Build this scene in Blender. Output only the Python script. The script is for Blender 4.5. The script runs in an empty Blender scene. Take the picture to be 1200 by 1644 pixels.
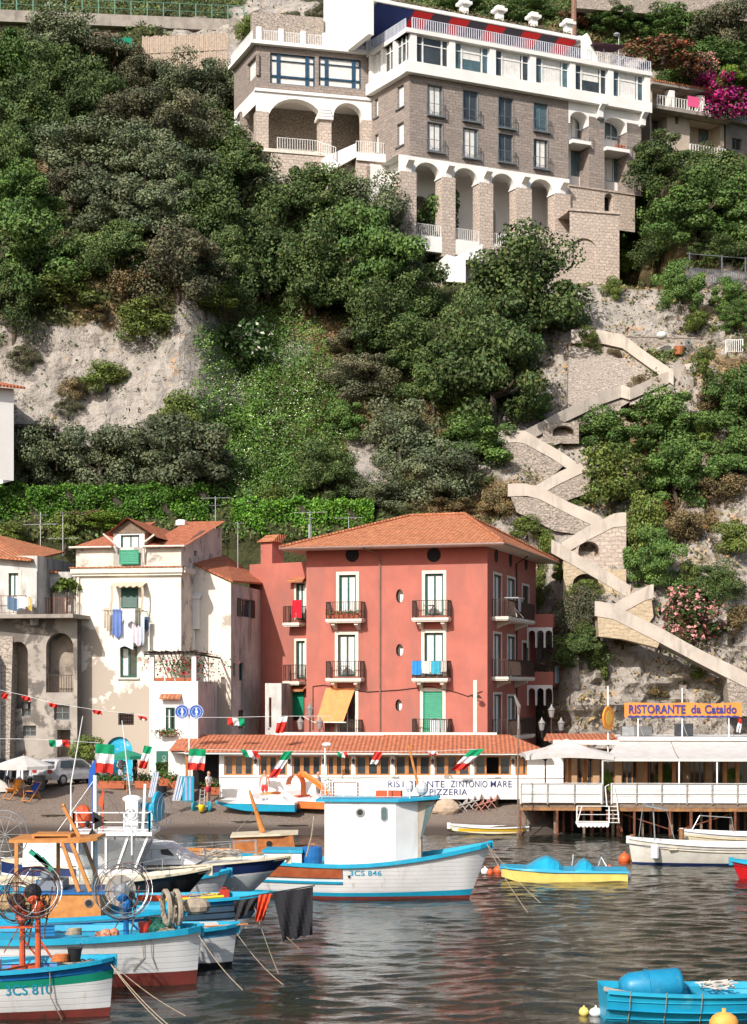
import bpy, bmesh, math, random
import numpy as np
from mathutils import Vector, Matrix, noise as mn
R = math.radians
rnd = random.Random(7)
nr = np.random.default_rng(11)
SC = bpy.context.scene
COL = SC.collection
F, CX, HY, CH = 2800.0, 600.0, 1103.0, 7.6      # focal length in photo pixels, image centre, horizon row, eye height
cam = bpy.data.objects.new('camera', bpy.data.cameras.new('camera')); COL.objects.link(cam)
cam.location = (0, 0, CH); cam.rotation_euler = (R(90), 0, 0)
cam.data.sensor_fit = 'HORIZONTAL'; cam.data.sensor_width = 36; cam.data.lens = 36*F/1200
cam.data.shift_y = (HY-822)/1200; cam.data.clip_start = 1; cam.data.clip_end = 6000
SC.camera = cam
L = Vector((0.67, 1.25, -1.02)).normalized()      # the way sunlight travels
w = bpy.data.worlds.new('World'); SC.world = w; w.use_nodes = True
nt = w.node_tree; nt.nodes.clear()
sky = nt.nodes.new('ShaderNodeTexSky'); sky.sky_type = 'NISHITA'; sky.sun_disc = False
sky.sun_elevation = math.asin(-L.z); sky.sun_rotation = math.atan2(-L.x, -L.y); sky.dust_density = 2.5; sky.air_density = .9; sky.ozone_density = .8
bg = nt.nodes.new('ShaderNodeBackground'); bg.inputs[1].default_value = 0.14
wo = nt.nodes.new('ShaderNodeOutputWorld')
nt.links.new(sky.outputs[0], bg.inputs[0]); nt.links.new(bg.outputs[0], wo.inputs[0])
sun = bpy.data.objects.new('sun', bpy.data.lights.new('sun', 'SUN')); COL.objects.link(sun)
sun.data.energy = 4.6; sun.data.angle = R(0.53); sun.data.color = (1, 0.945, 0.875)
sun.rotation_euler = L.to_track_quat('-Z', 'Y').to_euler(); sun.location = (-60, -80, 120)
SC.view_settings.view_transform = 'Standard'; SC.view_settings.look = 'None'
SC.view_settings.gamma = 1; SC.view_settings.exposure = 0.19
SC.cycles.max_bounces = 6; SC.cycles.diffuse_bounces = 3; SC.cycles.glossy_bounces = 4
SC.cycles.transparent_max_bounces = 12; SC.cycles.caustics_reflective = False; SC.cycles.caustics_refractive = False

def W(px, py, d):                                  # a point d metres out, seen at photo pixel px, py
    return Vector(((px-CX)*d/F, d, CH+(HY-py)*d/F))
def sm(a, b, x):
    t = max(0.0, min(1.0, (x-a)/(b-a))); return t*t*(3-2*t)
ORG = {}
def fractal(p, o=4):
    return mn.fractal(Vector(p), 1.0, 2.0, o)

class MB:
    def __init__(s): s.v = []; s.f = []; s.m = []; s.M = None; s.mi = 0
    def add(s, pts):
        n = len(s.v)
        if s.M is not None: pts = [s.M @ Vector(p) for p in pts]
        s.v.extend([tuple(p) for p in pts]); return n
    def face(s, pts, mi=None):
        n = s.add(pts); s.f.append(tuple(range(n, n+len(pts)))); s.m.append(s.mi if mi is None else mi)
    def idx(s, n, fs, mi=None):
        for f in fs: s.f.append(tuple(n+i for i in f)); s.m.append(s.mi if mi is None else mi)
    def box(s, x0, x1, y0, y1, z0, z1):
        n = s.add([(x0,y0,z0),(x1,y0,z0),(x1,y1,z0),(x0,y1,z0),(x0,y0,z1),(x1,y0,z1),(x1,y1,z1),(x0,y1,z1)])
        s.idx(n, [(0,3,2,1),(4,5,6,7),(0,1,5,4),(1,2,6,5),(2,3,7,6),(3,0,4,7)])
    def bar(s, a, b, w, h=None, up=(0,0,1)):       # a rectangular bar from a to b
        a = Vector(a); b = Vector(b); h = h or w; t = (b-a).normalized(); u = Vector(up)
        if abs(t.dot(u)) > .95: u = Vector((0,1,0))
        sx = t.cross(u).normalized()*w/2; sz = sx.cross(t).normalized()*h/2
        n = s.add([a-sx-sz, a+sx-sz, a+sx+sz, a-sx+sz, b-sx-sz, b+sx-sz, b+sx+sz, b-sx+sz])
        s.idx(n, [(0,1,2,3),(4,7,6,5),(0,4,5,1),(1,5,6,2),(2,6,7,3),(3,7,4,0)])
    def tube(s, pts, r, n=6, closed=False, cap=True):
        pts = [Vector(p) for p in pts]; k = len(pts); rs = r if isinstance(r, (list, tuple)) else [r]*k
        rings = []; prev = None
        for i, p in enumerate(pts):
            if closed: t = pts[(i+1) % k]-pts[i-1]
            else: t = pts[min(i+1, k-1)]-pts[max(i-1, 0)]
            t = t.normalized() if t.length > 1e-9 else Vector((0,0,1))
            if prev is None:
                u = Vector((0,0,1)) if abs(t.z) < .9 else Vector((1,0,0))
                a = t.cross(u).normalized()
            else:
                a = prev-t*prev.dot(t)
                a = a.normalized() if a.length > 1e-6 else t.orthogonal().normalized()
            prev = a; b = t.cross(a)
            rings.append(s.add([p+(a*math.cos(j*2*math.pi/n)+b*math.sin(j*2*math.pi/n))*rs[i] for j in range(n)]))
        for i in range(k if closed else k-1):
            A = rings[i]; B = rings[(i+1) % k]
            for j in range(n):
                s.f.append((A+j, A+(j+1) % n, B+(j+1) % n, B+j)); s.m.append(s.mi)
        if cap and not closed:
            s.f.append(tuple(rings[0]+j for j in reversed(range(n)))); s.m.append(s.mi)
            s.f.append(tuple(rings[-1]+j for j in range(n))); s.m.append(s.mi)
    def ring(s, c, r, t, ax=(0,1,0), n=20, k=5, a0=0, a1=360):
        ax = Vector(ax).normalized(); u = ax.orthogonal().normalized(); v = ax.cross(u); c = Vector(c)
        full = abs(a1-a0) >= 360; m = n if full else n+1
        s.tube([c+(u*math.cos(R(a0+(a1-a0)*i/n))+v*math.sin(R(a0+(a1-a0)*i/n)))*r for i in range(m)], t, k, closed=full)
    def lathe(s, prof, c=(0,0,0), n=16, ax=None):  # prof: (radius, height) pairs
        c = Vector(c); Q = Matrix.Identity(3)
        if ax is not None: Q = Vector(ax).to_track_quat('Z', 'Y').to_matrix()
        rings = [s.add([c+Q @ Vector((r*math.cos(j*2*math.pi/n), r*math.sin(j*2*math.pi/n), h)) for j in range(n)]) for r, h in prof]
        for A, B in zip(rings, rings[1:]):
            for j in range(n): s.f.append((A+j, A+(j+1) % n, B+(j+1) % n, B+j)); s.m.append(s.mi)
        s.f.append(tuple(rings[0]+j for j in reversed(range(n)))); s.m.append(s.mi)
        s.f.append(tuple(rings[-1]+j for j in range(n))); s.m.append(s.mi)
    def ball(s, c, r, n=12, sq=(1,1,1), jit=0):
        c = Vector(c); k = n//2+1; rings = []
        for i in range(k+1):
            a = math.pi*i/k-math.pi/2
            rings.append(s.add([c+Vector((math.cos(a)*math.cos(j*2*math.pi/n)*r*sq[0]*(1+jit*rnd.uniform(-1,1)), math.cos(a)*math.sin(j*2*math.pi/n)*r*sq[1]*(1+jit*rnd.uniform(-1,1)), math.sin(a)*r*sq[2])) for j in range(n)]))
        for A, B in zip(rings, rings[1:]):
            for j in range(n): s.f.append((A+j, A+(j+1) % n, B+(j+1) % n, B+j)); s.m.append(s.mi)
    def prism(s, poly, d):                          # poly: 3-D points, extruded by vector d
        d = Vector(d); k = len(poly); P = [Vector(p) for p in poly]
        n = s.add(P+[p+d for p in P])
        s.idx(n, [tuple(range(k)), tuple(reversed(range(k, 2*k)))]+[(i, k+i, k+(i+1) % k, (i+1) % k) for i in range(k)])
    def grid(s, rows, mi=None):                     # rows: equal-length lists of points
        n = s.add([p for r in rows for p in r]); k = len(rows[0])
        for i in range(len(rows)-1):
            m = mi[i] if isinstance(mi, list) else mi
            for j in range(k-1):
                s.f.append((n+i*k+j, n+i*k+j+1, n+(i+1)*k+j+1, n+(i+1)*k+j)); s.m.append(s.mi if m is None else m)
    def mesh(s, name, mats, org, smooth):
        me = bpy.data.meshes.new(name); o = Vector(org)
        va = np.array(s.v, dtype=np.float64).reshape(-1, 3)-np.array(o)
        me.from_pydata(va.tolist(), [], s.f)
        for m in mats: me.materials.append(m)
        bm = bmesh.new(); bm.from_mesh(me)
        bmesh.ops.recalc_face_normals(bm, faces=bm.faces)
        lay = bm.loops.layers.uv.new('UVMap')
        for f in bm.faces:
            nn = f.normal; t = Vector((-nn.y, nn.x, 0))
            t = t.normalized() if t.length > .02 else Vector((1,0,0)); b = nn.cross(t)
            if smooth: f.smooth = True
            for l in f.loops:
                p = l.vert.co+o; l[lay].uv = (p.dot(t), p.dot(b))
        bm.to_mesh(me); bm.free()
        if len(mats) > 1: me.polygons.foreach_set('material_index', s.m)
        me.update(); return me
    def build(s, name, mat, parent=None, label=None, smooth=False, kind=None):
        if not s.v: return None
        mats = mat if isinstance(mat, list) else [mat]
        org = ORG.get(parent.name, Vector((0,0,0))) if parent else Vector((0,0,0))
        ob = bpy.data.objects.new(name, s.mesh(name, mats, org, smooth)); COL.objects.link(ob)
        if parent: ob.parent = parent; ORG[ob.name] = org
        if label: ob['label'] = label
        if kind: ob['kind'] = kind
        return ob
    def thing(s, name, mat, label, cat, group=None, smooth=False, kind=None, base=None):
        a = np.array(s.v); org = Vector(((a[:,0].min()+a[:,0].max())/2, (a[:,1].min()+a[:,1].max())/2, a[:,2].min())) if base is None else Vector(base)
        mats = mat if isinstance(mat, list) else [mat]
        ob = bpy.data.objects.new(name, s.mesh(name, mats, org, smooth)); ob.location = org; COL.objects.link(ob)
        ORG[ob.name] = org; tag(ob, label, cat, group, kind); return ob
def tag(o, label=None, cat=None, group=None, kind=None):
    if label: o['label'] = label
    if cat: o['category'] = cat
    if group: o['group'] = group
    if kind: o['kind'] = kind
    return o
def thing(name, label, cat, loc=(0,0,0), group=None):
    o = bpy.data.objects.new(name, None); COL.objects.link(o); o.location = loc; o.empty_display_size = .3
    ORG[o.name] = Vector(loc); return tag(o, label, cat, group)
def kids(o): return [c for c in KID.get(o.name, [])] if False else list(o.children)
def dup(root, loc=None, rz=None, label=None, sc=None):
    def cp(o, par):
        c = o.copy(); COL.objects.link(c); c.parent = par
        for ch in kids(o): cp(ch, c)
        return c
    r = cp(root, None)
    if loc is not None: r.location = loc
    if rz is not None: r.rotation_euler = (0,0,rz)
    if sc is not None: r.scale = sc
    if label: r['label'] = label
    return r
def one(name, mb, mat, parent, **k): return mb.build(name, mat, parent, **k)

MATS = {}
def nodes(name):
    m = bpy.data.materials.new(name); m.use_nodes = True; t = m.node_tree
    b = t.nodes['Principled BSDF']; MATS[name] = m; return m, t, b
def N(t, k, **kw):
    n = t.nodes.new(k)
    for a, v in kw.items():
        if a.startswith('i_'):
            key = a[2:]; key = int(key) if key.isdigit() else key
            n.inputs[key].default_value = v
        else: setattr(n, a, v)
    return n
def mixc(t, f, a, b, mode='MIX'):
    n = N(t, 'ShaderNodeMix', data_type='RGBA', blend_type=mode)
    for i, x in ((0, f), (6, a), (7, b)):
        if isinstance(x, (int, float)): n.inputs[i].default_value = x
        elif isinstance(x, (tuple, list)): n.inputs[i].default_value = (*x[:3], 1)
        else: t.links.new(x, n.inputs[i])
    return n.outputs[2]
def coord(t, out='Object', scale=(1,1,1)):
    tc = N(t, 'ShaderNodeTexCoord'); mp = N(t, 'ShaderNodeMapping'); mp.inputs['Scale'].default_value = scale
    t.links.new(tc.outputs[out], mp.inputs[0]); return mp.outputs[0]
def nz(t, vec, scale, detail=4, rough=.55, lo=.35, hi=.65, dist=0):
    n = N(t, 'ShaderNodeTexNoise'); n.inputs['Scale'].default_value = scale; n.inputs['Detail'].default_value = detail
    n.inputs['Roughness'].default_value = rough; n.inputs['Distortion'].default_value = dist
    t.links.new(vec, n.inputs['Vector'])
    r = N(t, 'ShaderNodeMapRange'); r.inputs[1].default_value = lo; r.inputs[2].default_value = hi
    t.links.new(n.outputs[0], r.inputs[0]); return r.outputs[0], n.outputs[0]
def bumpn(t, b, h, s, d=.05, prev=None):
    n = N(t, 'ShaderNodeBump'); n.inputs['Strength'].default_value = s; n.inputs['Distance'].default_value = d
    t.links.new(h, n.inputs['Height'])
    if prev: t.links.new(prev, n.inputs['Normal'])
    t.links.new(n.outputs[0], b.inputs['Normal']); return n.outputs[0]
def pm(name, c1, c2=None, scale=3, rough=.7, bump=.3, bd=.02, metal=0, stain=None, ss=.6, slo=.55, shi=.7, sp=.4, streak=False, fine=25, zf=None, planks=False):
    m, t, b = nodes(name); v = coord(t)
    c2 = c2 or tuple(x*.85 for x in c1)
    f, raw = nz(t, v, scale); c = mixc(t, f, c1, c2)
    if stain:
        v2 = coord(t, 'Object', (1,1,.22)) if streak else v
        g, _ = nz(t, v2, ss, 8, .7, slo, shi, .3)
        if zf:
            sx = N(t, 'ShaderNodeSeparateXYZ'); t.links.new(v, sx.inputs[0]); mr = N(t, 'ShaderNodeMapRange'); mr.inputs[1].default_value = zf[0]; mr.inputs[2].default_value = zf[1]; mr.inputs[3].default_value = 1; mr.inputs[4].default_value = 0
            t.links.new(sx.outputs[2], mr.inputs[0]); n2, r2 = nz(t, v, .45, 5, .6, .30, .62); ml = N(t, 'ShaderNodeMath', operation='ADD'); t.links.new(mr.outputs[0], ml.inputs[0]); t.links.new(n2, ml.inputs[1])
            m3 = N(t, 'ShaderNodeMapRange'); m3.inputs[1].default_value = .95; m3.inputs[2].default_value = 1.05; t.links.new(ml.outputs[0], m3.inputs[0]); g = m3.outputs[0]
        c = mixc(t, g, c, stain)
    h, hr = nz(t, v, fine, 3); bo = bumpn(t, b, hr, bump, bd)
    if planks:
        wv = N(t, 'ShaderNodeTexWave', wave_type='BANDS', bands_direction='Z', wave_profile='SIN'); wv.inputs['Scale'].default_value = 2.1; wv.inputs['Distortion'].default_value = .25; wv.inputs['Detail Scale'].default_value = .4; t.links.new(v, wv.inputs[0])
        mr = N(t, 'ShaderNodeMapRange'); mr.inputs[1].default_value = 0; mr.inputs[2].default_value = .10; mr.inputs[3].default_value = .80; mr.inputs[4].default_value = 1; t.links.new(wv.outputs['Fac'], mr.inputs[0])
        c = mixc(t, 1.0, c, mr.outputs[0], 'MULTIPLY'); bumpn(t, b, mr.outputs[0], .5, .02, bo)
        e, _ = nz(t, coord(t, 'Object', (1,1,.10)), 3.2, 6, .7, .60, .70); c = mixc(t, e, c, (.42,.33,.24)); kk = N(t, 'ShaderNodeMath', operation='MULTIPLY'); kk.inputs[1].default_value = .55; t.links.new(e, kk.inputs[0]); t.links.new(kk.outputs[0], c.node.inputs[0])
    t.links.new(c, b.inputs['Base Color']); b.inputs['Roughness'].default_value = rough
    b.inputs['Metallic'].default_value = metal; b.inputs['Specular IOR Level'].default_value = sp
    return m
def brick(name, cs, mortar, bw, bh, ms=.02, rough=.9, bump=.6, off=.5, sq=1.0, big=None, distort=.06):
    m, t, b = nodes(name); v = coord(t, 'UV')
    n = N(t, 'ShaderNodeTexNoise'); n.inputs['Scale'].default_value = 2.2; t.links.new(v, n.inputs['Vector'])
    va = N(t, 'ShaderNodeVectorMath', operation='MULTIPLY_ADD'); va.inputs[1].default_value = (distort,)*3
    t.links.new(n.outputs['Color'], va.inputs[0]); t.links.new(v, va.inputs[2])
    br = N(t, 'ShaderNodeTexBrick', offset=off, squash=sq); t.links.new(va.outputs[0], br.inputs[0])
    br.inputs['Color1'].default_value = (*cs[0],1); br.inputs['Color2'].default_value = (*cs[1],1); br.inputs['Mortar'].default_value = (*mortar,1)
    br.inputs['Scale'].default_value = 1; br.inputs['Mortar Size'].default_value = ms; br.inputs['Brick Width'].default_value = bw; br.inputs['Row Height'].default_value = bh
    br.inputs['Mortar Smooth'].default_value = .3
    f, raw = nz(t, v, 5, 3); c = mixc(t, f, br.outputs[0], cs[2], 'MIX')
    mx = c.node; g = N(t, 'ShaderNodeMath', operation='MULTIPLY'); g.inputs[1].default_value = .45; t.links.new(f, g.inputs[0]); t.links.new(g.outputs[0], mx.inputs[0])
    f2, r2 = nz(t, v, .35, 5); c = mixc(t, f2, c, tuple(x*.75 for x in cs[0]), 'MIX'); g2 = N(t, 'ShaderNodeMath', operation='MULTIPLY'); g2.inputs[1].default_value = .4
    t.links.new(f2, g2.inputs[0]); t.links.new(g2.outputs[0], c.node.inputs[0])
    p1 = bumpn(t, b, br.outputs['Fac'], -bump if True else 0, .05); bumpn(t, b, raw, .5, .06, p1)
    t.links.new(c, b.inputs['Base Color']); b.inputs['Roughness'].default_value = rough; b.inputs['Specular IOR Level'].default_value = .2
    return m
def tilemat(name, c1, c2, c3, moss):
    m, t, b = nodes(name); v = coord(t, 'UV')
    br = N(t, 'ShaderNodeTexBrick', offset=0.0); t.links.new(v, br.inputs[0])
    br.inputs['Color1'].default_value = (*c1,1); br.inputs['Color2'].default_value = (*c2,1); br.inputs['Mortar'].default_value = (c1[0]*.35,c1[1]*.35,c1[2]*.35,1)
    br.inputs['Scale'].default_value = 1; br.inputs['Mortar Size'].default_value = .012; br.inputs['Brick Width'].default_value = .24; br.inputs['Row Height'].default_value = .36
    f, raw = nz(t, v, 3.3, 3, .6, .45, .7); c = mixc(t, f, br.outputs[0], c3)
    v2 = coord(t, 'UV', (1,2.4,1)); g, _ = nz(t, v2, 1.1, 6, .75, .52, .66); c = mixc(t, g, c, moss)
    wv = N(t, 'ShaderNodeTexWave', wave_type='BANDS', bands_direction='X', wave_profile='SIN'); wv.inputs['Scale'].default_value = 1/.24/3.18; t.links.new(v, wv.inputs[0])
    w2 = N(t, 'ShaderNodeTexWave', wave_type='BANDS', bands_direction='Y', wave_profile='SAW'); w2.inputs['Scale'].default_value = 1/.36/3.18; t.links.new(v, w2.inputs[0])
    p = bumpn(t, b, wv.outputs['Fac'], 1, .05); bumpn(t, b, w2.outputs['Fac'], .6, .03, p)
    t.links.new(c, b.inputs['Base Color']); b.inputs['Roughness'].default_value = .85; b.inputs['Specular IOR Level'].default_value = .2
    return m
def foliage(name, amount=.35, rough=.6):
    m, t, b = nodes(name)
    a = N(t, 'ShaderNodeAttribute', attribute_name='tint'); oi = N(t, 'ShaderNodeObjectInfo')
    v = coord(t); f, _ = nz(t, v, 1.1, 2)
    c = mixc(t, f, (.72,.78,.72), (1.25,1.18,1.05)); c = mixc(t, 1.0, a.outputs['Color'], c, 'MULTIPLY')
    mr = N(t, 'ShaderNodeMapRange'); mr.inputs[3].default_value = .78; mr.inputs[4].default_value = 1.22; t.links.new(oi.outputs['Random'], mr.inputs[0])
    c = mixc(t, 1.0, c, mr.outputs[0], 'MULTIPLY')
    t.links.new(c, b.inputs['Base Color']); b.inputs['Roughness'].default_value = rough; b.inputs['Specular IOR Level'].default_value = .25
    return m
FOL = foliage('leaves')
BARK = pm('bark', (.10,.075,.055), (.05,.04,.03), 6, .9, .8, .05)
PINK = pm('salmon_plaster', (.455,.145,.107), (.39,.125,.093), .9, .85, .25, .01, stain=(.29,.125,.10), ss=.8, slo=.46, shi=.72, streak=True)
PINKT = pm('salmon_band', (.40,.115,.085), (.36,.10,.075), 1.4, .85, .25, .01)
CREAM = pm('cream_plaster', (.76,.71,.62), (.70,.64,.54), .7, .9, .3, .015, stain=(.40,.34,.28), zf=(1.0,10.5))
CREAMA = pm('old_plaster', (.62,.52,.40), (.48,.40,.32), .8, .9, .4, .02, stain=(.24,.20,.165), ss=.55, slo=.5, shi=.58)
GREYP = pm('weathered_plaster', (.62,.59,.55), (.47,.45,.42), 1.3, .9, .4, .02, stain=(.22,.20,.18), ss=1.0, slo=.5, shi=.66, streak=True)
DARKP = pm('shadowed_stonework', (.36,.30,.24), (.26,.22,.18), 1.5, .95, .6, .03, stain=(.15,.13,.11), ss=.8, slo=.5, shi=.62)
WHITE = pm('white_paint', (.72,.70,.66), (.64,.62,.58), 1.2, .6, .1, .01, stain=(.42,.36,.29), ss=1.1, slo=.56, shi=.8, streak=True)
WHITEH = pm('white_render', (.82,.80,.76), (.76,.73,.69), .6, .75, .15, .01, stain=(.6,.56,.5), ss=.6, slo=.62, shi=.85, streak=True)
WHITEC = pm('white_cloth', (.56,.53,.50), (.48,.455,.43), 2, .9, .2, .02)
WFRAME = pm('white_frame', (.78,.77,.74), None, 3, .5, .05)
TRIM = pm('pale_stone_trim', (.72,.66,.56), (.60,.54,.46), 3, .8, .25)
GREEN = pm('dark_green_shutter', (.012,.085,.06), (.01,.06,.045), 4, .5, .1)
BGREEN = pm('bright_green_paint', (.005,.27,.14), (.005,.21,.11), 5, .55, .1)
BLUEF = pm('navy_frame', (.02,.07,.13), (.015,.05,.10), 4, .45, .1)
GREYF = pm('grey_frame', (.16,.18,.19), (.11,.12,.13), 4, .45, .1)
CURT = pm('curtain', (.74,.72,.68), (.62,.60,.57), 3, .9, .3, .03)
IRON = pm('dark_iron', (.035,.03,.03), (.09,.045,.03), 8, .6, .2, metal=.4)
RUST = pm('rusty_iron', (.22,.07,.03), (.10,.04,.025), 5, .85, .5, .02)
RUSTY = pm('rust_stained_timber', (.36,.18,.07), (.20,.10,.05), 3, .85, .4, .02)
STEEL = pm('galvanised_steel', (.42,.43,.43), (.30,.31,.32), 6, .4, .1, metal=.6)
CONC = pm('concrete', (.34,.30,.255), (.25,.22,.19), 1.5, .9, .4, .02, stain=(.14,.12,.10), ss=1.1, streak=True)
WOOD = pm('varnished_wood', (.42,.16,.045), (.30,.10,.03), 6, .4, .15)
OWOOD = pm('orange_wood', (.55,.23,.06), (.44,.17,.045), 5, .5, .15)
OLDW = pm('old_wood', (.24,.17,.12), (.16,.115,.08), 6, .85, .5)
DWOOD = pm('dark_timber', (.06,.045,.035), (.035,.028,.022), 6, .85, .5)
STONEH = brick('hotel_brown_stone', ((.33,.27,.235), (.20,.165,.145), (.43,.365,.32)), (.14,.12,.105), .62, .24, .03)
STONEP = brick('pale_block_stone', ((.58,.475,.395), (.40,.325,.275), (.64,.55,.475)), (.24,.195,.165), .46, .27, .045, distort=.4)
STONER = brick('rough_stone_wall', ((.44,.37,.31), (.27,.225,.19), (.52,.46,.39)), (.12,.10,.085), .40, .19, .045, distort=.75)
TILE = tilemat('terracotta_tiles', (.48,.175,.08), (.38,.13,.065), (.56,.26,.14), (.24,.11,.055))
TILE2 = tilemat('new_terracotta_tiles', (.50,.16,.08), (.43,.13,.065), (.56,.23,.13), (.34,.14,.085))
def glass(name, c, rough=.08):
    m, t, b = nodes(name); b.inputs['Base Color'].default_value = (*c,1); b.inputs['Roughness'].default_value = rough
    b.inputs['Specular IOR Level'].default_value = .7; v = coord(t); f, raw = nz(t, v, 1.1); bumpn(t, b, raw, .1, .03)
    c2 = mixc(t, f, c, tuple(x*.5 for x in c)); t.links.new(c2, b.inputs['Base Color']); return m
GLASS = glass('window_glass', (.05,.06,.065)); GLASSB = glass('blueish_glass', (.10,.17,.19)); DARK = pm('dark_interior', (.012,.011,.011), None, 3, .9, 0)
def clear_glass(name, tint=(.8,.85,.85), mix=.82):
    m, t, b = nodes(name); b.inputs['Roughness'].default_value = .1; b.inputs['Base Color'].default_value = (.3,.32,.33,1)
    tr = N(t, 'ShaderNodeBsdfTransparent'); tr.inputs[0].default_value = (*tint,1); mx = N(t, 'ShaderNodeMixShader'); mx.inputs[0].default_value = mix
    t.links.new(b.outputs[0], mx.inputs[1]); t.links.new(tr.outputs[0], mx.inputs[2]); t.links.new(mx.outputs[0], t.nodes['Material Output'].inputs[0]); return m
CLEAR = clear_glass('clear_plastic')
_pc = {}
def paint(c, rough=.45, wear=None):
    k = (tuple(c), rough)
    if k not in _pc:
        _pc[k] = pm('paint_%d' % len(_pc), c, tuple(x*.82 for x in c), 2.5, rough, .12, .01, stain=wear or tuple(x*.6+.03 for x in c), ss=2.2, slo=.6, shi=.8)
    return _pc[k]
def cloth(c):
    k = ('c', tuple(c))
    if k not in _pc: _pc[k] = pm('fabric_%d' % len(_pc), c, tuple(x*.85 for x in c), 4, .9, .3, .02)
    return _pc[k]
AZURE = (.015,.36,.58); SKYB = (.05,.42,.62); HWHITE = (.72,.72,.70); RED = (.60,.03,.02); ORANGE = (.72,.16,.03); NAVY = (.012,.025,.10)
class Fr:
    def __init__(s, A, B):
        s.A = Vector((A[0], A[1])); s.B = Vector((B[0], B[1])); s.U = (s.B-s.A).normalized(); s.L = (s.B-s.A).length
        s.n = Vector((s.U.y, -s.U.x))
        s.M = Matrix(((s.U.x, -s.n.x, 0, s.A.x), (s.U.y, -s.n.y, 0, s.A.y), (0,0,1,0), (0,0,0,1)))
    def uz(s, px, py, out=0):
        A = s.A+s.n*out; k = (px-CX)/F; u = (k*A.y-A.x)/(s.U.x-k*s.U.y); d = A.y+u*s.U.y
        return u, CH+(HY-py)*d/F
    def rect(s, x0, y0, x1, y1, out=0):
        u0, _ = s.uz(x0, 0, out); u1, _ = s.uz(x1, 0, out); m = (x0+x1)/2
        return min(u0, u1), max(u0, u1), s.uz(m, y1, out)[1], s.uz(m, y0, out)[1]
    def P(s, u, y, z): return s.M @ Vector((u, y, z))
    def side(s, length):                             # a frame going back from this one's right-hand end
        return Fr(s.B, s.B-s.n*length)
def fpx(pxA, dA, pxB, dB): return Fr(W(pxA,0,dA), W(pxB,0,dB))
def wall(mb, fr, u0, u1, z0, z1, ops=(), rev=.22, back=None):
    """a wall pierced by openings (u0,u1,z0,z1[,arch rise]) with reveals of depth rev"""
    mb.M = fr.M; us = sorted({u0,u1,*[o[0] for o in ops],*[o[1] for o in ops]}); zs = sorted({z0,z1,*[o[2] for o in ops],*[o[3] for o in ops]})
    us = [u for u in us if u0-1e-6 <= u <= u1+1e-6]; zs = [z for z in zs if z0-1e-6 <= z <= z1+1e-6]
    for a, b in zip(us, us[1:]):
        for c, d in zip(zs, zs[1:]):
            mu, mz = (a+b)/2, (c+d)/2
            if any(o[0] < mu < o[1] and o[2] < mz < o[3] for o in ops): continue
            mb.face([(a,0,c),(b,0,c),(b,0,d),(a,0,d)])
    for o in ops:
        a, b, c, d = o[:4]; ar = o[4] if len(o) > 4 else 0; t = d-ar
        mb.face([(a,0,c),(a,rev,c),(a,rev,t),(a,0,t)]); mb.face([(b,0,c),(b,0,t),(b,rev,t),(b,rev,c)])
        if c > z0+.01: mb.face([(a,0,c),(b,0,c),(b,rev,c),(a,rev,c)])
        if not ar: mb.face([(a,0,d),(a,rev,d),(b,rev,d),(b,0,d)])
        else:
            n = 14; cu = (a+b)/2; r = (b-a)/2; ps = [(cu-r*math.cos(math.pi*i/n), t+ar*math.sin(math.pi*i/n)) for i in range(n+1)]
            for (ua, za), (ub, zb) in zip(ps, ps[1:]):
                mb.face([(ua,0,za),(ub,0,zb),(ub,0,d),(ua,0,d)]); mb.face([(ua,0,za),(ua,rev,za),(ub,rev,zb),(ub,0,zb)])
    mb.M = None
def block(mb, frs, z0, z1):
    """closes a mass: top and back of a footprint given as corner points"""
    pass
def window(par, fr, op, dep=.2, fm=None, gm=None, nv=2, nh=0, fw=.07, surround=None, sill=None, name='window', curtain=None, label=None, sw=.14):
    a, b, c, d = op[:4]; fm = fm or WFRAME; gm = gm or GLASS
    mb = MB(); mb.M = fr.M; y0, y1 = dep-.08, dep
    mb.box(a,b,y0,y1,d-fw,d); mb.box(a,b,y0,y1,c,c+fw); mb.box(a,a+fw,y0,y1,c+fw,d-fw); mb.box(b-fw,b,y0,y1,c+fw,d-fw)
    for i in range(1, nv): u = a+(b-a)*i/nv; mb.box(u-fw*.45,u+fw*.45,y0+.005,y1,c+fw,d-fw)
    for i in range(1, nh+1): z = c+(d-c)*i/(nh+1); mb.box(a+fw,b-fw,y0+.01,y1,z-fw*.4,z+fw*.4)
    o = mb.build(name, fm, par, label=label)
    p = MB(); p.M = fr.M; p.face([(a+.01,y1-.03,c),(b-.01,y1-.03,c),(b-.01,y1-.03,d),(a+.01,y1-.03,d)]); p.build('pane', gm, o)
    if curtain:
        q = MB(); q.M = fr.M; ca, cb, cz = curtain; n = 16; ua = a+fw+(b-a-2*fw)*ca; ub = a+fw+(b-a-2*fw)*cb
        q.grid([[(ua+(ub-ua)*i/n, y1-.036-(.006 if i % 2 else 0), z) for i in range(n+1)] for z in (c+(d-c)*cz+fw, d-fw)]); q.build('curtain', CURT, o)
    if surround:
        s_ = MB(); s_.M = fr.M; e = sw; s_.box(a-e,a,-.035,.03,c,d+e); s_.box(b,b+e,-.035,.03,c,d+e); s_.box(a,b,-.035,.03,d,d+e); s_.build('surround', surround, o)
    if sill:
        s_ = MB(); s_.M = fr.M; s_.box(a-.15,b+.15,-.14,.06,c-.10,c-.003); s_.build('sill', sill, o)
    return o
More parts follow.
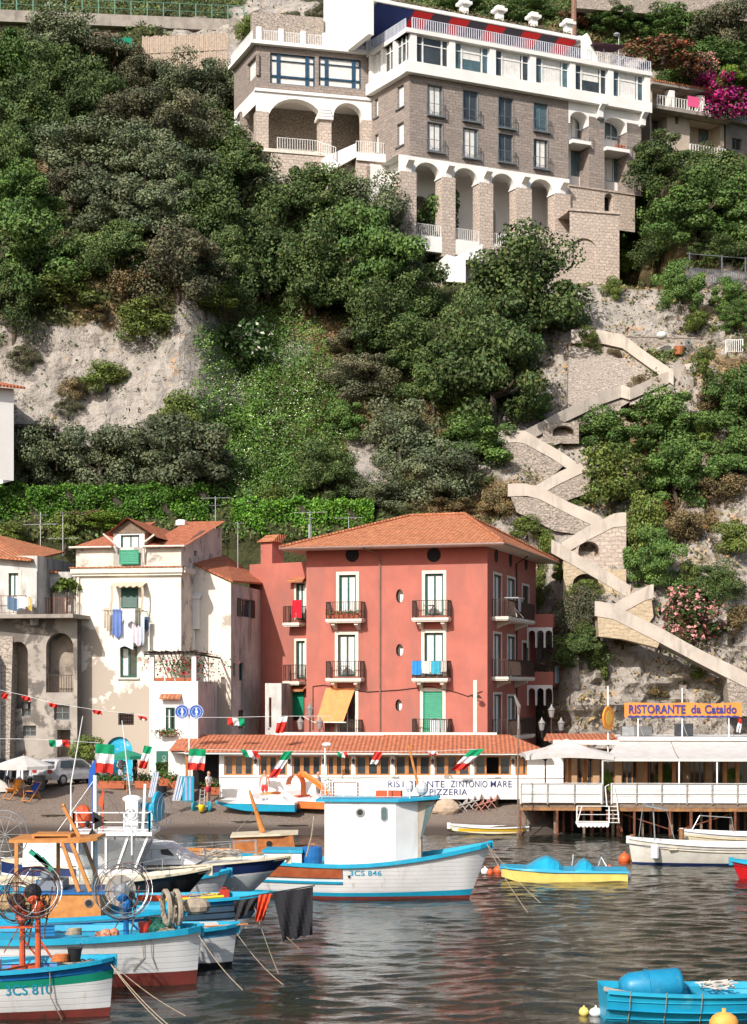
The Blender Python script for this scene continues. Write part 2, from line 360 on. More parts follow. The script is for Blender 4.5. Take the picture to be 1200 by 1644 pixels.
def shutter(par, fr, op, y=-.05, mat=None, n=None, name='shutter', label=None, th=.04):
    a, b, c, d = op[:4]; mb = MB(); mb.M = fr.M; f = .06
    mb.box(a,a+f,y,y+th,c,d); mb.box(b-f,b,y,y+th,c,d); mb.box(a+f,b-f,y,y+th,d-f,d); mb.box(a+f,b-f,y,y+th,c,c+f)
    k = n or max(4, int((d-c)/.11))
    for i in range(k):
        z = c+f+(d-c-2*f)*i/k; h = (d-c-2*f)/k
        mb.face([(a+f,y+.004,z),(b-f,y+.004,z),(b-f,y+th-.004,z+h),(a+f,y+th-.004,z+h)])
    return mb.build(name, mat or GREEN, par, label=label)
def rail(mb, pts, h=1.0, sp=.14, r=.012, post=.02, mid=False, top=.022, base=.08):
    pts = [Vector(p) for p in pts]; up = Vector((0,0,1))
    for a, b in zip(pts, pts[1:]):
        mb.bar(a+up*h, b+up*h, top*2, top*1.6); mb.bar(a+up*base, b+up*base, top*1.4, top*1.2)
        if mid: mb.bar(a+up*h*.5, b+up*h*.5, top*1.4, top*1.2)
        n = max(1, round((b-a).length/sp))
        for i in range(n+1):
            p = a.lerp(b, i/n); e = post if i in (0, n) else r; mb.bar(p+up*(base if 0 < i < n else 0), p+up*h, e*2, e*2, up=(0,1,0))
def balcony(par, fr, a, b, z, out=.75, railm=None, slabm=None, th=.16, h=1.0, br=True, sp=.13, plants=None, label=None):
    mb = MB(); mb.M = fr.M; mb.box(a,b,-out,-.003,z-th,z); mb.box(a+.05,b-.05,-out+.05,-.003,z-th-.07,z-th-.002)
    o = mb.build('balcony', slabm or TRIM, par, label=label)
    r_ = MB(); r_.M = fr.M; e = .05; rail(r_, [(a+e,-.02,z),(a+e,-out+e,z),(b-e,-out+e,z),(b-e,-.02,z)], h, sp); r_.build('railing', railm or IRON, o)
    if br:
        for u in (a+(b-a)*.18, a+(b-a)*.82):
            k = MB(); k.M = fr.M; w_ = .11
            k.prism([(u-w_,-.002,z-th-.075),(u-w_,-out*.8,z-th-.075),(u-w_,-out*.8,z-th-.2),(u-w_,-out*.35,z-th-.33),(u-w_,-.002,z-th-.5)], (2*w_,0,0)); k.build('bracket', slabm or TRIM, o)
    return o
HF = fpx(658, 147, 1040, 157.4)
def ypad(x, z, y):
    if z > 38:
        fy = 147+.479*(x-3)+5.5
        w_ = sm(39, 45, z)*sm(0.5, 2.5, x)*(1-sm(24, 26, x))*(1-sm(64, 70, z)); y = max(y, y*(1-w_)+fy*w_)
        w_ = sm(48, 54, z)*sm(-16, -12.5, x)*(1-sm(2, 4, x))*(1-sm(63, 68, z)); y = max(y, y*(1-w_)+160*w_)
        w_ = sm(51, 54, z)*sm(22, 25, x)*(1-sm(41, 44, x))*(1-sm(63, 66, z)); y = max(y, y*(1-w_)+169*w_)
    return y
def water():
    m, t, b = nodes('sea_water')
    b.inputs['Base Color'].default_value = (.014,.017,.013,1); b.inputs['Roughness'].default_value = .03; b.inputs['IOR'].default_value = 1.42
    v = coord(t, 'Object', (.8,1.7,1)); f, raw = nz(t, v, 3.4, 4, .6); p = bumpn(t, b, raw, .3, .07)
    v2 = coord(t, 'Object', (1,1.6,1)); f2, r2 = nz(t, v2, 7, 3, .6); bumpn(t, b, r2, .2, .02, p)
    xs = np.arange(-34, 34.01, .13); ys = np.arange(30, 102.01, .10)
    X, Y = np.meshgrid(xs, ys); Z = np.zeros_like(X)
    wr = np.random.default_rng(5)
    px = X+.5*np.sin(Y*.9+.6*np.sin(X*.37))+.3*np.sin(Y*2.1+X*.6); py = Y+.35*np.sin(X*.8+1.3*np.sin(Y*.31))+.16*np.sin(X*1.9+.4*Y)
    for i in range(50):
        lam = .30*math.exp(wr.uniform(0, 1.35))*(1 if i < 40 else 3.2); a = wr.normal(math.pi/2+.05, .5); k = 2*math.pi/lam
        Z += .0054*lam*np.sin(k*(np.cos(a)*px+np.sin(a)*py)+wr.uniform(0, 6.28))*(.6+.4*np.sin(X*.21+i)*np.cos(Y*.17+2*i))
    ex = np.clip(np.minimum(np.minimum(X+34, 34-X), np.minimum(Y-30, 102-Y))/1.5, 0, 1); Z *= ex
    ny, nx = X.shape; V = np.stack([X, Y, Z], -1).reshape(-1, 3)
    i = np.arange(ny-1)[:,None]*nx+np.arange(nx-1)[None,:]
    Fq = np.stack([i, i+1, i+nx+1, i+nx], -1).reshape(-1, 4)
    B = [(-3000,-3000),(3000,-3000),(3000,102),(34,102),(34,30),(-34,30),(-34,102),(-3000,102)]
    n = len(V); V = np.concatenate([V, np.array([(a,b_,0) for a,b_ in B], float)]); E = [(0,1,4,5),(1,2,3,4),(0,5,6,7)]
    me = bpy.data.meshes.new('water'); me.from_pydata(V.tolist(), [], Fq.tolist()+[tuple(n+q for q in e) for e in E])
    me.materials.append(m); me.polygons.foreach_set('use_smooth', np.ones(len(me.polygons), bool)); me.update()
    o = bpy.data.objects.new('water', me); COL.objects.link(o); tag(o, 'dark rippled harbour water with reflections of houses and boats', 'water', None, 'structure')
water()

def shore(x): return 89.6+.35*math.sin(x*.5)+.2*math.sin(x*1.3)+11.5*sm(8.5, 15, x)
def gz(x, y):
    s = y-shore(x); plate = 1.4+.75*sm(-7.2, -9.5, x) if x < 0 else 1.4
    z = s*.30 if s > 0 else s*.4
    return max(-2.0, min(plate, z))
def G(px, py):
    lo, hi = 84.0, 112.0
    for _ in range(30):
        d = (lo+hi)/2
        if (CH-gz((px-CX)*d/F, d))*F/(py-HY) > d: lo = d
        else: hi = d
    return Vector(((px-CX)*d/F, d, gz((px-CX)*d/F, d)))
def ground():
    m, t, b = nodes('dark_sand'); v = coord(t)
    f, raw = nz(t, v, .8, 5); c = mixc(t, f, (.165,.13,.108), (.12,.095,.08)); f2, r2 = nz(t, v, 11, 4); c = mixc(t, f2, c, (.24,.19,.155))
    ge = N(t, 'ShaderNodeNewGeometry'); sx = N(t, 'ShaderNodeSeparateXYZ'); t.links.new(ge.outputs['Position'], sx.inputs[0])
    mr = N(t, 'ShaderNodeMapRange'); mr.inputs[1].default_value = .25; mr.inputs[2].default_value = .5; t.links.new(sx.outputs[2], mr.inputs[0])
    c = mixc(t, mr.outputs[0], (.075,.058,.048), c); bumpn(t, b, r2, .9, .06, bumpn(t, b, raw, .8, .1))
    t.links.new(c, b.inputs['Base Color']); b.inputs['Roughness'].default_value = .9; b.inputs['Specular IOR Level'].default_value = .15
    mb = MB(); ys = [80+.5*i for i in range(50)]+[106,110,114,119,124,130]; xs = [-400,-120]+[-60+.75*i for i in range(161)]+[120,400]
    mb.grid([[(x, y, gz(x, y)+.05*fractal((x*.7, y*1.6, 3))*(1 if y < 99 else 0)) for x in xs] for y in ys])
    mb.thing('beach', m, 'dark grey sand beach sloping to the water before the restaurants', 'beach', smooth=True, kind='structure', base=(0,90,0))
ground()

def YT0(x, z):
    s = sm(10.4, 13.0, x)
    lo = 118+.02*z; up = 100+z
    left = lo if z < 17 else (lo+(up-lo)*sm(17, 19.5, z) if z < 19.5 else up)
    right = 109+.25*z if z < 12 else up
    y = left*(1-s)+right*s
    k = sm(-9, -14, x)
    if k > 0 and z > 19.5:
        k2 = 122+.30*(z-22) if z < 37 else 126.5+(z-37)*1.35
        k2 = min(k2, up) if z < 63 else up; k2 = max(k2, 119.5)
        y = y*(1-k)+k2*k
    if z > 76: y += (z-76)*.9
    return y
def YT(x, z):
    y = YT0(x, z); a = 1.0
    b = fractal((x*.09, z*.12, 1.7), 5)*1.9+fractal((x*.4, z*.5, 9.1), 4)*.55
    if z < 20 and x < 11: a = .15
    if x < -9 and 22 < z < 39: a = .45
    if 9 < x < 23 and 8 < z < 40: a = .4; y += .8*sm(8, 11, z)*sm(10, 12, x)*(1-sm(20, 23, x))*(1-sm(34, 37, z))
    if x > 11:
        q = z*.42+1.6*fractal((x*.12, z*.16, 5)); b += 1.3*(q-math.floor(q))**2-.5      # strata ledges
    if x > 9 or x < -7: b += .75*abs(fractal((x*.55+3, z*.28, 3.3), 4))**.8-.25
    return ypad(x, z, y-b*a*sm(0, 2.5, z))
def T(px, py):
    d = 125.0
    for _ in range(24):
        d = .5*d+.5*YT((px-CX)*d/F, CH+(HY-py)*d/F)
    return W(px, py, d)
ROCK = [(175,600,200,85,1),(40,590,120,90,1),(300,560,70,60,1),(330,540,60,40,.6),(480,570,40,25,.8),(585,765,50,25,.9),(590,740,30,40,.5),(960,470,110,75,1),(1010,520,110,50,1),(920,620,70,90,.9),
        (880,720,90,70,1),(1110,620,70,60,.6),(1160,800,70,130,.75),(880,850,110,60,1),(1150,890,80,60,1),(1110,920,60,50,1),(1000,1060,170,110,1.2),(1130,1120,120,90,1.2),(930,1000,60,90,.9),(1130,700,60,60,.6),
        (1060,500,50,50,.8),(900,1100,90,90,1.2),(970,760,60,40,.7),(1000,120,60,40,.9),(1020,880,60,60,.7),(380,85,60,40,.8),(330,60,40,20,.8),(820,840,60,30,.9),(600,20,60,60,.6),(70,260,20,14,.6),(480,20,120,30,.9),(1100,470,40,40,.6)]
DRY = [(520,540,60,40,1),(300,580,70,25,.7),(150,500,60,30,1),(700,650,60,40,1),(560,700,30,50,.7),(720,810,60,30,1),(430,470,40,50,.8),(60,260,80,30,.8),(260,430,60,50,.7),(800,800,60,30,.9),(1050,700,60,50,1),
       (1170,740,60,60,1),(1080,780,90,70,.9),(1140,600,80,40,.9),(1040,440,60,30,.8),(1100,850,90,60,.8),(960,950,40,60,.5),(500,660,60,80,.5),(940,90,60,30,.9),(1130,1000,60,50,.6)]
GRN = [(430,660,130,150,1),(380,560,70,60,1),(500,620,50,60,.8),(230,480,120,50,.5),(800,700,60,60,.6),(1060,620,60,60,.4),(1100,60,130,90,1),(700,10,140,30,.9),(430,20,60,20,.3),(30,160,150,140,.5)]
def region(tab, px, py):
    v = 0
    for cx, cy, rx, ry, s in tab:
        q = ((px-cx)/rx)**2+((py-cy)/ry)**2
        if q < 3: v = max(v, s*math.exp(-q*q*.8))
    return v
HG = {}
def hill():
    m, t, b = nodes('hillside'); v = coord(t)
    at = N(t, 'ShaderNodeAttribute', attribute_name='mask'); sp = N(t, 'ShaderNodeSeparateColor'); t.links.new(at.outputs['Color'], sp.inputs[0])
    f, r1 = nz(t, v, .5, 8, .65); f2, r2 = nz(t, coord(t, 'Object', (1,1,.45)), 1.4, 8, .7, .42, .62); f3, r3 = nz(t, v, 4, 6, .7)
    rock = mixc(t, f, (.45,.40,.35), (.33,.30,.265)); rock = mixc(t, f2, rock, (.52,.465,.405)); 
    st, _ = nz(t, coord(t, 'Object', (1,1,.2)), 1.1, 8, .7, .55, .72); rock = mixc(t, st, rock, (.25,.225,.205))
    oc, _ = nz(t, v, .8, 5, .6, .60, .72); rock = mixc(t, oc, rock, (.56,.36,.21))
    vo = N(t, 'ShaderNodeTexVoronoi', feature='DISTANCE_TO_EDGE'); vo.inputs['Scale'].default_value = .7
    n0 = N(t, 'ShaderNodeTexNoise'); n0.inputs['Scale'].default_value = 1.5; n0.inputs['Detail'].default_value = 5; t.links.new(v, n0.inputs['Vector'])
    va = N(t, 'ShaderNodeVectorMath', operation='MULTIPLY_ADD'); va.inputs[1].default_value = (1.6,1.6,1.6); t.links.new(n0.outputs['Color'], va.inputs[0]); t.links.new(coord(t, 'Object', (.28,.28,1.0)), va.inputs[2]); t.links.new(va.outputs[0], vo.inputs['Vector'])
    cr = N(t, 'ShaderNodeMapRange'); cr.inputs[1].default_value = 0; cr.inputs[2].default_value = .022; t.links.new(vo.outputs[0], cr.inputs[0])
    rock = mixc(t, cr.outputs[0], (.22,.19,.165), rock)
    soil = mixc(t, f3, (.085,.08,.04), (.05,.065,.025)); dry = mixc(t, f3, (.36,.24,.13), (.22,.155,.085))
    grn = mixc(t, f3, (.035,.065,.016), (.05,.10,.022))
    c = mixc(t, sp.outputs[1], soil, grn); c = mixc(t, sp.outputs[2], c, dry)
    ad = N(t, 'ShaderNodeMath', operation='ADD'); t.links.new(sp.outputs[0], ad.inputs[0])
    ms = N(t, 'ShaderNodeMath', operation='SUBTRACT'); ms.inputs[1].default_value = .5; t.links.new(r3, ms.inputs[0]); t.links.new(ms.outputs[0], ad.inputs[1])
    mr = N(t, 'ShaderNodeMapRange'); mr.inputs[1].default_value = .35; mr.inputs[2].default_value = .55; t.links.new(ad.outputs[0], mr.inputs[0])
    c = mixc(t, mr.outputs[0], c, rock)
    p = bumpn(t, b, r1, .8, .6); p = bumpn(t, b, r2, 1, .3, p); p = bumpn(t, b, cr.outputs[0], .4, .08, p); bumpn(t, b, r3, .7, .08, p)
    t.links.new(c, b.inputs['Base Color']); b.inputs['Roughness'].default_value = .95; b.inputs['Specular IOR Level'].default_value = .1
    xs = np.concatenate([[-300,-200,-130,-90,-70], np.arange(-55, 55.01, .36), [70,90,130,200,300]])
    zs = np.concatenate([np.arange(-1, 82, .34), [84,87,91,96,102,110,120,130]])
    V = []; C = []
    for z in zs:
        for x in xs:
            y = YT(x, z); V.append((x, y, z)); px = CX+F*x/y; py = HY-F*(z-CH)/y
            q = fractal((x*.16, z*.2, 4.4), 5); q2 = fractal((x*.5, z*.6, 8.8), 4); wx = px+60*q; wy = py+45*fractal((x*.14+9, z*.18, 2.2), 5)
            rk = region(ROCK, wx, wy)
            if px > 855 and 420 < py < 1300: rk = max(rk, .45-.3*sm(1000, 1060, px)*sm(560, 620, py)*(1-sm(1000, 1060, py)))
            if x > 9.5 and z < 16: rk = max(rk, .9)
            rk = rk+.38*q2+.1*q; rk *= 1-.75*max(0, min(1, (y-YT0(x, z)-1.2)))
            C += [max(0, min(1, rk)), region(GRN, wx, wy), region(DRY, px+90*q, py+60*q2), 1]
    nx = len(xs); i = np.arange(len(zs)-1)[:,None]*nx+np.arange(nx-1)[None,:]
    me = bpy.data.meshes.new('hillside'); me.from_pydata(V, [], np.stack([i, i+1, i+nx+1, i+nx], -1).reshape(-1, 4).tolist())
    me.color_attributes.new('mask', 'FLOAT_COLOR', 'POINT').data.foreach_set('color', C)
    HG.update(x=xs, z=zs, V=np.array(V).reshape(len(zs), nx, 3), C=np.array(C).reshape(len(zs), nx, 4))
    me.materials.append(m); me.update()
    o = bpy.data.objects.new('hillside', me); COL.objects.link(o); tag(o, 'steep limestone hillside with scrub rising behind the harbour', 'hillside', None, 'structure')
hill()

def leafmesh(name, P, Nn, S, tint, mat=None, asp=.62):
    n = len(P); Nn = Nn/np.maximum(np.linalg.norm(Nn, axis=1, keepdims=True), 1e-6)
    r = nr.normal(size=(n, 3)); a = np.cross(Nn, r); a /= np.maximum(np.linalg.norm(a, axis=1, keepdims=True), 1e-6); b = np.cross(Nn, a)
    S = S[:,None]; V = np.empty((n, 4, 3)); V[:,0] = P-a*S; V[:,1] = P-b*S*asp; V[:,2] = P+a*S; V[:,3] = P+b*S*asp+Nn*S*.3
    me = bpy.data.meshes.new(name); me.vertices.add(4*n); me.vertices.foreach_set('co', V.reshape(-1))
    me.loops.add(4*n); me.loops.foreach_set('vertex_index', np.arange(4*n)); me.polygons.add(n)
    me.polygons.foreach_set('loop_start', np.arange(n)*4)
    try: me.polygons.foreach_set('loop_total', np.full(n, 4))
    except Exception: pass
    me.update(calc_edges=True); ca = me.color_attributes.new('tint', 'FLOAT_COLOR', 'POINT')
    c = np.concatenate([np.repeat(tint, 4, axis=0), np.ones((4*n, 1))], 1); ca.data.foreach_set('color', c.reshape(-1))
    me.materials.append(mat or FOL); return me
def tints(n, base, var=.35, alt=None, pa=.15):
    b = np.array(base)[None]*(1+var*(nr.random((n, 1))*2-1))*(1+.12*(nr.random((n, 3))*2-1))
    if alt is not None:
        k = nr.random(n) < pa; b[k] = np.array(alt)*(1+.3*(nr.random((k.sum(), 1))*2-1))
    return b
def crown(n, base, leaf=.17, nb=26, sq=(1,1,1), br=(.20,.38), alt=None, pa=.12, drop=0, up=.25):
    """a crown of about unit radius: leaves gathered in clumps over an uneven volume"""
    per = n//nb; Ps = []; Ns = []; Ts = []
    for i in range(nb):
        u = nr.normal(size=3); u /= np.linalg.norm(u)
        if u[2] < -.8: u[2] *= -.6
        rr = nr.uniform(.40, .90) if i > nb//6 else nr.uniform(0, .4); c = u*rr*np.array(sq); r = nr.uniform(*br)
        d = nr.normal(size=(per, 3)); d /= np.linalg.norm(d, axis=1, keepdims=True)
        rad = r*(.55+.5*nr.random((per, 1))**.7); e = np.array([1.15, 1.15, .8]); p = c+d*rad*e; p[:,2] -= drop*nr.random(per)*r
        Ps.append(p); Ns.append(d+nr.normal(size=(per, 3))*.55+np.array([0,0,up])); Ts.append(tints(per, np.array(base)*nr.uniform(.78, 1.25), .3, alt, pa))
    P = np.concatenate(Ps); return P, np.concatenate(Ns), leaf*(.6+.8*nr.random(len(P))), np.concatenate(Ts)
CROWNS = {}
def proto(kind, var, n, base, **k):
    P, Nn, S, Tn = crown(n, base, **k); CROWNS[(kind, var)] = leafmesh('crown_'+kind, P, Nn, S, Tn)
for v_ in range(3):
    proto('oak', v_, 20000, (.066,.108,.034), leaf=.028, nb=56, br=(.11,.31), alt=(.11,.14,.045), pa=.25)
    proto('green', v_, 19000, (.080,.148,.036), leaf=.030, nb=44, br=(.12,.32), alt=(.11,.18,.045), pa=.25)
    proto('olive', v_, 17000, (.112,.142,.078), leaf=.028, nb=44, br=(.16,.32), alt=(.14,.155,.10), pa=.35)
    proto('drab', v_, 15000, (.105,.115,.066), leaf=.028, nb=40, br=(.16,.32), alt=(.13,.11,.075), pa=.3)
    proto('bush', v_, 6500, (.12,.160,.036), leaf=.045, nb=16, br=(.28,.45), alt=(.11,.14,.035), pa=.25)
    proto('lime', v_, 6500, (.12,.20,.025), leaf=.045, nb=16, br=(.28,.45), alt=(.17,.24,.03), pa=.3)
    proto('scrub', v_, 5500, (.15,.125,.065), leaf=.04, nb=16, br=(.22,.42), alt=(.19,.125,.06), pa=.35)
proto('pink', 0, 3200, (.055,.09,.025), leaf=.06, nb=20, br=(.25,.42), alt=(.62,.26,.27), pa=.38)
proto('magenta', 0, 3200, (.36,.02,.17), leaf=.06, nb=20, br=(.25,.42), alt=(.05,.09,.02), pa=.22)
proto('rusty', 0, 3200, (.075,.075,.03), leaf=.06, nb=20, br=(.25,.42), alt=(.24,.07,.045), pa=.4)
proto('bloom', 0, 3200, (.055,.11,.03), leaf=.06, nb=20, br=(.25,.42), alt=(.55,.58,.48), pa=.13)
TRUNKS = []
for v_ in range(4):
    mb = MB(); rr = random.Random(40+v_)
    top = Vector((rr.uniform(-.08,.08), rr.uniform(-.08,.08), .75))
    mb.tube([(0,0,-.25), (.02,0,.2), top*.6, top], [.075,.06,.05,.035], 7)
    for k in range(6):
        a = k*1.05+rr.uniform(-.3,.3); s = top*rr.uniform(.55,.95); e = s+Vector((math.cos(a)*rr.uniform(.45,.7), math.sin(a)*rr.uniform(.45,.7), rr.uniform(.2,.7)))
        mid = (s+e)/2+Vector((0,0,-.05)); mb.tube([s, mid, e], [.035,.022,.008], 5)
    o_ = mb.build('trunk_proto', BARK); TRUNKS.append(o_.data); bpy.data.objects.remove(o_)
def tree(name, cat, label, kind, cx, cy, w, h, var=None, base=None, group=None, dy=0, trunk=True):
    """a tree or shrub whose crown centre is seen at cx, cy and is w by h photo pixels"""
    g = base if base is not None else T(cx, cy+h*.42)
    d = g.y+dy; s = d/F; rx = w*s/2*1.12; rz = h*s/2*1.22; cz = CH+(HY-cy)*s
    bz = min(g.z, cz-rz*.8) if trunk else g.z
    var = rnd.randrange(3) if var is None else var
    if (kind, var) not in CROWNS: var = 0
    x = (cx-CX)*s
    r = thing(name, label, cat, (x, d, bz), group)
    c = bpy.data.objects.new('crown' if trunk else 'foliage', CROWNS[(kind, var)]); COL.objects.link(c); c.parent = r
    c.location = (0, 0, cz-bz); c.scale = (rx, (rx+rz)/2, rz); c.rotation_euler = (0, 0, rnd.uniform(0, 6.28))
    t = bpy.data.objects.new('trunk' if trunk else 'stems', TRUNKS[rnd.randrange(4)]); COL.objects.link(t); t.parent = r
    hh = (cz-bz)*1.15+rz*.1; t.scale = (rx*.9, rx*.9, max(.3, hh)); return r

def surf(x, z):
    """hillside depth and masks at many points at once"""
    i = np.clip(np.searchsorted(HG['x'], x)-1, 0, len(HG['x'])-2); j = np.clip(np.searchsorted(HG['z'], z)-1, 0, len(HG['z'])-2)
    fx = (x-HG['x'][i])/(HG['x'][i+1]-HG['x'][i]); fz = (z-HG['z'][j])/(HG['z'][j+1]-HG['z'][j])
    def s(A): return ((A[j,i].T*(1-fx)+A[j,i+1].T*fx)*(1-fz)+(A[j+1,i].T*(1-fx)+A[j+1,i+1].T*fx)*fz).T
    return s(HG['V'][:,:,1]), s(HG['C'])
def cover(name, label, n, x0, x1, z0, z1, keep, base, leaf, alt, pa, off=.2, cat='undergrowth', up=(0,-.6,.6), var=.4, bulge=0):
    x = nr.uniform(x0, x1, n); z = nr.uniform(z0, z1, n); y, C = surf(x, z)
    px = CX+F*x/y; py = HY-F*(z-CH)/y; k = keep(px, py, C, x, z); x, y, z, C = x[k], y[k], z[k], C[k]; n = len(x)
    P = np.stack([x, y-off*nr.random(n)*1.5+.05-bulge*np.abs(np.sin(x*1.1+np.sin(z*1.3)*1.5)*np.sin(z*1.2+np.sin(x*.8)*2)), z+off*nr.random(n)], 1); Nn = nr.normal(size=(n, 3))*.8+np.array(up)
    g = np.sin(x*.9+np.sin(z*.7)*2)*np.sin(z*.8+np.sin(x*.5)*2); b = tints(n, base, var, alt, pa)*(1+.3*g[:,None])
    if name == 'undergrowth':
        d = np.clip(C[:,2]*1.1, 0, 1)*(nr.random(n) < .75); b = b*(1-d[:,None])+np.array([[.22,.14,.07]])*(.6+.8*nr.random((n,1)))*d[:,None]
    me = leafmesh(name, P, Nn, leaf*(.6+.8*nr.random(n)), np.clip(b, 0, 1)); o = bpy.data.objects.new(name, me); COL.objects.link(o); tag(o, label, cat, None, 'stuff'); return o
TREES = [
('olive',88,62,120,80,'tallest grey-green tree, its top touching the road parapet'),
('green',18,112,100,95,'round green tree at the left edge below the road'),
('oak',98,128,115,95,'dark tree directly below the tall parapet tree'),
('drab',185,88,110,70,'greyish tree left of the green tarpaulin'),
('drab',240,122,95,60,'dusty shrubby tree under the green tarpaulin'),
('olive',310,138,100,80,'grey-green tree just below the reed fence'),
('olive',366,142,80,70,'grey-green tree at the right foot of the reed fence'),
('green',392,208,80,100,'green tree hiding the left pier of the hotel wing'),
('oak',40,195,110,110,'dark oak below the round green edge tree'),
('oak',160,168,100,90,'dark oak under the greyish tree by the tarpaulin'),
('drab',222,185,100,90,'brownish grey tree in the middle of the upper wood'),
('drab',292,198,100,90,'grey-brown tree two crowns below the reed fence'),
('olive',134,238,140,85,'broad pale grey-green crown in the upper left wood'),
('olive',232,252,100,80,'pale olive crown right of the broad pale crown'),
('oak',338,225,100,90,'dark oak left of the tree at the wing pier'),
('oak',15,258,80,90,'very dark tree on the left edge, second crown up from the bluish one'),
('olive',300,278,110,85,'rounded olive-coloured crown at the centre of the wood'),
('oak',372,285,110,95,'dark green crown down-left of the loggia'),
('drab',112,305,110,70,'dry-looking tree under the broad pale crown'),
('green',34,325,110,90,'fresh green tree on the left edge above the bluish one'),
('olive',185,338,120,100,'grey olive-like tree above the purple-grey thicket'),
('olive',255,345,110,90,'grey olive-like tree right of its twin above the purple-grey thicket'),
('oak',335,345,115,105,'dark oak right of the two grey twins'),
('green',42,412,140,130,'large bluish-green tree at the left edge above the rock face'),
('oak',22,490,100,100,'lowest dark tree at the left edge, touching the rock face'),
('drab',285,430,130,110,'purple-grey thorny thicket above the rock face'),
('oak',185,408,100,85,'dark green tree left of the purple-grey thicket'),
('olive',418,325,115,100,'olive-toned tree below the dark crown by the loggia'),
('oak',355,440,90,110,'dark tree right of the purple-grey thicket'),
('oak',482,338,105,110,'dark oak below the foot of the white hotel stair'),
('oak',548,345,110,115,'dark oak left of the hotel arcade'),
('olive',612,350,105,100,'olive-toned tree under the first arcade pier'),
('green',668,360,118,135,'green tree in front of the arcade left end'),
('drab',706,395,62,60,'dry reddish-grey small tree by the white terrace block'),
('oak',430,425,125,125,'dark oak above the flowering shrub'),
('oak',505,450,120,130,'big dark oak at the top of the flowering green slope'),
('green',585,440,135,150,'tall green tree in the middle of the slope below the hotel'),
('oak',650,460,90,110,'dark tree left of the grey wall panel'),
('oak',612,525,110,110,'lowest dark oak beside the flowering green slope'),
('oak',478,285,80,60,'small dark tree under the loggia floor'),
('oak',560,300,80,50,'small dark tree under the white landing'),
('green',425,265,60,60,'small green tree at the left of the loggia railing'),
('green',628,300,64,66,'light small tree before the left arcade pier'),
('oak',662,565,100,85,'dark bushy oak left of the great dark tree'),
('oak',695,625,90,80,'dark small oak down-left of the great dark tree'),
('drab',575,610,100,70,'dry grey-green tree right of the flowering slope'),
('drab',560,545,80,40,'brown dry bush above the flowering slope edge'),
('oak',836,478,195,185,'great dark evergreen tree left of the bare rocks, upper crown'),
('oak',792,602,190,185,'great dark evergreen tree left of the zigzag, lower crown'),
('oak',770,540,90,130,'dark tree pressed against the left of the great evergreen'),
('olive',55,735,90,105,'small olive tree nearest the left edge above the hedge'),
('olive',160,732,130,115,'middle olive tree above the hedge'),
('olive',302,745,155,135,'largest olive tree above the hedge'),
('olive',250,700,70,60,'low olive between the two bigger hedge olives'),
('oak',522,757,90,90,'compact dark tree at the foot of the flowering slope'),
('olive',642,702,120,105,'grey olive tree in the lower middle of the slope'),
('olive',705,768,135,105,'grey olive tree above the ridge of the pink house'),
('green',762,712,135,90,'bright green tree left of the lowest zigzag turns'),
('olive',612,792,100,55,'low olive above the left of the pink house roof'),
('green',560,680,80,60,'small green tree beside the grey lower olive'),
('green',1080,50,120,65,'bright green tree above the oleanders at the top right'),
('drab',1165,45,100,95,'grey-leaved large tree in the top right corner'),
('green',1140,98,120,60,'green tree right of the rust-coloured oleander'),
('green',1195,128,60,70,'green tree at the right edge beside the street lamp'),
('oak',1065,268,110,85,'dark tree in shade below the beige block'),
('oak',1160,292,130,85,'dark tree below the grey-beige house on the right'),
('green',1115,345,150,105,'wide green tree right of the hotel lower wall'),
('green',1028,345,90,120,'green tree touching the bastion wall'),
('green',1185,345,90,130,'green tree on the right edge above the iron fence'),
('oak',1130,270,70,60,'small dark tree tucked under the beige block corner'),
('oak',1065,405,100,55,'dark green low tree above the path fence'),
('oak',1155,400,90,50,'dark tree behind the metal fence on the right'),
]
for k, cx, cy, w_, h_, lab in TREES:
    q = 1.2 if cx < 700 and cy < 640 else 1.08
    tree('tree' if k != 'olive' else 'olive_tree', 'tree', lab, k, cx, cy, w_*q, h_*q, group='trees on the hillside')
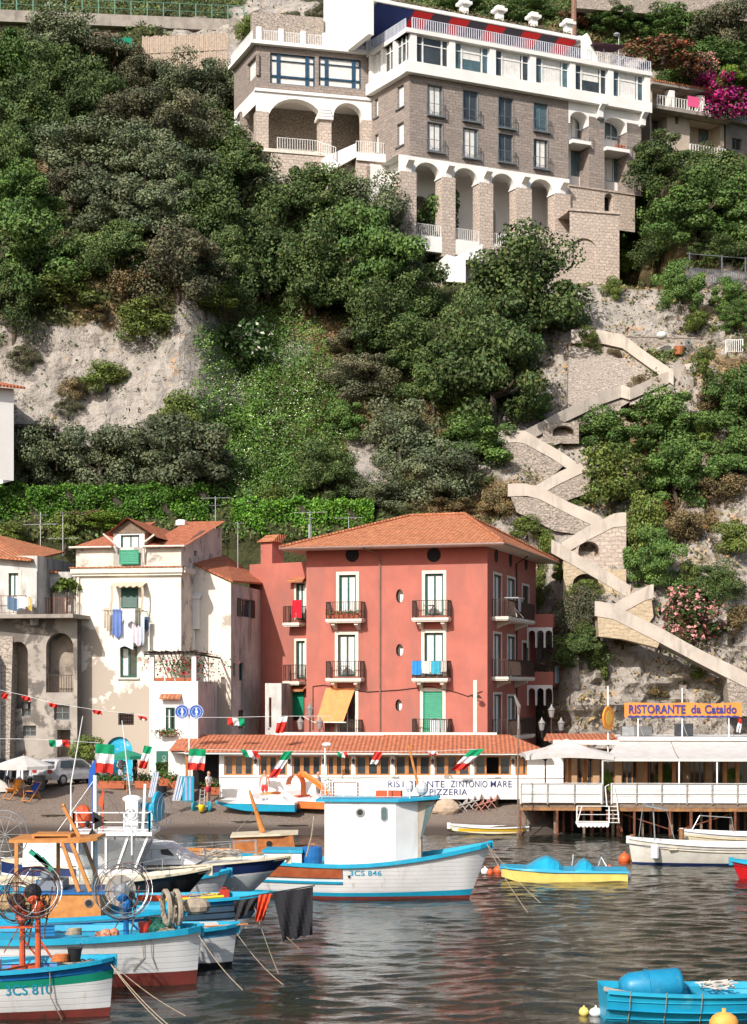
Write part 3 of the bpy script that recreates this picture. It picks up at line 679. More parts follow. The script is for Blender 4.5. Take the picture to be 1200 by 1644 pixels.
SHRUBS = [
('bloom',385,560,120,95,'big rounded shrub dotted with white blossom, left of the flowering slope'),
('bush',232,515,95,65,'green shrub hanging over the top of the rock face'),
('scrub',155,500,60,40,'yellowing shrub above the rock face'),
('bush',105,472,110,70,'green shrub at the top left of the rock face'),
('scrub',205,470,90,70,'dry brown-green shrub between the green ones above the rock'),
('bush',330,480,90,60,'green shrub under the purple-grey thicket'),
('drab',38,578,55,50,'grey-green bush on the left of the rock face'),
('bush',172,607,80,45,'green bush growing from the middle of the rock face'),
('scrub',118,622,60,50,'pale straggly bush left of the green one on the rock face'),
('drab',110,655,50,35,'small bush low on the rock face'),
('bush',288,665,75,60,'green shrub at the lower right of the rock face'),
('bush',740,660,80,60,'green shrub left of the zigzag below the great evergreen'),
('green',850,650,70,60,'green shrub at the top of the shaded lower great tree'),
('scrub',730,818,90,36,'rust-brown dry shrub behind the pink roof ridge'),
('scrub',800,808,70,60,'tall dry grass clump left of the lowest zigzag turn'),
('bush',878,882,36,48,'green shrub peeping over the right eave of the pink house'),
('bush',870,945,34,60,'shrub between the pink house and the rock'),
('drab',925,985,70,100,'thin grey-green tree growing beside the lower arch'),
('oak',932,1042,90,75,'dark green shrub in the shade right of the pink house'),
('bush',962,1070,30,70,'hanging green shrub at the edge of the building shadow'),
('bush',940,950,60,30,'small shrub in front of the lower arch'),
('green',985,700,125,84,'dense green shrub under the long stair flight, left half'),
('green',1078,682,140,104,'dense green shrub under the long stair flight, right half'),
('bush',985,775,120,95,'yellow-green shrub right of the middle zigzag turn'),
('green',1085,765,125,120,'green shrub covered slope right of the middle zigzag'),
('green',1185,650,120,120,'large green shrub on the right edge below the path'),
('green',1180,735,110,100,'green shrub on the right edge, middle of the slope'),
('scrub',1165,790,90,60,'brown dry bush on the right edge'),
('green',1050,905,90,100,'bright green shrub right of the tall stone stair pier'),
('bush',1036,845,66,90,'green shrub hanging beside the top of the tall stair pier'),
('oak',1155,940,95,70,'dark green shrub above the pink oleander'),
('pink',1110,995,140,96,'pink-flowering oleander above the bottom stair flight'),
('scrub',1060,1034,46,34,'small dry bush left of the bottom flight'),
('bush',1118,1078,66,48,'green bush under the bottom stair flight'),
('scrub',1052,1108,50,38,'grey-green bush on the cliff above the orange restaurant sign'),
('scrub',1178,1000,60,60,'dry bush on the right edge beside the oleander'),
('bush',945,551,46,46,'green shrub on the stone wall above the zigzag'),
('scrub',990,568,28,24,'tiny dry bush on the stone wall above the zigzag'),
('lime',1004,425,34,70,'yellow-green creeper at the foot of the bastion'),
('bush',985,465,36,34,'small shrub on the bare rocks under the bastion'),
('green',1092,462,70,80,'green shrub left of the metal fence'),
('green',1170,480,60,60,'green shrub under the metal fence'),
('green',1185,512,60,50,'green shrub right above the path wall'),
('bush',1118,522,70,40,'low shrub above the white bowl on the path wall'),
('bush',1130,590,36,50,'green shrub below the stone path wall'),
('green',940,328,50,26,'small green shrub on the bastion ledge'),
('rusty',1065,78,100,50,'red-flowering oleander above the beige block'),
('rusty',1105,100,50,40,'reddish oleander right of the larger one'),
('pink',1134,104,46,40,'pale pink oleander beside the purple bougainvillea'),
('magenta',1130,128,45,30,'small purple bougainvillea clump by the pink oleander'),
('magenta',1172,158,100,62,'large purple bougainvillea over the grey-beige house'),
('lime',1170,120,40,40,'yellow-green shrub behind the bougainvillea'),
('green',740,6,100,34,'green hedge behind the hotel canopy, left'),
('green',850,16,90,40,'green hedge behind the hotel chimneys, middle'),
('rusty',925,28,60,36,'reddish shrub behind the last hotel chimney'),
('green',985,32,90,45,'green shrub right of the last hotel chimney'),
('drab',520,28,60,50,'pale bare bush behind the hotel balustrade'),
('bush',402,50,45,50,'green creeper at the left end of the balustrade'),
('drab',465,35,45,40,'spindly shrub on the rubble garden wall'),
('bush',28,862,80,36,'green shrub behind the left roof'),
('bush',105,858,80,60,'green shrub behind the television aerials'),
('lime',180,838,90,30,'light green shrub over the white house roof'),
('scrub',150,832,70,28,'dry tuft on the slope above the white house'),
('bush',435,800,60,30,'green shrub along the top of the right hedge'),
('bush',910,775,46,34,'light green shrub at the middle zigzag landing'),
('scrub',1140,640,60,50,'dry straw-coloured bush below the path wall'),
('scrub',1100,850,80,60,'brown-green scrub right of the tall stair pier'),
('bush',1120,700,70,60,'olive-green scrub on the right slope'),
('scrub',1035,620,46,34,'dry scrub above the long stair flight shrubs'),
('rusty',1060,815,40,34,'reddish bush above the tall stair pier'),
('bush',1110,930,40,50,'creeper right of the bright green shrub'),
('bush',1175,870,70,60,'green bush on the right edge above the dark green one'),
('scrub',842,784,50,26,'dry scrub at the foot of the upper brick wall of the zigzag'),
('bush',935,800,50,28,'small green scrub between the two middle zigzag walls'),
('bush',846,848,60,34,'low green scrub under the lowest long zigzag wall'),
('scrub',985,715,60,36,'dry scrub beside the small arch of the zigzag'),
('bush',880,724,34,20,'tuft at the left foot of the small arch'),
('scrub',1000,1030,60,24,'dry scrub along the ochre wall foot'),
('bush',900,920,30,40,'shrub at the left foot of the ochre arch'),
('scrub',935,690,60,26,'straw scrub under the long stair flight'),
]
for k, cx, cy, w_, h_, lab in SHRUBS:
    bs = W(cx, cy+h_*.4, 161.5 if cx > 1125 else 159.5) if (cy < 180 and cx > 1040) else None
    tree('shrub', 'shrub', lab, k, cx, cy, w_, h_, group='shrubs on the hillside', trunk=False, base=bs)
cover('undergrowth', 'mixed green and straw-coloured undergrowth over the hillside', 170000, -44, 46, 17.5, 84,
      lambda px, py, C, x, z: ((C[:,0] < .38) | (nr.random(len(x)) < .06)) & ((x < 11) | (py > 0)), (.066,.105,.030), .13, (.14,.135,.05), .22, bulge=.3)
inr = lambda px, py: (((px-430)/120)**2+((py-665)/150)**2 < 1.25-.7*nr.random(len(px))**2) | (((px-395)/70)**2+((py-560)/50)**2 < 1.2-.6*nr.random(len(px)))
cover('flowering_creeper', 'bright green creeper dotted with small white flowers covering the slope', 120000, -19, 2, 18, 44,
      lambda px, py, C, x, z: inr(px+14*np.sin(z), py+10*np.sin(x*1.3)), (.075,.145,.028), .085, (.11,.21,.04), .3, .45, 'creeper', bulge=.8)
cover('white_flowers', 'small white flowers sprinkled over the green creeper', 16000, -19, 2, 18, 44,
      lambda px, py, C, x, z: inr(px, py) & (nr.random(len(x)) < .6+.5*np.sin(x*1.1)*np.sin(z*.9)), (.70,.73,.60), .044, None, 0, .75, 'flowers', bulge=.85)
cover('cliff_weeds', 'dry weeds and small plants in the cracks of the right-hand cliff', 26000, 10, 40, 5, 44,
      lambda px, py, C, x, z: nr.random(len(x)) < .25+.75*(np.sin(x*.7+z*.3)*np.sin(z*.5-x*.3) > .25), (.12,.115,.05), .12, (.30,.20,.10), .45, bulge=.2)
def hedge(label, px0, px1, d, top, bot, base, n):
    x0, x1 = (px0-CX)*d/F, (px1-CX)*d/F; zt = CH+(HY-top)*d/F; zb = CH+(HY-bot)*d/F
    k = int(n*.72); x = nr.uniform(x0, x1, n); z = np.concatenate([nr.uniform(zb, zt, k), np.full(n-k, zt)]); y = np.concatenate([np.full(k, d), nr.uniform(d, d+2.2, n-k)])
    b = .4*np.sin(x*1.7+np.sin(z*2))*np.sin(z*1.9+x*.3)+.25*np.sin(x*4.1+z*3); y[:k] += b[:k]; z[k:] += .5*b[k:]; P = np.stack([x, y+nr.normal(size=n)*.12, z+nr.normal(size=n)*.12], 1)
    Nn = nr.normal(size=(n,3))*.8+np.array([0,-.5,.7]); me = leafmesh('hedge', P-P[0], Nn, .085*(.6+.8*nr.random(n)), tints(n, base, .35, tuple(q*1.7 for q in base), .3)); o = thing('hedge', label, 'hedge', P[0].tolist())
    c = bpy.data.objects.new('leaves', me); COL.objects.link(c); c.parent = o
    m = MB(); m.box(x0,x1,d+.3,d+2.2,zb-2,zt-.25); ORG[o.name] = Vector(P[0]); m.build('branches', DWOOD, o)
hedge('long clipped bright green hedge above the white house, below the olive trees', -60, 335, 119.0, 783, 850, (.075,.175,.022), 30000)
hedge('clipped bright green hedge left of the pink house roof', 372, 600, 118.6, 806, 868, (.08,.185,.022), 22000)
def hotel():
    C0 = W(658,250,147); root = thing('clifftop_hotel', 'large brown stone hotel with a white glazed top storey and arcade, high on the cliff', 'hotel', (C0.x+8, 150, 44))
    fr = HF; Lf = fr.L; uz = fr.uz
    z_top = uz(658,119)[1]; z_bot = uz(660,250)[1]; z_band = uz(660,101)[1]; z_roof = uz(660,49)[1]
    u913 = uz(913,0)[0]; dep = 9.5
    LA = W(598,0,152.4); FL = Fr(LA, fr.A)                        # left-hand face
    cols = [(687,711,137,186,197,244),(744,768,146,195,206,254),(801,824.5,157,206,215,261),(857.6,880,166,211,224,271)]
    ops = []
    for x0,x1,a,b,c,d in cols: ops += [fr.rect(x0,a,x1,b), fr.rect(x0,c,x1,d)]
    mb = MB(); wall(mb, fr, 0, u913, z_bot, z_top, ops, .25)
    lo = [FL.rect(637.5,137,648.5,173), FL.rect(637.5,197,648.5,234), FL.rect(601.5,158,607.5,188), FL.rect(602,215,608,247)]
    wall(mb, FL, 0, FL.L, z_bot-.0, z_top, lo, .25)
    for u0,u1 in ((uz(946,0)[0],uz(971,0)[0]),(uz(1007,0)[0],uz(1030,0)[0])):       # stone piers of the recessed end bay
        mb.M = fr.M; mb.box(u0,u1,.0,1.6,z_bot-.6,z_top-1.0); mb.M = None
    mb.M = fr.M; mb.box(uz(1030,0)[0]-.02,uz(1030,0)[0],1.6,dep,z_bot-.6,z_top); mb.box(u913-.01,u913+.01,0,1.6,z_bot,z_top); mb.M = None
    mb.build('stone_wall', STONEH, root)
    for i, o in enumerate(ops):
        cur = [(.1,.9,.0),(.1,.9,.05),None,(.1,.85,0),None,None,None,(.25,.9,.05)][i]
        w_ = window(root, fr, o, .25, GREYF, [GLASSB,GLASS,GLASS][i % 3], nv=2, curtain=cur, fw=.08)
        k = MB(); k.M = fr.M; a,b,c,d = o; k.box(a-.12,b+.22,-.30,.02,c-.12,c); rail(k, [(a-.08,-.02,c),(a-.08,-.26,c),(b+.18,-.26,c),(b+.18,-.02,c)], .95, .5, .008); k.build('window_rail', GREYF, w_)
        q = MB(); q.M = fr.M; q.box(a-.06,a-.001,-.03,.1,c,d+.06); q.box(b+.001,b+.06,-.03,.1,c,d+.06); q.box(a,b,-.03,.1,d+.001,d+.06); q.build('surround', GREYF, w_)
    for o in lo: window(root, FL, o, .25, GREYF, CURT, nv=1, sill=GREYF)
    bay = MB(); ur = uz(1030,0)[0]
    dops = [fr.rect(917,180,935,222,-1.5), fr.rect(971,190,993,225,-1.5), fr.rect(917,240,935,283,-1.5), fr.rect(973,248,996,292,-1.5)]
    F2 = Fr((fr.P(0,1.5,0).x, fr.P(0,1.5,0).y), (fr.P(Lf,1.5,0).x, fr.P(Lf,1.5,0).y))
    wall(bay, F2, u913, ur, z_bot-.6, z_top, dops, .1)
    bay.build('bay_wall', WHITEH, root)
    for i, o in enumerate(dops): window(root, F2, o, .12, WFRAME if i == 1 else GREYF, GLASSB, nv=2, curtain=(.0,.6,.0) if i in (0,3) else None)
    ab = MB(); a1 = fr.rect(916,170,945,285); a2 = fr.rect(971,182,1006,285)
    wall(ab, fr, u913+.01, ur, z_top-1.9, z_top-.003, [(a1[0],a1[1],z_top-1.9,z_top-.75,.7),(a2[0],a2[1],z_top-1.9,z_top-.75,.7)], 1.5)
    ab.build('bay_arches', WHITEH, root)
    for (x0,y0,x1,y1) in ((915,226,945,232),(970,237,1007,244)):
        u0,u1,zz,_ = fr.rect(x0,y0,x1,y1); b_ = MB(); b_.M = fr.M; b_.box(u0,u1,-.5,1.5,zz-.05,zz+.25); bo = b_.build('balcony', WHITEH, root)
        r_ = MB(); r_.M = fr.M; rail(r_, [(u0,-.45,zz+.25),(u1,-.45,zz+.25)], .9, .5, .008); r_.build('railing', STEEL, bo)
        for k in range(3 if x0 > 950 else 0):
            p = MB(); p.M = fr.M; p.lathe([(.12,0),(.18,.3)], (u0+1.2+k*.35,-.3,zz+.25), 8); p.build('flower_pot', paint((.45,.12,.05)), bo)
    for px, py in ((962,182),(1030,195)):
        u, z = uz(px, py); k = MB(); k.M = fr.M; k.prism([(u-.25,0,z+1.0),(u-.25,-.9,z+1.0),(u-.25,-.9,z+.6),(u-.25,-.4,z+.2),(u-.25,-.35,z-.4),(u-.25,0,z-.5)], (.5,0,0)); k.build('bracket', WHITEH, root)
    b = MB(); b.M = fr.M; b.box(-.6,Lf+.1,-.6,dep,z_top+.003,z_band); b.M = FL.M; b.box(-.2,FL.L+.3,-.55,1,z_top+.004,z_band-.003)
    b.box(-.2,FL.L+.3,-.5,2,z_roof-.35,z_roof-.003); b.M = fr.M; b.box(-.6,Lf+.1,-.6,dep,z_roof-.35,z_roof)
    for px in (661,723,788,852.5,916,977,1036):
        u = uz(px,0)[0]; b.box(u-.28,u+.28,-.45,.05,z_band,z_roof-.352)
    b.M = FL.M
    for u in (.3, FL.L*.38, FL.L*.7): b.box(u-.2,u+.2,-.42,.05,z_band,z_roof-.352)
    b.build('white_storey', WHITEH, root)
    ps = [661,723,788,852.5,916,977,1036]
    for i in range(6):
        u0 = uz(ps[i],0)[0]+.28; u1 = uz(ps[i+1],0)[0]-.28
        m = MB(); m.M = fr.M; zb = z_band; zt = z_roof-.353; W3 = u1-u0
        for a_,b_ in ((u0,u0+.1),(u0+W3*.2,u0+W3*.2+.12),(u1-W3*.22,u1-W3*.22+.12),(u1-.1,u1)): m.box(a_,b_,-.2,-.08,zb,zt)
        m.box(u0,u1,-.19,-.09,zb,zb+.1); m.box(u0,u1,-.19,-.09,zt-.1,zt); m.box(u0,u1,-.18,-.1,zt-.75,zt-.68)
        o = m.build('window', WFRAME, root)
        g = MB(); g.M = fr.M; g.face([(u0,-.12,zb),(u1,-.12,zb),(u1,-.12,zt),(u0,-.12,zt)]); g.build('pane', GLASSB if i % 2 else GLASS, o)
        if i != 0:
            c = MB(); c.M = fr.M; lowz = zb+(1.1 if i in (1,4) else .1); c.grid([[(u0+W3*(.23+.52*k/14),-.125-(.01 if k % 2 else 0),z) for k in range(15)] for z in (lowz, zt-.1)]); c.build('curtain', CURT, o)
    for (a_,b_) in ((.3,FL.L*.38),(FL.L*.38,FL.L*.7),(FL.L*.7,FL.L)):
        m = MB(); m.M = FL.M
        for u in (a_+.25,(a_+b_)/2,b_-.25): m.box(u-.05,u+.05,-.2,-.1,z_band,z_roof-.353)
        m.box(a_,b_,-.19,-.1,z_roof-1.0,z_roof-.92); o = m.build('window', WFRAME, root)
        g = MB(); g.M = FL.M; g.face([(a_,-.12,z_band),(b_,-.12,z_band),(b_,-.12,z_roof-.353),(a_,-.12,z_roof-.353)]); g.build('pane', CURT if a_ < 1 else GLASS, o)
    r_ = MB(); r_.M = fr.M; rail(r_, [(0,-.5,z_roof),(uz(945,0)[0],-.5,z_roof)], .95, .22, .03, .04); rail(r_, [(uz(955,0)[0],-.5,z_roof),(Lf,-.5,z_roof)], .95, .22, .02, .03)
    r_.M = FL.M; rail(r_, [(0,-.4,z_roof),(FL.L,-.4,z_roof)], .95, .22, .03, .04); r_.build('terrace_railing', paint((.62,.64,.72)), root)
    zb2 = uz(729,385)[1]; piers = [(640,667),(706.6,729.5),(767,790),(826,852),(888,914)]
    U = [(uz(a,0)[0], uz(b,0)[0]) for a,b in piers]; sp = z_bot-1.45
    ar = MB(); arch = [(U[i][1], U[i+1][0], sp-1.2, z_bot-.35, .95) for i in range(4)]
    wall(ar, fr, U[0][0], U[4][1], sp, z_bot-.003, [(a_,b_,sp,d_,r) for a_,b_,_,d_,r in arch], .9)
    ar.M = fr.M; ar.face([(U[0][0],0,z_bot-.01),(U[4][1],0,z_bot-.01),(U[4][1],dep,z_bot-.01),(U[0][0],dep,z_bot-.01)])
    ar.M = FL.M; ar.box(FL.L-3.4,FL.L,.003,.5,z_bot-1.0,z_bot-.005); ar.box(-.1,FL.L,-.06,.2,z_bot-.35,z_bot-.006)
    ar.build('arcade', WHITEH, root)
    for i, (a_,b_) in enumerate(U):
        pm_ = MB(); pm_.M = fr.M; pm_.box(a_+.04,b_-.04,-.32,.9,zb2-(1.6 if i else 3)-(1.5 if i == 4 else 0),sp); pm_.build('stone_pier', STONEP, root)
        cp = MB(); cp.M = fr.M; m_ = (a_+b_)/2; cp.prism([(m_-.3,-.13,sp+1.1),(m_-.3,-.95,sp+1.1),(m_-.3,-.95,sp+.8),(m_-.3,-.35,sp+.35),(m_-.3,-.3,sp-.1),(m_-.3,-.13,sp-.1)], (.6,0,0)); cp.box(a_-.05,b_+.05,-.2,.95,sp-.12,sp+.002); cp.build('pier_bracket', WHITEH, root)
    bk = MB(); F3 = Fr(tuple(fr.P(0,3.4,0))[:2], tuple(fr.P(Lf,3.4,0))[:2]); us = [uz(x,0)[0] for x in (690,720,735,765,800,830)]
    wall(bk, F3, U[0][0]-1, u913, zb2-1, z_bot, [(us[0],us[1],zb2,z_bot-2.2,.8),(us[2]+.3,us[3]-.3,zb2,z_bot-2.4,.7),(us[4]+.5,us[4]+1.7,zb2,z_bot-2.4,.6),(us[4]+3.2,us[4]+4.1,zb2,z_bot-2)], .7)
    bk.M = fr.M; bk.box(u913-.3,u913-.05,.9,5,zb2-1.5,z_bot-.02); bk.build('arcade_back_wall', WHITEH, root)
    dk = MB(); dk.M = F3.M; dk.face([(U[0][0]-1,.7,zb2-2),(u913,.7,zb2-2),(u913,.7,z_bot),(U[0][0]-1,.7,z_bot)]); dk.build('grotto_wall', STONER, root)
    fl = MB(); fl.M = fr.M; fl.box(U[0][0]-.5,U[4][0],-.25,6,zb2-.35,zb2); fl.box(U[0][1]-.5,U[2][0],-.3,.2,zb2-1.3,zb2-.1); fl.build('arcade_floor', WHITEH, root)
    for i in range(3): rr = MB(); rr.M = fr.M; rail(rr, [(U[i][1],-.1,zb2),(U[i+1][0],-.1,zb2)], 1.0, .2, .02, .03); rr.build('arcade_railing', WFRAME, root)
    st = MB(); st.M = fr.M                                            # white stair inside the arcade
    for k in range(10): st.box(us[4]+.5+k*.32, us[4]+.85+k*.32, 3.0, 4.4, zb2, zb2+1.9-k*.19)
    st.build('inner_stair', STONEP, root)
    lw = MB(); a_ = fr.rect(971,310,985,341); z0 = uz(950,345)[1]
    wall(lw, fr, u913, uz(1008,0)[0]+.8, z0-1, z_bot-.6, [(a_[0],a_[1],z0,a_[3],.4)], .8); lw.M = fr.M; lw.box(u913,uz(1030,0)[0],-.1,.3,z_bot-.6,z_bot-.45)
    lw.build('lower_stone_wall', STONEP, root)
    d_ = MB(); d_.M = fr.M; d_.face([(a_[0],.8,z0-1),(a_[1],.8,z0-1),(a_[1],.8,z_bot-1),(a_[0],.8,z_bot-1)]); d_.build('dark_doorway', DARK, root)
    zc = z_roof+2.9; cn = MB(); cn.M = fr.M; uL = -2.2; uR = uz(948,0)[0]+.4
    cn.prism([(uL,2.2,zc),(uR,2.2,zc),(uR,dep,zc+.3),(uL,dep,zc+.3)], (0,0,.28)); cn.build('canopy_roof', WHITEH, root)
    aw = MB(); aw.M = fr.M; nst = 22
    for i in range(nst):
        u0 = uL+.3+(uR-uL-.6)*i/nst; u1 = uL+.3+(uR-uL-.6)*(i+1)/nst; aw.mi = 0 if i < 4 else ((i//2) % 2)+0
        if i >= 4: aw.mi = 1 if i % 4 in (0,1) else 2
        aw.face([(u0,2.4,zc-.06),(u1,2.4,zc-.06),(u1,7.2,zc-1.9),(u0,7.2,zc-1.9)])
    aw.build('shade_striped_awning', [cloth((.02,.04,.16)), cloth((.55,.02,.02)), cloth((.05,.045,.06))], root)  # dark stripes put the shade under the slab into the cloth colour
    wl = MB(); wl.M = fr.M; wl.box(-3,uR+1,7.3,dep,z_roof,zc-.003); wl.box(uL-.6,uL-.1,2.2,dep,z_roof,zc+.2); wl.prism([(uR-.1,1.0,z_roof),(uR+1.5,1.0,z_roof),(uR+.2,1.0,zc-.1),(uR-.1,1.0,zc+.2)], (0,1.0,0)); wl.build('terrace_back_wall', WHITEH, root)
    for k, px in enumerate((766,824,880,937)):
        u = uz(px,0)[0]+1.2; c = MB(); c.M = fr.M; c.box(u-.3,u+.3,4.2,4.8,zc+.25,zc+2.1); c.box(u-.55,u+.55,3.95,5.05,zc+2.1,zc+2.35); c.box(u-.35,u+.35,4.15,4.85,zc+2.35,zc+2.6); c.build('chimney', WHITEH, root)
    return z_roof, zc
Z_ROOF, Z_CAN = hotel()
def hotel_extras():
    fr = HF; uz = fr.uz
    P, Nn, S, Tn = [], [], [], []
    for k in range(60):                                   # planted strip along the canopy
        u = uz(690,0)[0]-2+k*.30; c = np.array(fr.P(u, 2.9, Z_CAN+.5)); n = 60
        d = nr.normal(size=(n,3)); d /= np.linalg.norm(d,axis=1,keepdims=True); P.append(c+d*nr.random((n,1))*np.array([.45,.5,.38])); Nn.append(d+[0,-.3,.4]); S.append(.09+.08*nr.random(n)); Tn.append(tints(n,(.10,.085,.05),.3,(.16,.13,.08),.4))
    P = np.concatenate(P); o = leafmesh('roof_planting', P-P[0], np.concatenate(Nn), np.concatenate(S), np.concatenate(Tn)); ob = bpy.data.objects.new('roof_planting', o); ob.location = P[0].tolist(); COL.objects.link(ob)
    tag(ob, 'strip of dry brown-green planting along the hotel canopy roof', 'planting', None, 'stuff')
    m = MB(); m.M = fr.M; u = uz(960,0)[0]; m.prism([(u-.3,0,Z_ROOF+1.9),(u+2.6,-.6,Z_ROOF+1.9),(u+3.1,2.2,Z_ROOF+2.3),(u+.2,2.8,Z_ROOF+2.3)], (0,0,.06)); m.mi = 1; m.tube([fr.M.inverted() @ fr.P(u+1.3,1.0,Z_ROOF), fr.M.inverted() @ fr.P(u+1.3,1.0,Z_ROOF+1.95)], .05)
    m.thing('parasol', [cloth((.05,.015,.03)), WFRAME], 'flat dark maroon parasol on the hotel roof terrace at the canopy end', 'parasol')
    m = MB(); p = fr.P(uz(958,0)[0], 3, Z_ROOF+2.9); m.lathe([(.05,0),(.5,.12),(.62,.3)], p, 14, (-.4,-.8,.4)); m.tube([p, p-Vector((0,0,1.0))], .05); m.thing('satellite_dish', paint((.5,.5,.5)), 'grey satellite dish at the right end of the hotel canopy', 'satellite dish')
hotel_extras()
def hotel_wing():
    A = W(411,0,150); B = W(597,0,152.6); fr = Fr(A, B); root = thing('hotel_wing', 'brown stone hotel wing with navy-framed picture windows over two big white arches', 'building', (A.x+4, 152, 52))
    uz = fr.uz; zt = uz(411,83)[1]; zr = uz(411,66)[1]; zb = uz(411,141)[1]; FLk = Fr(W(376,0,156), A)
    o1 = fr.rect(434,87,506,136); o2 = fr.rect(512,93,580,140)
    mb = MB(); wall(mb, fr, 0, fr.L, zb, zt+.6, [o1,o2], .3); wall(mb, FLk, 0, FLk.L, zb, zt+.6, [FLk.rect(397,95,412,128)], .3); mb.build('stone_wall', STONEH, root)
    window(root, FLk, FLk.rect(397,95,412,128), .3, GREYF, CURT, 1)
    for a,b,c,d in (o1,o2):
        m = MB(); m.M = fr.M; W_ = b-a
        for u,e in ((a,.12),(a+W_*.15,.3),(b-W_*.21,.3),(b-.12,.12)): m.box(u,u+e,.12,.2,c,d)
        m.box(a,b,.11,.19,d-.1,d); m.box(a,b,.11,.19,c,c+.08); m.box(a,b,.12,.21,c+.62,c+.78); m.box(a,b,.125,.2,d-.62,d-.55)
        o = m.build('window', BLUEF, root); g = MB(); g.M = fr.M; g.face([(a,.24,c),(b,.24,c),(b,.24,d),(a,.24,d)]); g.build('pane', CURT, o)
    r = MB(); r.M = fr.M; r.box(-.5,fr.L+.2,-.5,8,zt+.6,zr); r.M = FLk.M; r.box(-.3,FLk.L+.4,-.48,4,zt+.603,zr-.004)
    wall(r, fr, 0, fr.L, uz(411,240)[1]+3.2, zb-.003, [(*fr.rect(431,155,520,215)[:2],uz(411,240)[1]+3.2,uz(470,158)[1],2.0),(*fr.rect(536,155,582,215)[:2],uz(411,240)[1]+3.2,uz(560,165)[1],1.2)], 1.0)
    r.M = fr.M; r.box(-.1,fr.L,-.15,.3,zb-.25,zb-.006); r.face([(0,0,zb-.05),(fr.L,0,zb-.05),(fr.L,6,zb-.05),(0,6,zb-.05)])
    wall(r, FLk, 0, FLk.L, zb-1.4, zb-.004, [(.6,2.6,zb-1.4,zb-.6,.6)], .6); r.build('arches', WHITEH, root)
    zf = uz(411,245)[1]
    for x0,x1 in ((411,431),(513,532),(582,600)):
        p = MB(); p.M = fr.M; a,b = uz(x0,0)[0],uz(x1,0)[0]; p.box(a,b,-.1,1,zf-2.0,zf+3.6); p.build('stone_pier', STONEP, root)
    c = MB(); c.M = fr.M
    for k in range(4): a,b = uz(509,0)[0]+.0+k*.08,uz(534,0)[0]-k*.08; c.box(a,b,-.35+k*.04,1.0,zf+3.3+k*.28,zf+3.5+k*.28)
    c.build('moulded_capital', WHITEH, root)
    k = MB(); k.M = fr.M; k.box(-.5,fr.L+.5,4.5,5,zf-1.5,zb-.1); k.build('grotto_wall', STONER, root)
    f = MB(); f.M = fr.M; f.box(0,fr.L,-1.6,5,zf-.3,zf); f.build('loggia_floor', TRIM, root)
    rr = MB(); rr.M = fr.M; rail(rr, [(uz(440,0)[0],-1.5,zf),(uz(500,0)[0],-1.5,zf),(uz(528,0)[0],-2.6,zf-.8)], 1.0, .22, .02, .03); rr.build('loggia_railing', WFRAME, root)
    n = 5
    for i in range(n+1):
        bb = MB(); bb.M = fr.M; u = .2+(fr.L-.6)*i/n; bb.box(u-.2,u+.2,-.45,-.05,zr,zr+1.15); bb.build('balustrade_post', WHITEH, root)
    r2 = MB(); r2.M = fr.M
    for i in range(n): rail(r2, [(.4+(fr.L-.6)*i/n,-.25,zr),((fr.L-.6)*(i+1)/n,-.25,zr)], .95, .15, .018)
    r2.M = FLk.M; rail(r2, [(0,-.3,zr),(FLk.L,-.3,zr)], .95, .2, .02); r2.build('balustrade', WFRAME, root)
    s = MB(); q0 = uz(510,282); q1 = uz(562,248); s.M = fr.M; s.prism([(q0[0],-2.4,q0[1]-.6),(q1[0],-2.4,q1[1]-.9),(q1[0],-2.4,q1[1]+.3),(q0[0],-2.4,q0[1]+.9)], (0,1.6,0))
    a,b = q1[0],uz(612,0)[0]; s.box(a,b,-2.4,1.5,uz(580,268)[1]-.15,uz(580,264)[1]+.3); s.build('white_stair', WHITEH, root)
    zz = uz(580,264)[1]+.3; r3 = MB(); r3.M = fr.M; rail(r3, [(a,-2.3,zz),(b,-2.3,zz),(b,-.3,zz)], 1.0, .2, .02); r3.build('landing_railing', WFRAME, root)
    u_ = MB(); u_.M = fr.M; u_.box(uz(430,0)[0],b,-1.5,5,zf-3.8,zf-.31); u_.box(a,b-.1,-2.2,3,zz-4,zz-.55); u_.build('lower_stone_wall', STONEP, root)
    sd = MB(); sd.M = Fr(B, W(600,0,152.8)).M; sb = MB(); sb.M = fr.M; sb.box(fr.L,fr.L+.9,.2,3,zf-3,zt+.5); sb.build('link_wall', STONEH, root)
hotel_wing()
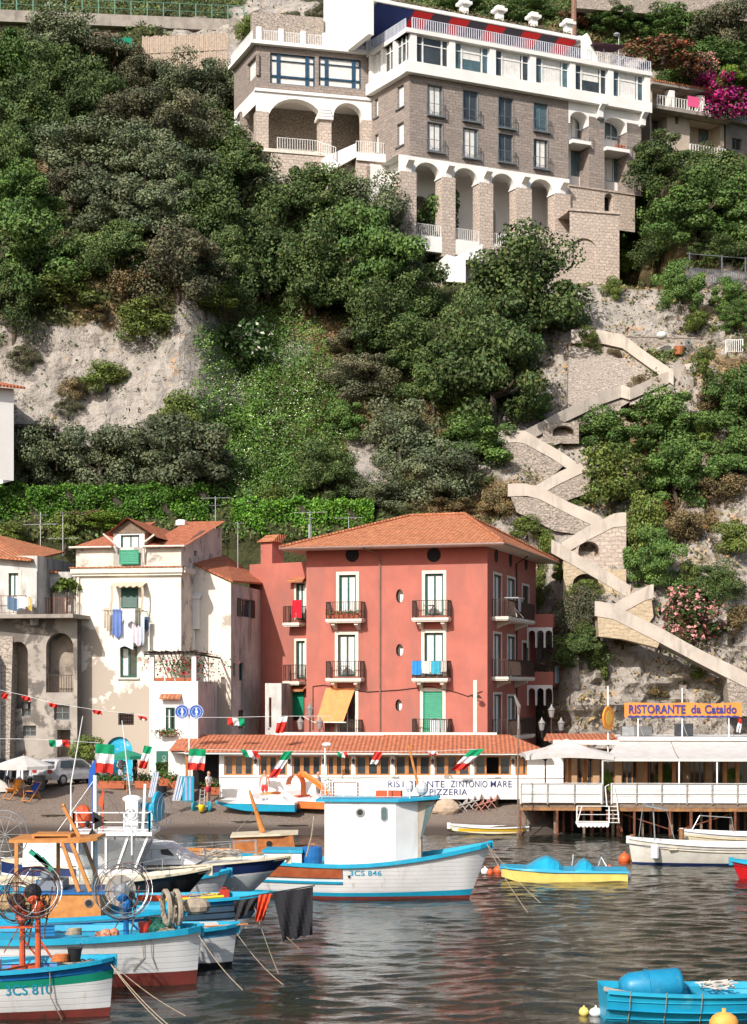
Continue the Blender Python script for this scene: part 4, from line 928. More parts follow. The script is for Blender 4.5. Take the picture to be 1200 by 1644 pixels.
def upper_buildings():
    fr = fpx(1044,160,1163,163.5); root = thing('balcony_block', 'beige concrete block with white balcony railings right of the hotel', 'building', (fr.A.x+3,162,52)); uz = fr.uz
    zt = uz(1044,134)[1]; zm = uz(1044,175)[1]; zb = uz(1044,240)[1]; zl = zb-.6
    tops = [(.25,fr.L*.5),(fr.L*.5+.3,fr.L-.25)]
    m = MB(); a,b = fr.rect(1046,185,1072,228)[:2]; c,d = fr.rect(1108,185,1157,228)[:2]
    wall(m, fr, 0, fr.L, zl, zt-.3, [(tops[0][0],tops[0][1],zm,zt-.35),(tops[1][0],tops[1][1],zm,zt-.35),(a,b,zb,zm-.4),(c,d,zb,zm-.4),(*fr.rect(1085,187,1090,199),)], 1.6)
    m.M = fr.M; m.box(fr.L-.01,fr.L,0,7,zl,zt); m.face([(0,1.6,zl),(fr.L,1.6,zl),(fr.L,1.6,zt),(0,1.6,zt)]); m.box(-.1,fr.L+.3,-.1,7,zl-.5,zl-.01)
    m.build('wall', pm('beige_concrete', (.50,.42,.34), (.42,.35,.28), .8, .9, .3, stain=(.27,.22,.18), ss=.8, streak=True), root)
    r = MB(); r.M = fr.M; r.box(-.3,fr.L+.5,-.9,7,zt-.3,zt-.05); r.build('roof_slab', CONC, root)
    t = MB(); t.M = fr.M; t.box(-.3,fr.L+.5,-.95,-.5,zt-.05,zt+.1); t.build('roof_tiles', TILE, root)
    s = MB(); s.M = fr.M; s.box(-.2,fr.L+.2,-1.3,0,zm-.3,zm); so = s.build('balcony_slab', CONC, root)
    for u in (.0,fr.L*.26,fr.L*.62,fr.L): pass
    for u in (fr.L*.2,fr.L*.60):
        s = MB(); s.M = fr.M; s.prism([(u,-1.2,zm),(u,0,zm),(u,0,zt-.4),(u,-.5,zt-.5),(u,-1.2,zm+1.6)], (.25,0,0)); s.build('divider', WHITEH, root)
    for (x0,x1,z,y) in ((0,fr.L,zm,-1.2),(a,b,zb,-.05),(c-.3,d+.2,zb,-.5)):
        k = MB(); k.M = fr.M; rail(k, [(x0,y,z),(x1,y,z)], .95, .3, .03, .05); k.build('railing', WFRAME, root)
    for o in (fr.rect(1060,150,1080,175,-1.6),fr.rect(1113,160,1133,178,-1.6),fr.rect(1048,195,1058,228,-1.6),fr.rect(1122,208,1137,230,-1.6)):
        Fb = Fr(tuple(fr.P(0,1.6,0))[:2], tuple(fr.P(fr.L,1.6,0))[:2]); window(root, Fb, o, 0.02, paint((.16,.07,.04)) if o[2] < zm-1 else BLUEF, GLASSB, 2)
    m = MB(); m.M = fr.M; u,z = uz(1101,183); m.box(u-.6,u+.6,-1.26,-1.22,z+.3,z+1.25); q = m.thing('towel', cloth((.75,.10,.25)), 'pink towel hanging on the beige block balcony railing', 'towel')
    f2 = fpx(1166,164,1215,166); root = thing('terraced_house', 'grey-beige building with a white railed terrace at the right edge beside the bougainvillea', 'building', (f2.A.x+2,165,52)); u2 = f2.uz
    m = MB(); zt = u2(1166,196)[1]; wall(m, f2, 0, f2.L, zt-6, zt, [f2.rect(1176,222,1192,240)], .3); m.M = f2.M; m.box(0,f2.L,-.6,4,zt,zt+.25); m.face([(0,0,zt-6),(0,6,zt-6),(0,6,zt),(0,0,zt)]); m.build('wall', WHITEH if 0 else CONC, root)
    window(root, f2, f2.rect(1176,222,1192,240), .3, GREYF, GLASS)
    k = MB(); k.M = f2.M; rail(k, [(0,-.5,zt+.25),(f2.L,-.5,zt+.25)], 1.0, .2, .02, .03); k.build('railing', WFRAME, root)
    f3 = fpx(520,164,598,160); root = thing('white_villa', 'white-walled villa with a terrace wall above the hotel wing', 'villa', (f3.A.x+2,162,64)); u3 = f3.uz
    m = MB(); z0 = u3(560,85)[1]; wall(m, f3, 0, f3.L+2, z0, z0+7.2, [(f3.L-.6,f3.L+.4,z0+1.6,z0+3.0,.5)], .3); m.M = f3.M; m.box(-6.5,0,1,1.5,z0,z0+2.2); m.box(-7,f3.L,0.5,6,z0-4,z0+.1); m.build('wall', WHITEH, root)
    window(root, f3, (f3.L-.6,f3.L+.4,z0+1.6,z0+3.0), .3, GREYF, GLASS, 2)
    k = MB(); k.M = f3.M; rail(k, [(-6,.8,z0+2.2),(-.3,.8,z0+2.2)], .9, .9, .025, .03, mid=True); k.build('railing', WFRAME, root)
    m = MB(); f = fpx(405,162,520,163.5); z0 = f.uz(450,66)[1]; m.M = f.M; m.box(0,f.L,0,1,z0-1,f.uz(450,22)[1]); m.thing('garden_wall', STONER, 'brown rubble stone garden wall behind the hotel wing balustrade', 'wall')
    fr = fpx(-60,171,392,174); uz = fr.uz; m = MB(); m.M = fr.M; zt = uz(150,21)[1]; m.box(-30,fr.L,0,7,zt-1.15,zt)
    m.thing('road_parapet', CONC, 'long grey concrete edge of the road at the top left', 'road parapet')
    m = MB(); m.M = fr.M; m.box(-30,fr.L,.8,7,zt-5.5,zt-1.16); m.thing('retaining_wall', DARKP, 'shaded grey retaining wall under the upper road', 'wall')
    m = MB(); m.M = fr.M; rail(m, [(-30,.4,zt),(fr.L,.4,zt)], 1.5, 1.6, .05, .08, mid=True); m.thing('road_railing', paint((.10,.26,.20)), 'green metal railing along the upper road', 'railing')
    f = fpx(228,164,366,163); m = MB(); m.M = f.M; n = 46; z0 = f.uz(300,112)[1]; z1 = f.uz(300,54)[1]
    for i in range(n):
        for j in range(2):
            h = (z1-z0)/2; m.box(f.L*i/n+.01, f.L*(i+1)/n-.01, .02*((i+j) % 3), .1+.02*((i*7+j) % 4), z0+h*j+.03, z0+h*(j+1)-rnd.uniform(0,.12))
    m.thing('reed_fence', pm('reed', (.46,.37,.29), (.34,.26,.20), 5, .9, .6, stain=(.24,.18,.14), ss=3), 'weathered reed screen fence below the upper road', 'fence')
    m = MB(); f = fpx(180,165,212,165); m.M = f.M; m.box(0,f.L,0,.06,f.uz(190,82)[1],f.uz(190,60)[1]); m.thing('green_tarpaulin', cloth((.0,.22,.13)), 'bright green tarpaulin hung under the upper road', 'tarpaulin')
    m = MB(); f = fpx(150,164,190,164); m.M = f.M; zc = f.uz(170,52)[1]
    for k in range(4): m.bar((0,.2*k,zc-.12*k),(f.L,.3*k,zc+.05*k-.1),.06)
    for u in (.1,f.L-.1): m.bar((u,0,zc-2.2),(u,0,zc),.08)
    m.thing('plank_rack', OLDW, 'rack of pale planks beside the green tarpaulin', 'plank rack')
    m = MB(); fb = fpx(862,149.2,915,150.3); z1 = fb.uz(880,370)[1]; z0 = fb.uz(880,450)[1]-1.5; m.M = fb.M; m.prism([(0,0,z0),(fb.L,0,z0),(fb.L,0,z1),(.1,0,z1)], (0,3,0))
    f5 = fpx(915,150.3,995,151.6); z2 = f5.uz(950,341)[1]; aa = f5.rect(920,382,958,423)
    wall(m, f5, 0, f5.L, z0, z2, [(aa[0],aa[1],aa[2],aa[3],.9)], .18); m.M = f5.M; m.face([(aa[0],.18,z0),(aa[1],.18,z0),(aa[1],.18,z2),(aa[0],.18,z2)]); m.face([(0,0,z2),(f5.L,0,z2),(f5.L,5,z2),(0,5,z2)]); m.face([(f5.L,0,z0),(f5.L,5,z0),(f5.L,5,z2),(f5.L,0,z2)]); m.box(-.1,f5.L+.1,-.12,.4,z2,z2+.2)
    m.thing('bastion_wall', STONEP, 'block-stone retaining wall with a blind arch under the hotel', 'retaining wall')
    m = MB(); f6 = fpx(742,143.5,868,148); a = f6.uz(742,425)[1]; b = f6.uz(800,400)[1]; c = f6.uz(866,368)[1]
    m.M = f6.M; m.prism([(0,0,a-3.5),(f6.L,0,a-3.5),(f6.L,0,c),(f6.L*.93,0,c),(0,0,a)], (0,1.2,0)); m.thing('ramp_wall', STONEP, 'stone wall of the ramp climbing below the hotel arcade', 'retaining wall')
    m = MB(); f7 = fpx(706,141,748,141.5); z = f7.uz(720,452)[1]; m.M = f7.M; m.prism([(.3,0,z),(f7.L,0,z),(f7.L,0,f7.uz(720,416)[1]),(.6,0,f7.uz(720,408)[1])], (0,3,0)); m.prism([(f7.L*.5,.6,f7.uz(720,412)[1]),(f7.L+1.6,.6,f7.uz(720,412)[1]),(f7.L+1.6,.6,f7.uz(720,385)[1])], (0,2,0)); m.thing('white_terrace_block', WHITEH, 'small white masonry terrace among trees below the arcade', 'terrace')
    m = MB(); m.M = f7.M; m.box(-1.5,f7.L-.1,.5,1,z-5,z-.003); m.thing('grey_wall_panel', STONER, 'shaded grey block wall under the white terrace block', 'wall')
upper_buildings()
def roofface(mb, pts): mb.face(pts)
def pink_house():
    C = Vector((6.6, 101.0)); U = Vector((math.cos(R(17)), -math.sin(R(17)))); Lf = 11.1
    fr = Fr(C-U*Lf, C); rt = fr.side(13.8); uz = fr.uz; W_ = 13.8
    root = thing('pink_house', 'four-storey salmon-pink house with a hipped terracotta roof, white window trims and iron balconies', 'house', (2, 106, 1.4))
    ze = CH+(HY-877)*101/F
    cA = (543,575); cB = (681,713)
    ops = [fr.rect(545,923,572,985), fr.rect(683,921,712,988), fr.rect(543,1019,571,1086), fr.rect(682,1016,712,1086), fr.rect(543,1110,571,1180), fr.rect(680,1110,711,1181)]
    mb = MB(); ov = []
    for x0,y0,x1,y1 in ((636,946,648,968),(636,1034,648,1054),(635,1123,646,1142)): ov.append(fr.rect(x0,y0,x1,y1))
    wall(mb, fr, 0, Lf, 0, ze-1.0, ops+ov, .22)
    sops = []; S = rt
    for x0,x1,(a,b),(c,d),(e,f) in ((793,805,(923,992),(1018,1090),(1115,1180)),(815,827,(929,994),(1022,1090),(1118,1178)),):
        for y0,y1 in ((a,b),(c,d),(e,f)): sops.append(S.rect(x0,y0,x1,y1))
    for x0,y0,x1,y1 in ((839,941,849,1000),(839,1032,849,1085)): sops.append(S.rect(x0,y0,x1,y1))
    wall(mb, S, 0, W_, 0, ze-1.0, sops, .2)
    mb.M = fr.M; mb.face([(0,0,0),(0,W_,0),(0,W_,ze),(0,0,ze)]); mb.face([(0,W_,0),(Lf,W_,0),(Lf,W_,ze),(0,W_,ze)])
    mb.build('wall', PINK, root)
    b = MB(); wall(b, fr, 0, Lf, ze-1.0, ze, [], .2); wall(b, S, 0, W_, ze-1.0, ze, [], .2); b.build('frieze', PINKT, root)
    o = 1.25; zr = CH+(HY-823)*107/F; r = MB(); r.M = fr.M; zt = ze+.12
    e = [(-o,-o),(Lf+o,-o),(Lf+o,W_+o),(-o,W_+o)]; i0 = (4.6,W_/2-.4); i1 = (Lf-3.0,W_/2-.4)
    E = [Vector((x,y,zt)) for x,y in e]; I0 = Vector((*i0,zr)); I1 = Vector((*i1,zr))
    r.face([E[0],E[1],I1,I0]); r.face([E[1],E[2],I1]); r.face([E[2],E[3],I0,I1]); r.face([E[3],E[0],I0]); r.build('roof', TILE, root)
    f = MB(); f.M = fr.M; f.box(-o,Lf+o,-o,W_+o,ze-.02,zt-.01); f.build('eaves', TRIM, root)
    h = MB(); h.M = fr.M
    for a_,b_ in ((E[0],I0),(E[1],I1),(I0,I1),(E[2],I1)): h.tube([a_+Vector((0,0,.03)), b_+Vector((0,0,.05))], .11, 6)
    h.build('ridge_tiles', TILE, root)
    g = MB(); g.M = fr.M; g.tube([(-o,-o-.06,ze+.04),(Lf+o,-o-.06,ze+.04),(Lf+o+.06,W_+o,ze+.04)], .07, 6); u = uz(611,0)[0]; g.tube([(u-.8,-o-.05,ze),(u-.1,-.3,ze-.3),(u,-.07,ze-.8),(u,-.07,1.6)], .05, 6); g.build('gutter', pm('gutter', (.26,.16,.13), (.2,.12,.1), 4, .5), root)
    g = MB(); g.M = S.M; u = S.uz(828,0)[0]; g.tube([(u,-.8,ze-.05),(u,-.08,ze-.5),(u,-.08,1.6)], .05, 6); g.build('downpipe', IRON, root)
    for i,op in enumerate(ops):
        if i < 4: window(root, fr, op, .2, GREEN if i != 9 else GREEN, CURT, nv=2, nh=0, fw=.11, surround=TRIM, curtain=None, sw=.19, name='french_window')
    for i,op in enumerate(ops[4:]):
        w_ = window(root, fr, op, .2, TRIM, GLASS, nv=2, fw=.06, surround=TRIM, sw=.19, name='french_window')
        if i == 1: shutter(w_, fr, (op[0]+.02,op[1]-.02,op[2],op[3]-.02), .04, BGREEN, name='shutter')
    for i,op in enumerate(sops): window(root, S, op, .18, GREEN, CURT if i < 6 else GLASS, nv=2, fw=.10, surround=TRIM, sw=.14, name='french_window')
    for op in ov:
        a,b_,c,d = op; m = MB(); m.M = fr.M; cx,cz = (a+b_)/2,(c+d)/2; rx,rz = (b_-a)/2,(d-c)/2; n = 20; P = []
        for k in range(n):
            t = 2*math.pi*k/n; m.face([(cx+rx*math.cos(t),-.004,cz+rz*math.sin(t)),(cx+rx*math.cos(t+6.2832/n),-.004,cz+rz*math.sin(t+6.2832/n)),(cx+rx*1.5*max(-1,min(1,1.5*math.cos(t+6.2832/n))),-.004,cz+rz*1.1*max(-1,min(1,1.5*math.sin(t+6.2832/n)))),(cx+rx*1.5*max(-1,min(1,1.5*math.cos(t))),-.004,cz+rz*1.1*max(-1,min(1,1.5*math.sin(t))))])
        q = m.build('oval_window', PINK, root); m = MB(); m.M = fr.M; m.face([(a,.2,c),(b_,.2,c),(b_,.2,d),(a,.2,d)]); m.build('pane', GLASS, q)
        m = MB(); m.M = fr.M; m.face([(cx-.02,.17,c+.05),(b_,.17,c+.05),(b_,.17,cz+.1),(cx-.02,.17,cz+.1)]); m.build('curtain', CURT, q)
    for px in (566,697):                                      # attic vents under the eaves
        u,z = uz(px,891); v = MB(); v.M = fr.M; v.lathe([(.42,-.03),(.42,.02)], (u,0,z), 18, (0,1,0)); v.build('attic_vent', DARK, root)
    for px,py in ((797,892),(820,900),(845,905)):
        u,z = S.uz(px,py); v = MB(); v.M = S.M; v.lathe([(.42,-.03),(.42,.02)], (u,0,z), 18, (0,1,0)); v.build('attic_vent', DARK, root)
    bal = []
    for (x0,x1,y) in ((526,584,994),(664,723,992),(526,583,1089),(664,722,1089)):
        a,b_,_,z = fr.rect(x0,y,x1,y+2,.4); bal.append((a,b_,z)); balcony(root, fr, a, b_, z, .8)
    for (x0,x1,y) in ((524,580,1183),(664,724,1182)):
        a,b_,_,z = fr.rect(x0,y,x1,y+2,.4); balcony(root, fr, a, b_, z, .8, br=False)
    for x0,x1,y in ((790,828,993),(790,828,1087),(791,828,1181)):
        a,b_,_,z = S.rect(x0,y,x1,y+2); balcony(root, S, max(0,a), b_+1.2, z, 1.0, br=(y < 1100))
    for y in (1010,1100):
        a,_ = S.uz(846,0); z = S.uz(862,y)[1]; m = MB(); m.M = S.M; m.box(a,W_-.2,-1.7,-.01,z,z+.85); m.box(a+.26,W_-.2,-1.6,-.01,z-.15,z-.01); m.build('balcony_parapet', PINK, root)
        k = MB(); FB = Fr(tuple(S.P(a,-.02,0))[:2], tuple(S.P(a,-1.68,0))[:2]); n = 3; w4 = FB.L/n
        wall(k, FB, 0, FB.L, z-1.3, z-.003, [(w4*i+.08,w4*(i+1)-.02,z-1.3,z-.2,.24) for i in range(n)], .25); k.build('white_arches', WHITEH, root)
        r_ = MB(); r_.M = S.M; rail(r_, [(a,-1.6,z+.95),(W_-.3,-1.6,z+.95)], .5, .25, .012); r_.build('railing', IRON, root)
    a,b_ = fr.rect(524,0,571,0)[:2]; z1 = uz(550,1105)[1]; z0 = uz(550,1160,1.2)[1]; m = MB(); m.M = fr.M
    m.grid([[(a+(b_-a)*(i/12)*(1-.08*t)-.25*t, -.06-1.1*t+.02*math.sin(i*1.3), z1+(z0-z1)*t+.12*math.sin(math.pi*i/12)*t*0) for i in range(13)] for t in (0,.25,.5,.75,1)]); ao = m.build('awning', pm('orange_canvas', (.80,.29,.11), (.72,.25,.09), 3, .9, .3, stain=(.62,.30,.10), ss=1.5, streak=True), root)
    m = MB(); m.M = fr.M; m.tube([(a-.35,-1.18,z0),(b_-.2,-1.18,z0)], .035); m.tube([(a-.3,-.02,z0+.1),(a-.3,-1.15,z0)], .025); m.tube([(a-.9,-1.6,z0+.35),(a-.4,-1.18,z0)], .03); m.build('awning_frame', WFRAME, ao)
    w_ = MB(); w_.M = fr.M; pp = [uz(503,1102),uz(520,1100),uz(590,1111),uz(640,1108),uz(690,1102),uz(735,1112),uz(752,1118),uz(775,1110)]; w_.tube([(u,-.05,z) for u,z in pp], .022, 4); w_.tube([(pp[0][0],-.05,pp[0][1]),(pp[0][0],-.05,pp[0][1]-2.6)], .02, 4); w_.build('cable', IRON, root)
    m = MB(); m.M = fr.M; u,z = uz(772,1118); m.tube([(u-.5,-.05,z),(u,-.5,z)], .025); m.lathe([(.03,.2),(.2,0),(.21,-.02)], (u,-.5,z-.1), 8); m.build('wall_lamp', IRON, root)
    a,b_,z = bal[3]; m = MB(); m.M = fr.M
    def hang(u0, u1, zt, zb, mt, label, y=-.84, frm=None, nm='laundry', cat='laundry', grp=None, sag=.03):
        q = MB(); q.M = (frm or fr).M; n = 8; q.grid([[(u0+(u1-u0)*i/n, y-.03*math.sin(i*1.9+u0)-.02*math.sin(i*.9)*t-.01, zt+(zb-zt)*t-sag*math.sin(math.pi*i/n)) for i in range(n+1)] for t in (0,.33,.66,1)]); q.thing(nm, mt, label, cat, grp)
    hang(a+.05,a+.62,z+1.02,z+.22,cloth((.03,.25,.62)),'bright blue towel on the right-hand middle balcony of the pink house'); hang(a+.66,a+1.12,z+1.02,z+.3,cloth((.62,.62,.58)),'white patterned cloth beside the blue towel on the pink house balcony')
    hang(a+1.2,a+1.75,z+1.02,z+.28,cloth((.05,.36,.50)),'turquoise cloth at the middle of the right-hand balcony rail'); hang(a+1.8,b_-.06,z+1.02,z+.4,cloth((.50,.46,.42)),'pale cloth at the right end of the same balcony rail')
    for i,(px,w2,c,t) in enumerate(((703,16,(.72,.72,.74),'white shirt on the airer in front of the green shutter'),(720,10,(.7,.66,.64),'small white cloth at the right of the shutter balcony'))):
        u,zz = uz(px,1160); hang(u-.25,u+.3 if i == 0 else u+.1,zz+.25,zz-.55,cloth(c),t,-.7)
    for i in range(7):
        u = bal[0][0]+.15+i*.3; p = fr.P(u,-.68,bal[0][2]+.02); m = MB(); m.lathe([(.09,0),(.12,.2)], p, 8); m.thing('flower_pot', paint((.42,.10,.04)), 'terracotta flower pot in the row on the top left balcony of the pink house', 'flower pot', 'flower pots on the top left balcony')
        n = 60; d = nr.normal(size=(n,3))*.1; me = leafmesh('potted_geranium', d+[0,0,.1], nr.normal(size=(n,3)), .05+0*nr.random(n), tints(n,(.05,.12,.03),.3,(.6,.05,.08),.3)); o_ = bpy.data.objects.new('potted_geranium', me); o_.location = p+Vector((0,0,.22)); COL.objects.link(o_); tag(o_,'small red-flowered plant in the pot row on the top left pink house balcony','plant','potted plants on the top left balcony')
    for (u,z),lab in ((((bal[1][0]+bal[1][1])/2,bal[1][2]),'dark folded table on the top right balcony of the pink house'),(((bal[2][0]+bal[2][1])/2,bal[2][2]),'dark green folded chair on the middle left balcony')):
        m = MB(); m.M = fr.M; m.lathe([(.35,-.02),(.36,.02)], (u-.1,-.4,z+.72), 16); m.bar((u-.35,-.35,z),(u+.15,-.45,z+.7),.04); m.bar((u+.15,-.35,z),(u-.35,-.45,z+.7),.04); m.thing('balcony_table', GREYF, lab, 'table')
    a,_,_,z = S.rect(793,993,826,995); m = MB(); m.M = S.M
    for t in range(4): m.bar((a+.6+t*.5,-1.35,z+1.15),(a+.6+t*.5,-.5,z+1.15),.02)
    m.bar((a+.4,-1.3,z),(a+2.3,-.6,z+1.15),.03); m.bar((a+2.3,-1.3,z),(a+.4,-.6,z+1.15),.03); m.bar((a+.4,-1.35,z+1.15),(a+2.3,-1.35,z+1.15),.03); m.thing('clothes_airer', WFRAME, 'white folding clothes airer on the top balcony at the side of the pink house', 'clothes airer')
    hang(a+.5,a+1.3,z+1.16,z+.35,cloth((.35,.36,.40)),'grey cloth over the white airer on the pink house side balcony',-1.37,S)
    a = S.uz(862,0)[0]; z = S.uz(862,1102)[1]+1.3
    hang(a-2.6,a-1.6,z,z-1.1,cloth((.30,.42,.48)),'pale blue cloth on the side loggia of the pink house',-1.75,S); hang(a-1.3,a-.7,z-.1,z-.9,cloth((.60,.12,.04)),'orange cloth on the side loggia of the pink house',-1.75,S)
    z = uz(850,1163)[1]; a = S.uz(845,0)[0]
    for i,(c,t) in enumerate((((.45,.08,.12),'dark pink shirt'),((.65,.63,.62),'white shirt'),((.16,.30,.42),'light blue cloth'),((.05,.05,.07),'black garment'),((.08,.28,.26),'sea-green towel'),((.55,.55,.56),'pale towel'))):
        hang(a+.1+i*.85,a+.75+i*.85,z,z-1.1,cloth(c),t+' on the line beside the lower corner of the pink house',-2.2,S)
    return fr, S, ze
PF, PS, PZE = pink_house()
def pink_wing():
    fr = Fr(W(401,0,109), W(494,0,106.5)); uz = fr.uz; root = thing('pink_wing', 'lower salmon wing with two balconies and a green roller blind, left of the pink house', 'house', (-5.5, 109, 1.6))
    zt = uz(430,905)[1]; ops = [fr.rect(476,937,490,995), fr.rect(476,1029,490,1090), fr.rect(450,1110,489,1157)]
    m = MB(); wall(m, fr, 0, fr.L, 0, zt, ops, .25); m.M = fr.M; m.face([(0,0,0),(0,5,0),(0,5,zt),(0,0,zt)]); m.face([(0,0,zt),(fr.L,0,zt),(fr.L,5,zt),(0,5,zt)]); m.box(.1,1.0,1,2.2,zt,uz(420,868)[1]); m.build('wall', PINK, root)
    r = MB(); r.M = fr.M; z = uz(420,868)[1]; r.prism([(-.1,.8,z),(1.2,.8,z),(1.1,1.6,z+.5),(.1,1.6,z+.5)], (0,.9,0)); u,zz = uz(474,935); r.prism([(u-.3,-.5,zz-.05),(u+.9,-.5,zz-.05),(u+.9,0,zz+.25),(u-.3,0,zz+.25)], (0,0,.06)); u,zz = uz(450,1104); r.prism([(u-.3,-.5,zz-.25),(fr.L,-.5,zz-.25),(fr.L,0,zz+.05),(u-.3,0,zz+.05)], (0,0,.08)); r.build('roof_tiles', TILE, root)
    for o in ops[:2]: window(root, fr, o, .2, GREEN, CURT, 2, surround=TRIM, fw=.1)
    w_ = window(root, fr, ops[2], .2, IRON, GLASS, 2); a,b,c,d = ops[2]; shutter(w_, fr, (a,b,c+.3,d), -.08, BGREEN, n=16, name='roller_blind')
    for y in (1000,1094):
        a,b,_,z = fr.rect(460,y,493,y+2,.4); balcony(root, fr, a, min(b,fr.L-.05), z, .8, br=False)
    q = MB(); q.M = fr.M; u,z = uz(478,966,.8)
    q.grid([[(u-.35+.7*i/8,-.86-.03*math.sin(i*2),z+.1-1.1*t*(1 if i not in (3,) else .7)) for i in range(9)] for t in (0,.5,1)]); q.thing('laundry', cloth((.60,.01,.03)), 'bright red garment on the balcony of the lower salmon wing', 'laundry')
    c = MB(); u,z = uz(500,860); c.M = None; p = W(498,862,112); c.tube([p-Vector((0,0,1.6)), p+Vector((0,0,.8))], .13); c.thing('flue_pipe', STEEL, 'thin metal flue left of the pink house roof', 'flue')
pink_wing()
def cream_house():
    A = W(122,0,101.3); B = W(291,0,100.2); fr = Fr(A, B); S = fr.side(10.5); uz = fr.uz
    root = thing('cream_house', 'tall cream plastered house with peeling patches, a dormer and green shutters', 'house', (-13, 104, 2.1))
    zc = uz(200,912)[1]; ze = uz(200,879)[1]
    o1 = fr.rect(195,944,222,976); o2 = fr.rect(193,1038,220,1088); o3 = fr.rect(190,1145,215,1164); o4 = fr.rect(170,1183,213,1262)
    m = MB(); wall(m, fr, 0, fr.L, 1.6, zc-.3, [o1,o2,o3,(o4[0],o4[1],2.15,o4[3],.8)], .25); m.build('front_wall', CREAM, root)
    mz = MB(); wall(mz, fr, 0, fr.L, zc, ze, [], .2); wall(mz, S, 0, 9.0, 1.6, ze, [S.rect(312,880,317,893),S.rect(337,873,347,890)], .2)
    zb_ = ze+1.9
    mz.M = S.M; mz.face([(0,0,ze),(9.0,0,ze+.0),(9.0,0,zb_),(4,0,ze+1.25)]); mz.build('upper_wall', pm('upper_plaster', (.76,.68,.56), (.60,.54,.46), .9, .9, .3, stain=(.28,.24,.21), ss=.8, slo=.54, shi=.62), root)
    for px0,py0,px1,py1 in ((312,880,317,893),(337,873,347,890)): window(root, S, S.rect(px0,py0,px1,py1), .2, GREYF, GLASS, 2)
    c = MB(); c.M = fr.M; c.box(-.25,fr.L+.15,-.28,.1,zc-.3,zc); c.box(-.15,fr.L+.1,-.18,.1,zc-.45,zc-.302); c.M = S.M; c.box(-.1,2.0,-.28,.1,zc-.3,zc-.003); c.build('cornice', TRIM, root)
    t = MB(); t.M = fr.M; t.box(-.3,fr.L+.2,-.34,-.02,zc+.003,zc+.07); t.build('cornice_tiles', TILE, root)
    zr = uz(365,849)[1]+.8; r = MB(); r.M = fr.M; e = .3; D = 8.8; zr = ze+2.3
    d0,d1 = uz(182,0)[0], uz(232,0)[0]
    r.face([(-e,-e,ze),(d0,-e,ze),(d0,D,zr),(1.5,D,zr)]); r.face([(d1,-e,ze),(fr.L+e,-e,ze),(fr.L+e-.0,D,zr),(d1,D,zr)])
    dz = uz(207,852)[1]; pk = uz(213,832)[1]; dm = (d0+d1)/2; yb = D
    r.face([(d0,-.0,ze+.1),(d0,D,zr),(d0,D,zr+.1)])
    r.face([(d0-.4,-.45,dz-.25),(dm,-.45,pk),(dm,yb,pk),(d0-.4,yb*.62,dz-.25)]); r.face([(d1+.9,-.45,dz-.45),(dm,-.45,pk),(dm,yb,pk),(d1+.9,yb*.62,dz-.45)])
    r.build('roof', TILE2, root)
    q = MB(); q.M = fr.M; q.tube([(-e,-e-.05,ze+.02),(d0,-e-.05,ze+.02)], .06); q.tube([(d1,-e-.05,ze+.02),(fr.L+e,-e-.05,ze+.02)], .06)
    q.tube([(d0-.45,-.5,dz-.2),(d0+.2,-.35,ze+.2),(d0+.25,-.2,ze-.2)], .06); q.tube([(d1+.75,-.5,dz-.3),(d1+.1,-.35,ze+.25),(d1+.02,-.2,ze-.3),(d1+.02,-.15,zc+.3)], .06)
    u = uz(124,0)[0]; q.tube([(u+.1,-.08,zc-.5),(u+.05,-.08,2.2)], .07); q.build('gutter', TRIM, root)
    dd = MB(); o5 = (d0+.45,d1-.3,zc+.25,dz-.25)
    wall(dd, fr, d0, d1, zc, dz-.1, [o5], .2); dd.M = fr.M; dd.face([(d1,0,ze),(d1,5,ze),(d1,5,dz),(d1,0,dz-.1)]); dd.face([(d0,0,ze),(d0,5,ze),(d0,5,dz),(d0,0,dz-.1)]); dd.build('dormer_wall', WHITEH, root)
    g = MB(); g.M = fr.M; g.face([(d0-.25,-.05,dz-.15),(d1+.3,-.05,dz-.15),(dm,-.05,pk-.12)]); g.build('dormer_gable', OLDW, root)
    w_ = window(root, fr, o5, .2, GREEN, DARK, 2, curtain=(.0,.95,.3)); sh = (o5[0]-.02,o5[1]+.02,uz(205,906,.2)[1],uz(205,883,.2)[1]); shutter(w_, fr, sh, -.22, BGREEN)
    w_ = window(root, fr, o1, .2, GREEN, GLASS, 1); shutter(w_, fr, o1, -.06, GREEN, n=9)
    window(root, fr, o2, .2, GREEN, GLASS, 2, fw=.13, curtain=(.0,.4,.0), sill=TRIM)
    w_ = window(root, fr, o3, .2, IRON, DARK, 1); k = MB(); k.M = fr.M; a,b,cc,d = o3
    for i in range(7): k.bar((a+(b-a)*(i+.5)/7,.04,cc),(a+(b-a)*(i+.5)/7,.04,d),.025)
    for i in range(4): k.bar((a,.05,cc+(d-cc)*(i+.5)/4),(b,.05,cc+(d-cc)*(i+.5)/4),.025)
    k.build('iron_grille', IRON, w_)
    k = MB(); k.M = fr.M; k.box(o4[0],o4[1],.2,.26,2,o4[3]); k.build('blue_garage_door', pm('mural_blue', (.02,.42,.60), (.01,.30,.50), 1.2, .7, .1, stain=(.45,.62,.66), ss=1.3), root)
    a,b = uz(184,0)[0], uz(236,0)[0]; z1 = uz(210,935)[1]; z0 = uz(210,978)[1]; k = MB(); k.M = fr.M
    k.grid([[(a+(b-a)*i/10,-.05-.7*t,z1-.25*t-(.1*(i % 2) if t == 1 else 0)) for i in range(11)] for t in (0,.5,1)])
    for u in (a,b-.12): k.grid([[(u+.12*i+.04*math.sin(5*t),-.75+.05*i,z1-.25-(z1-z0)*t) for i in range(2)] for t in (0,.25,.5,.75,1)])
    k.build('tattered_awning', cloth((.62,.50,.36)), root)
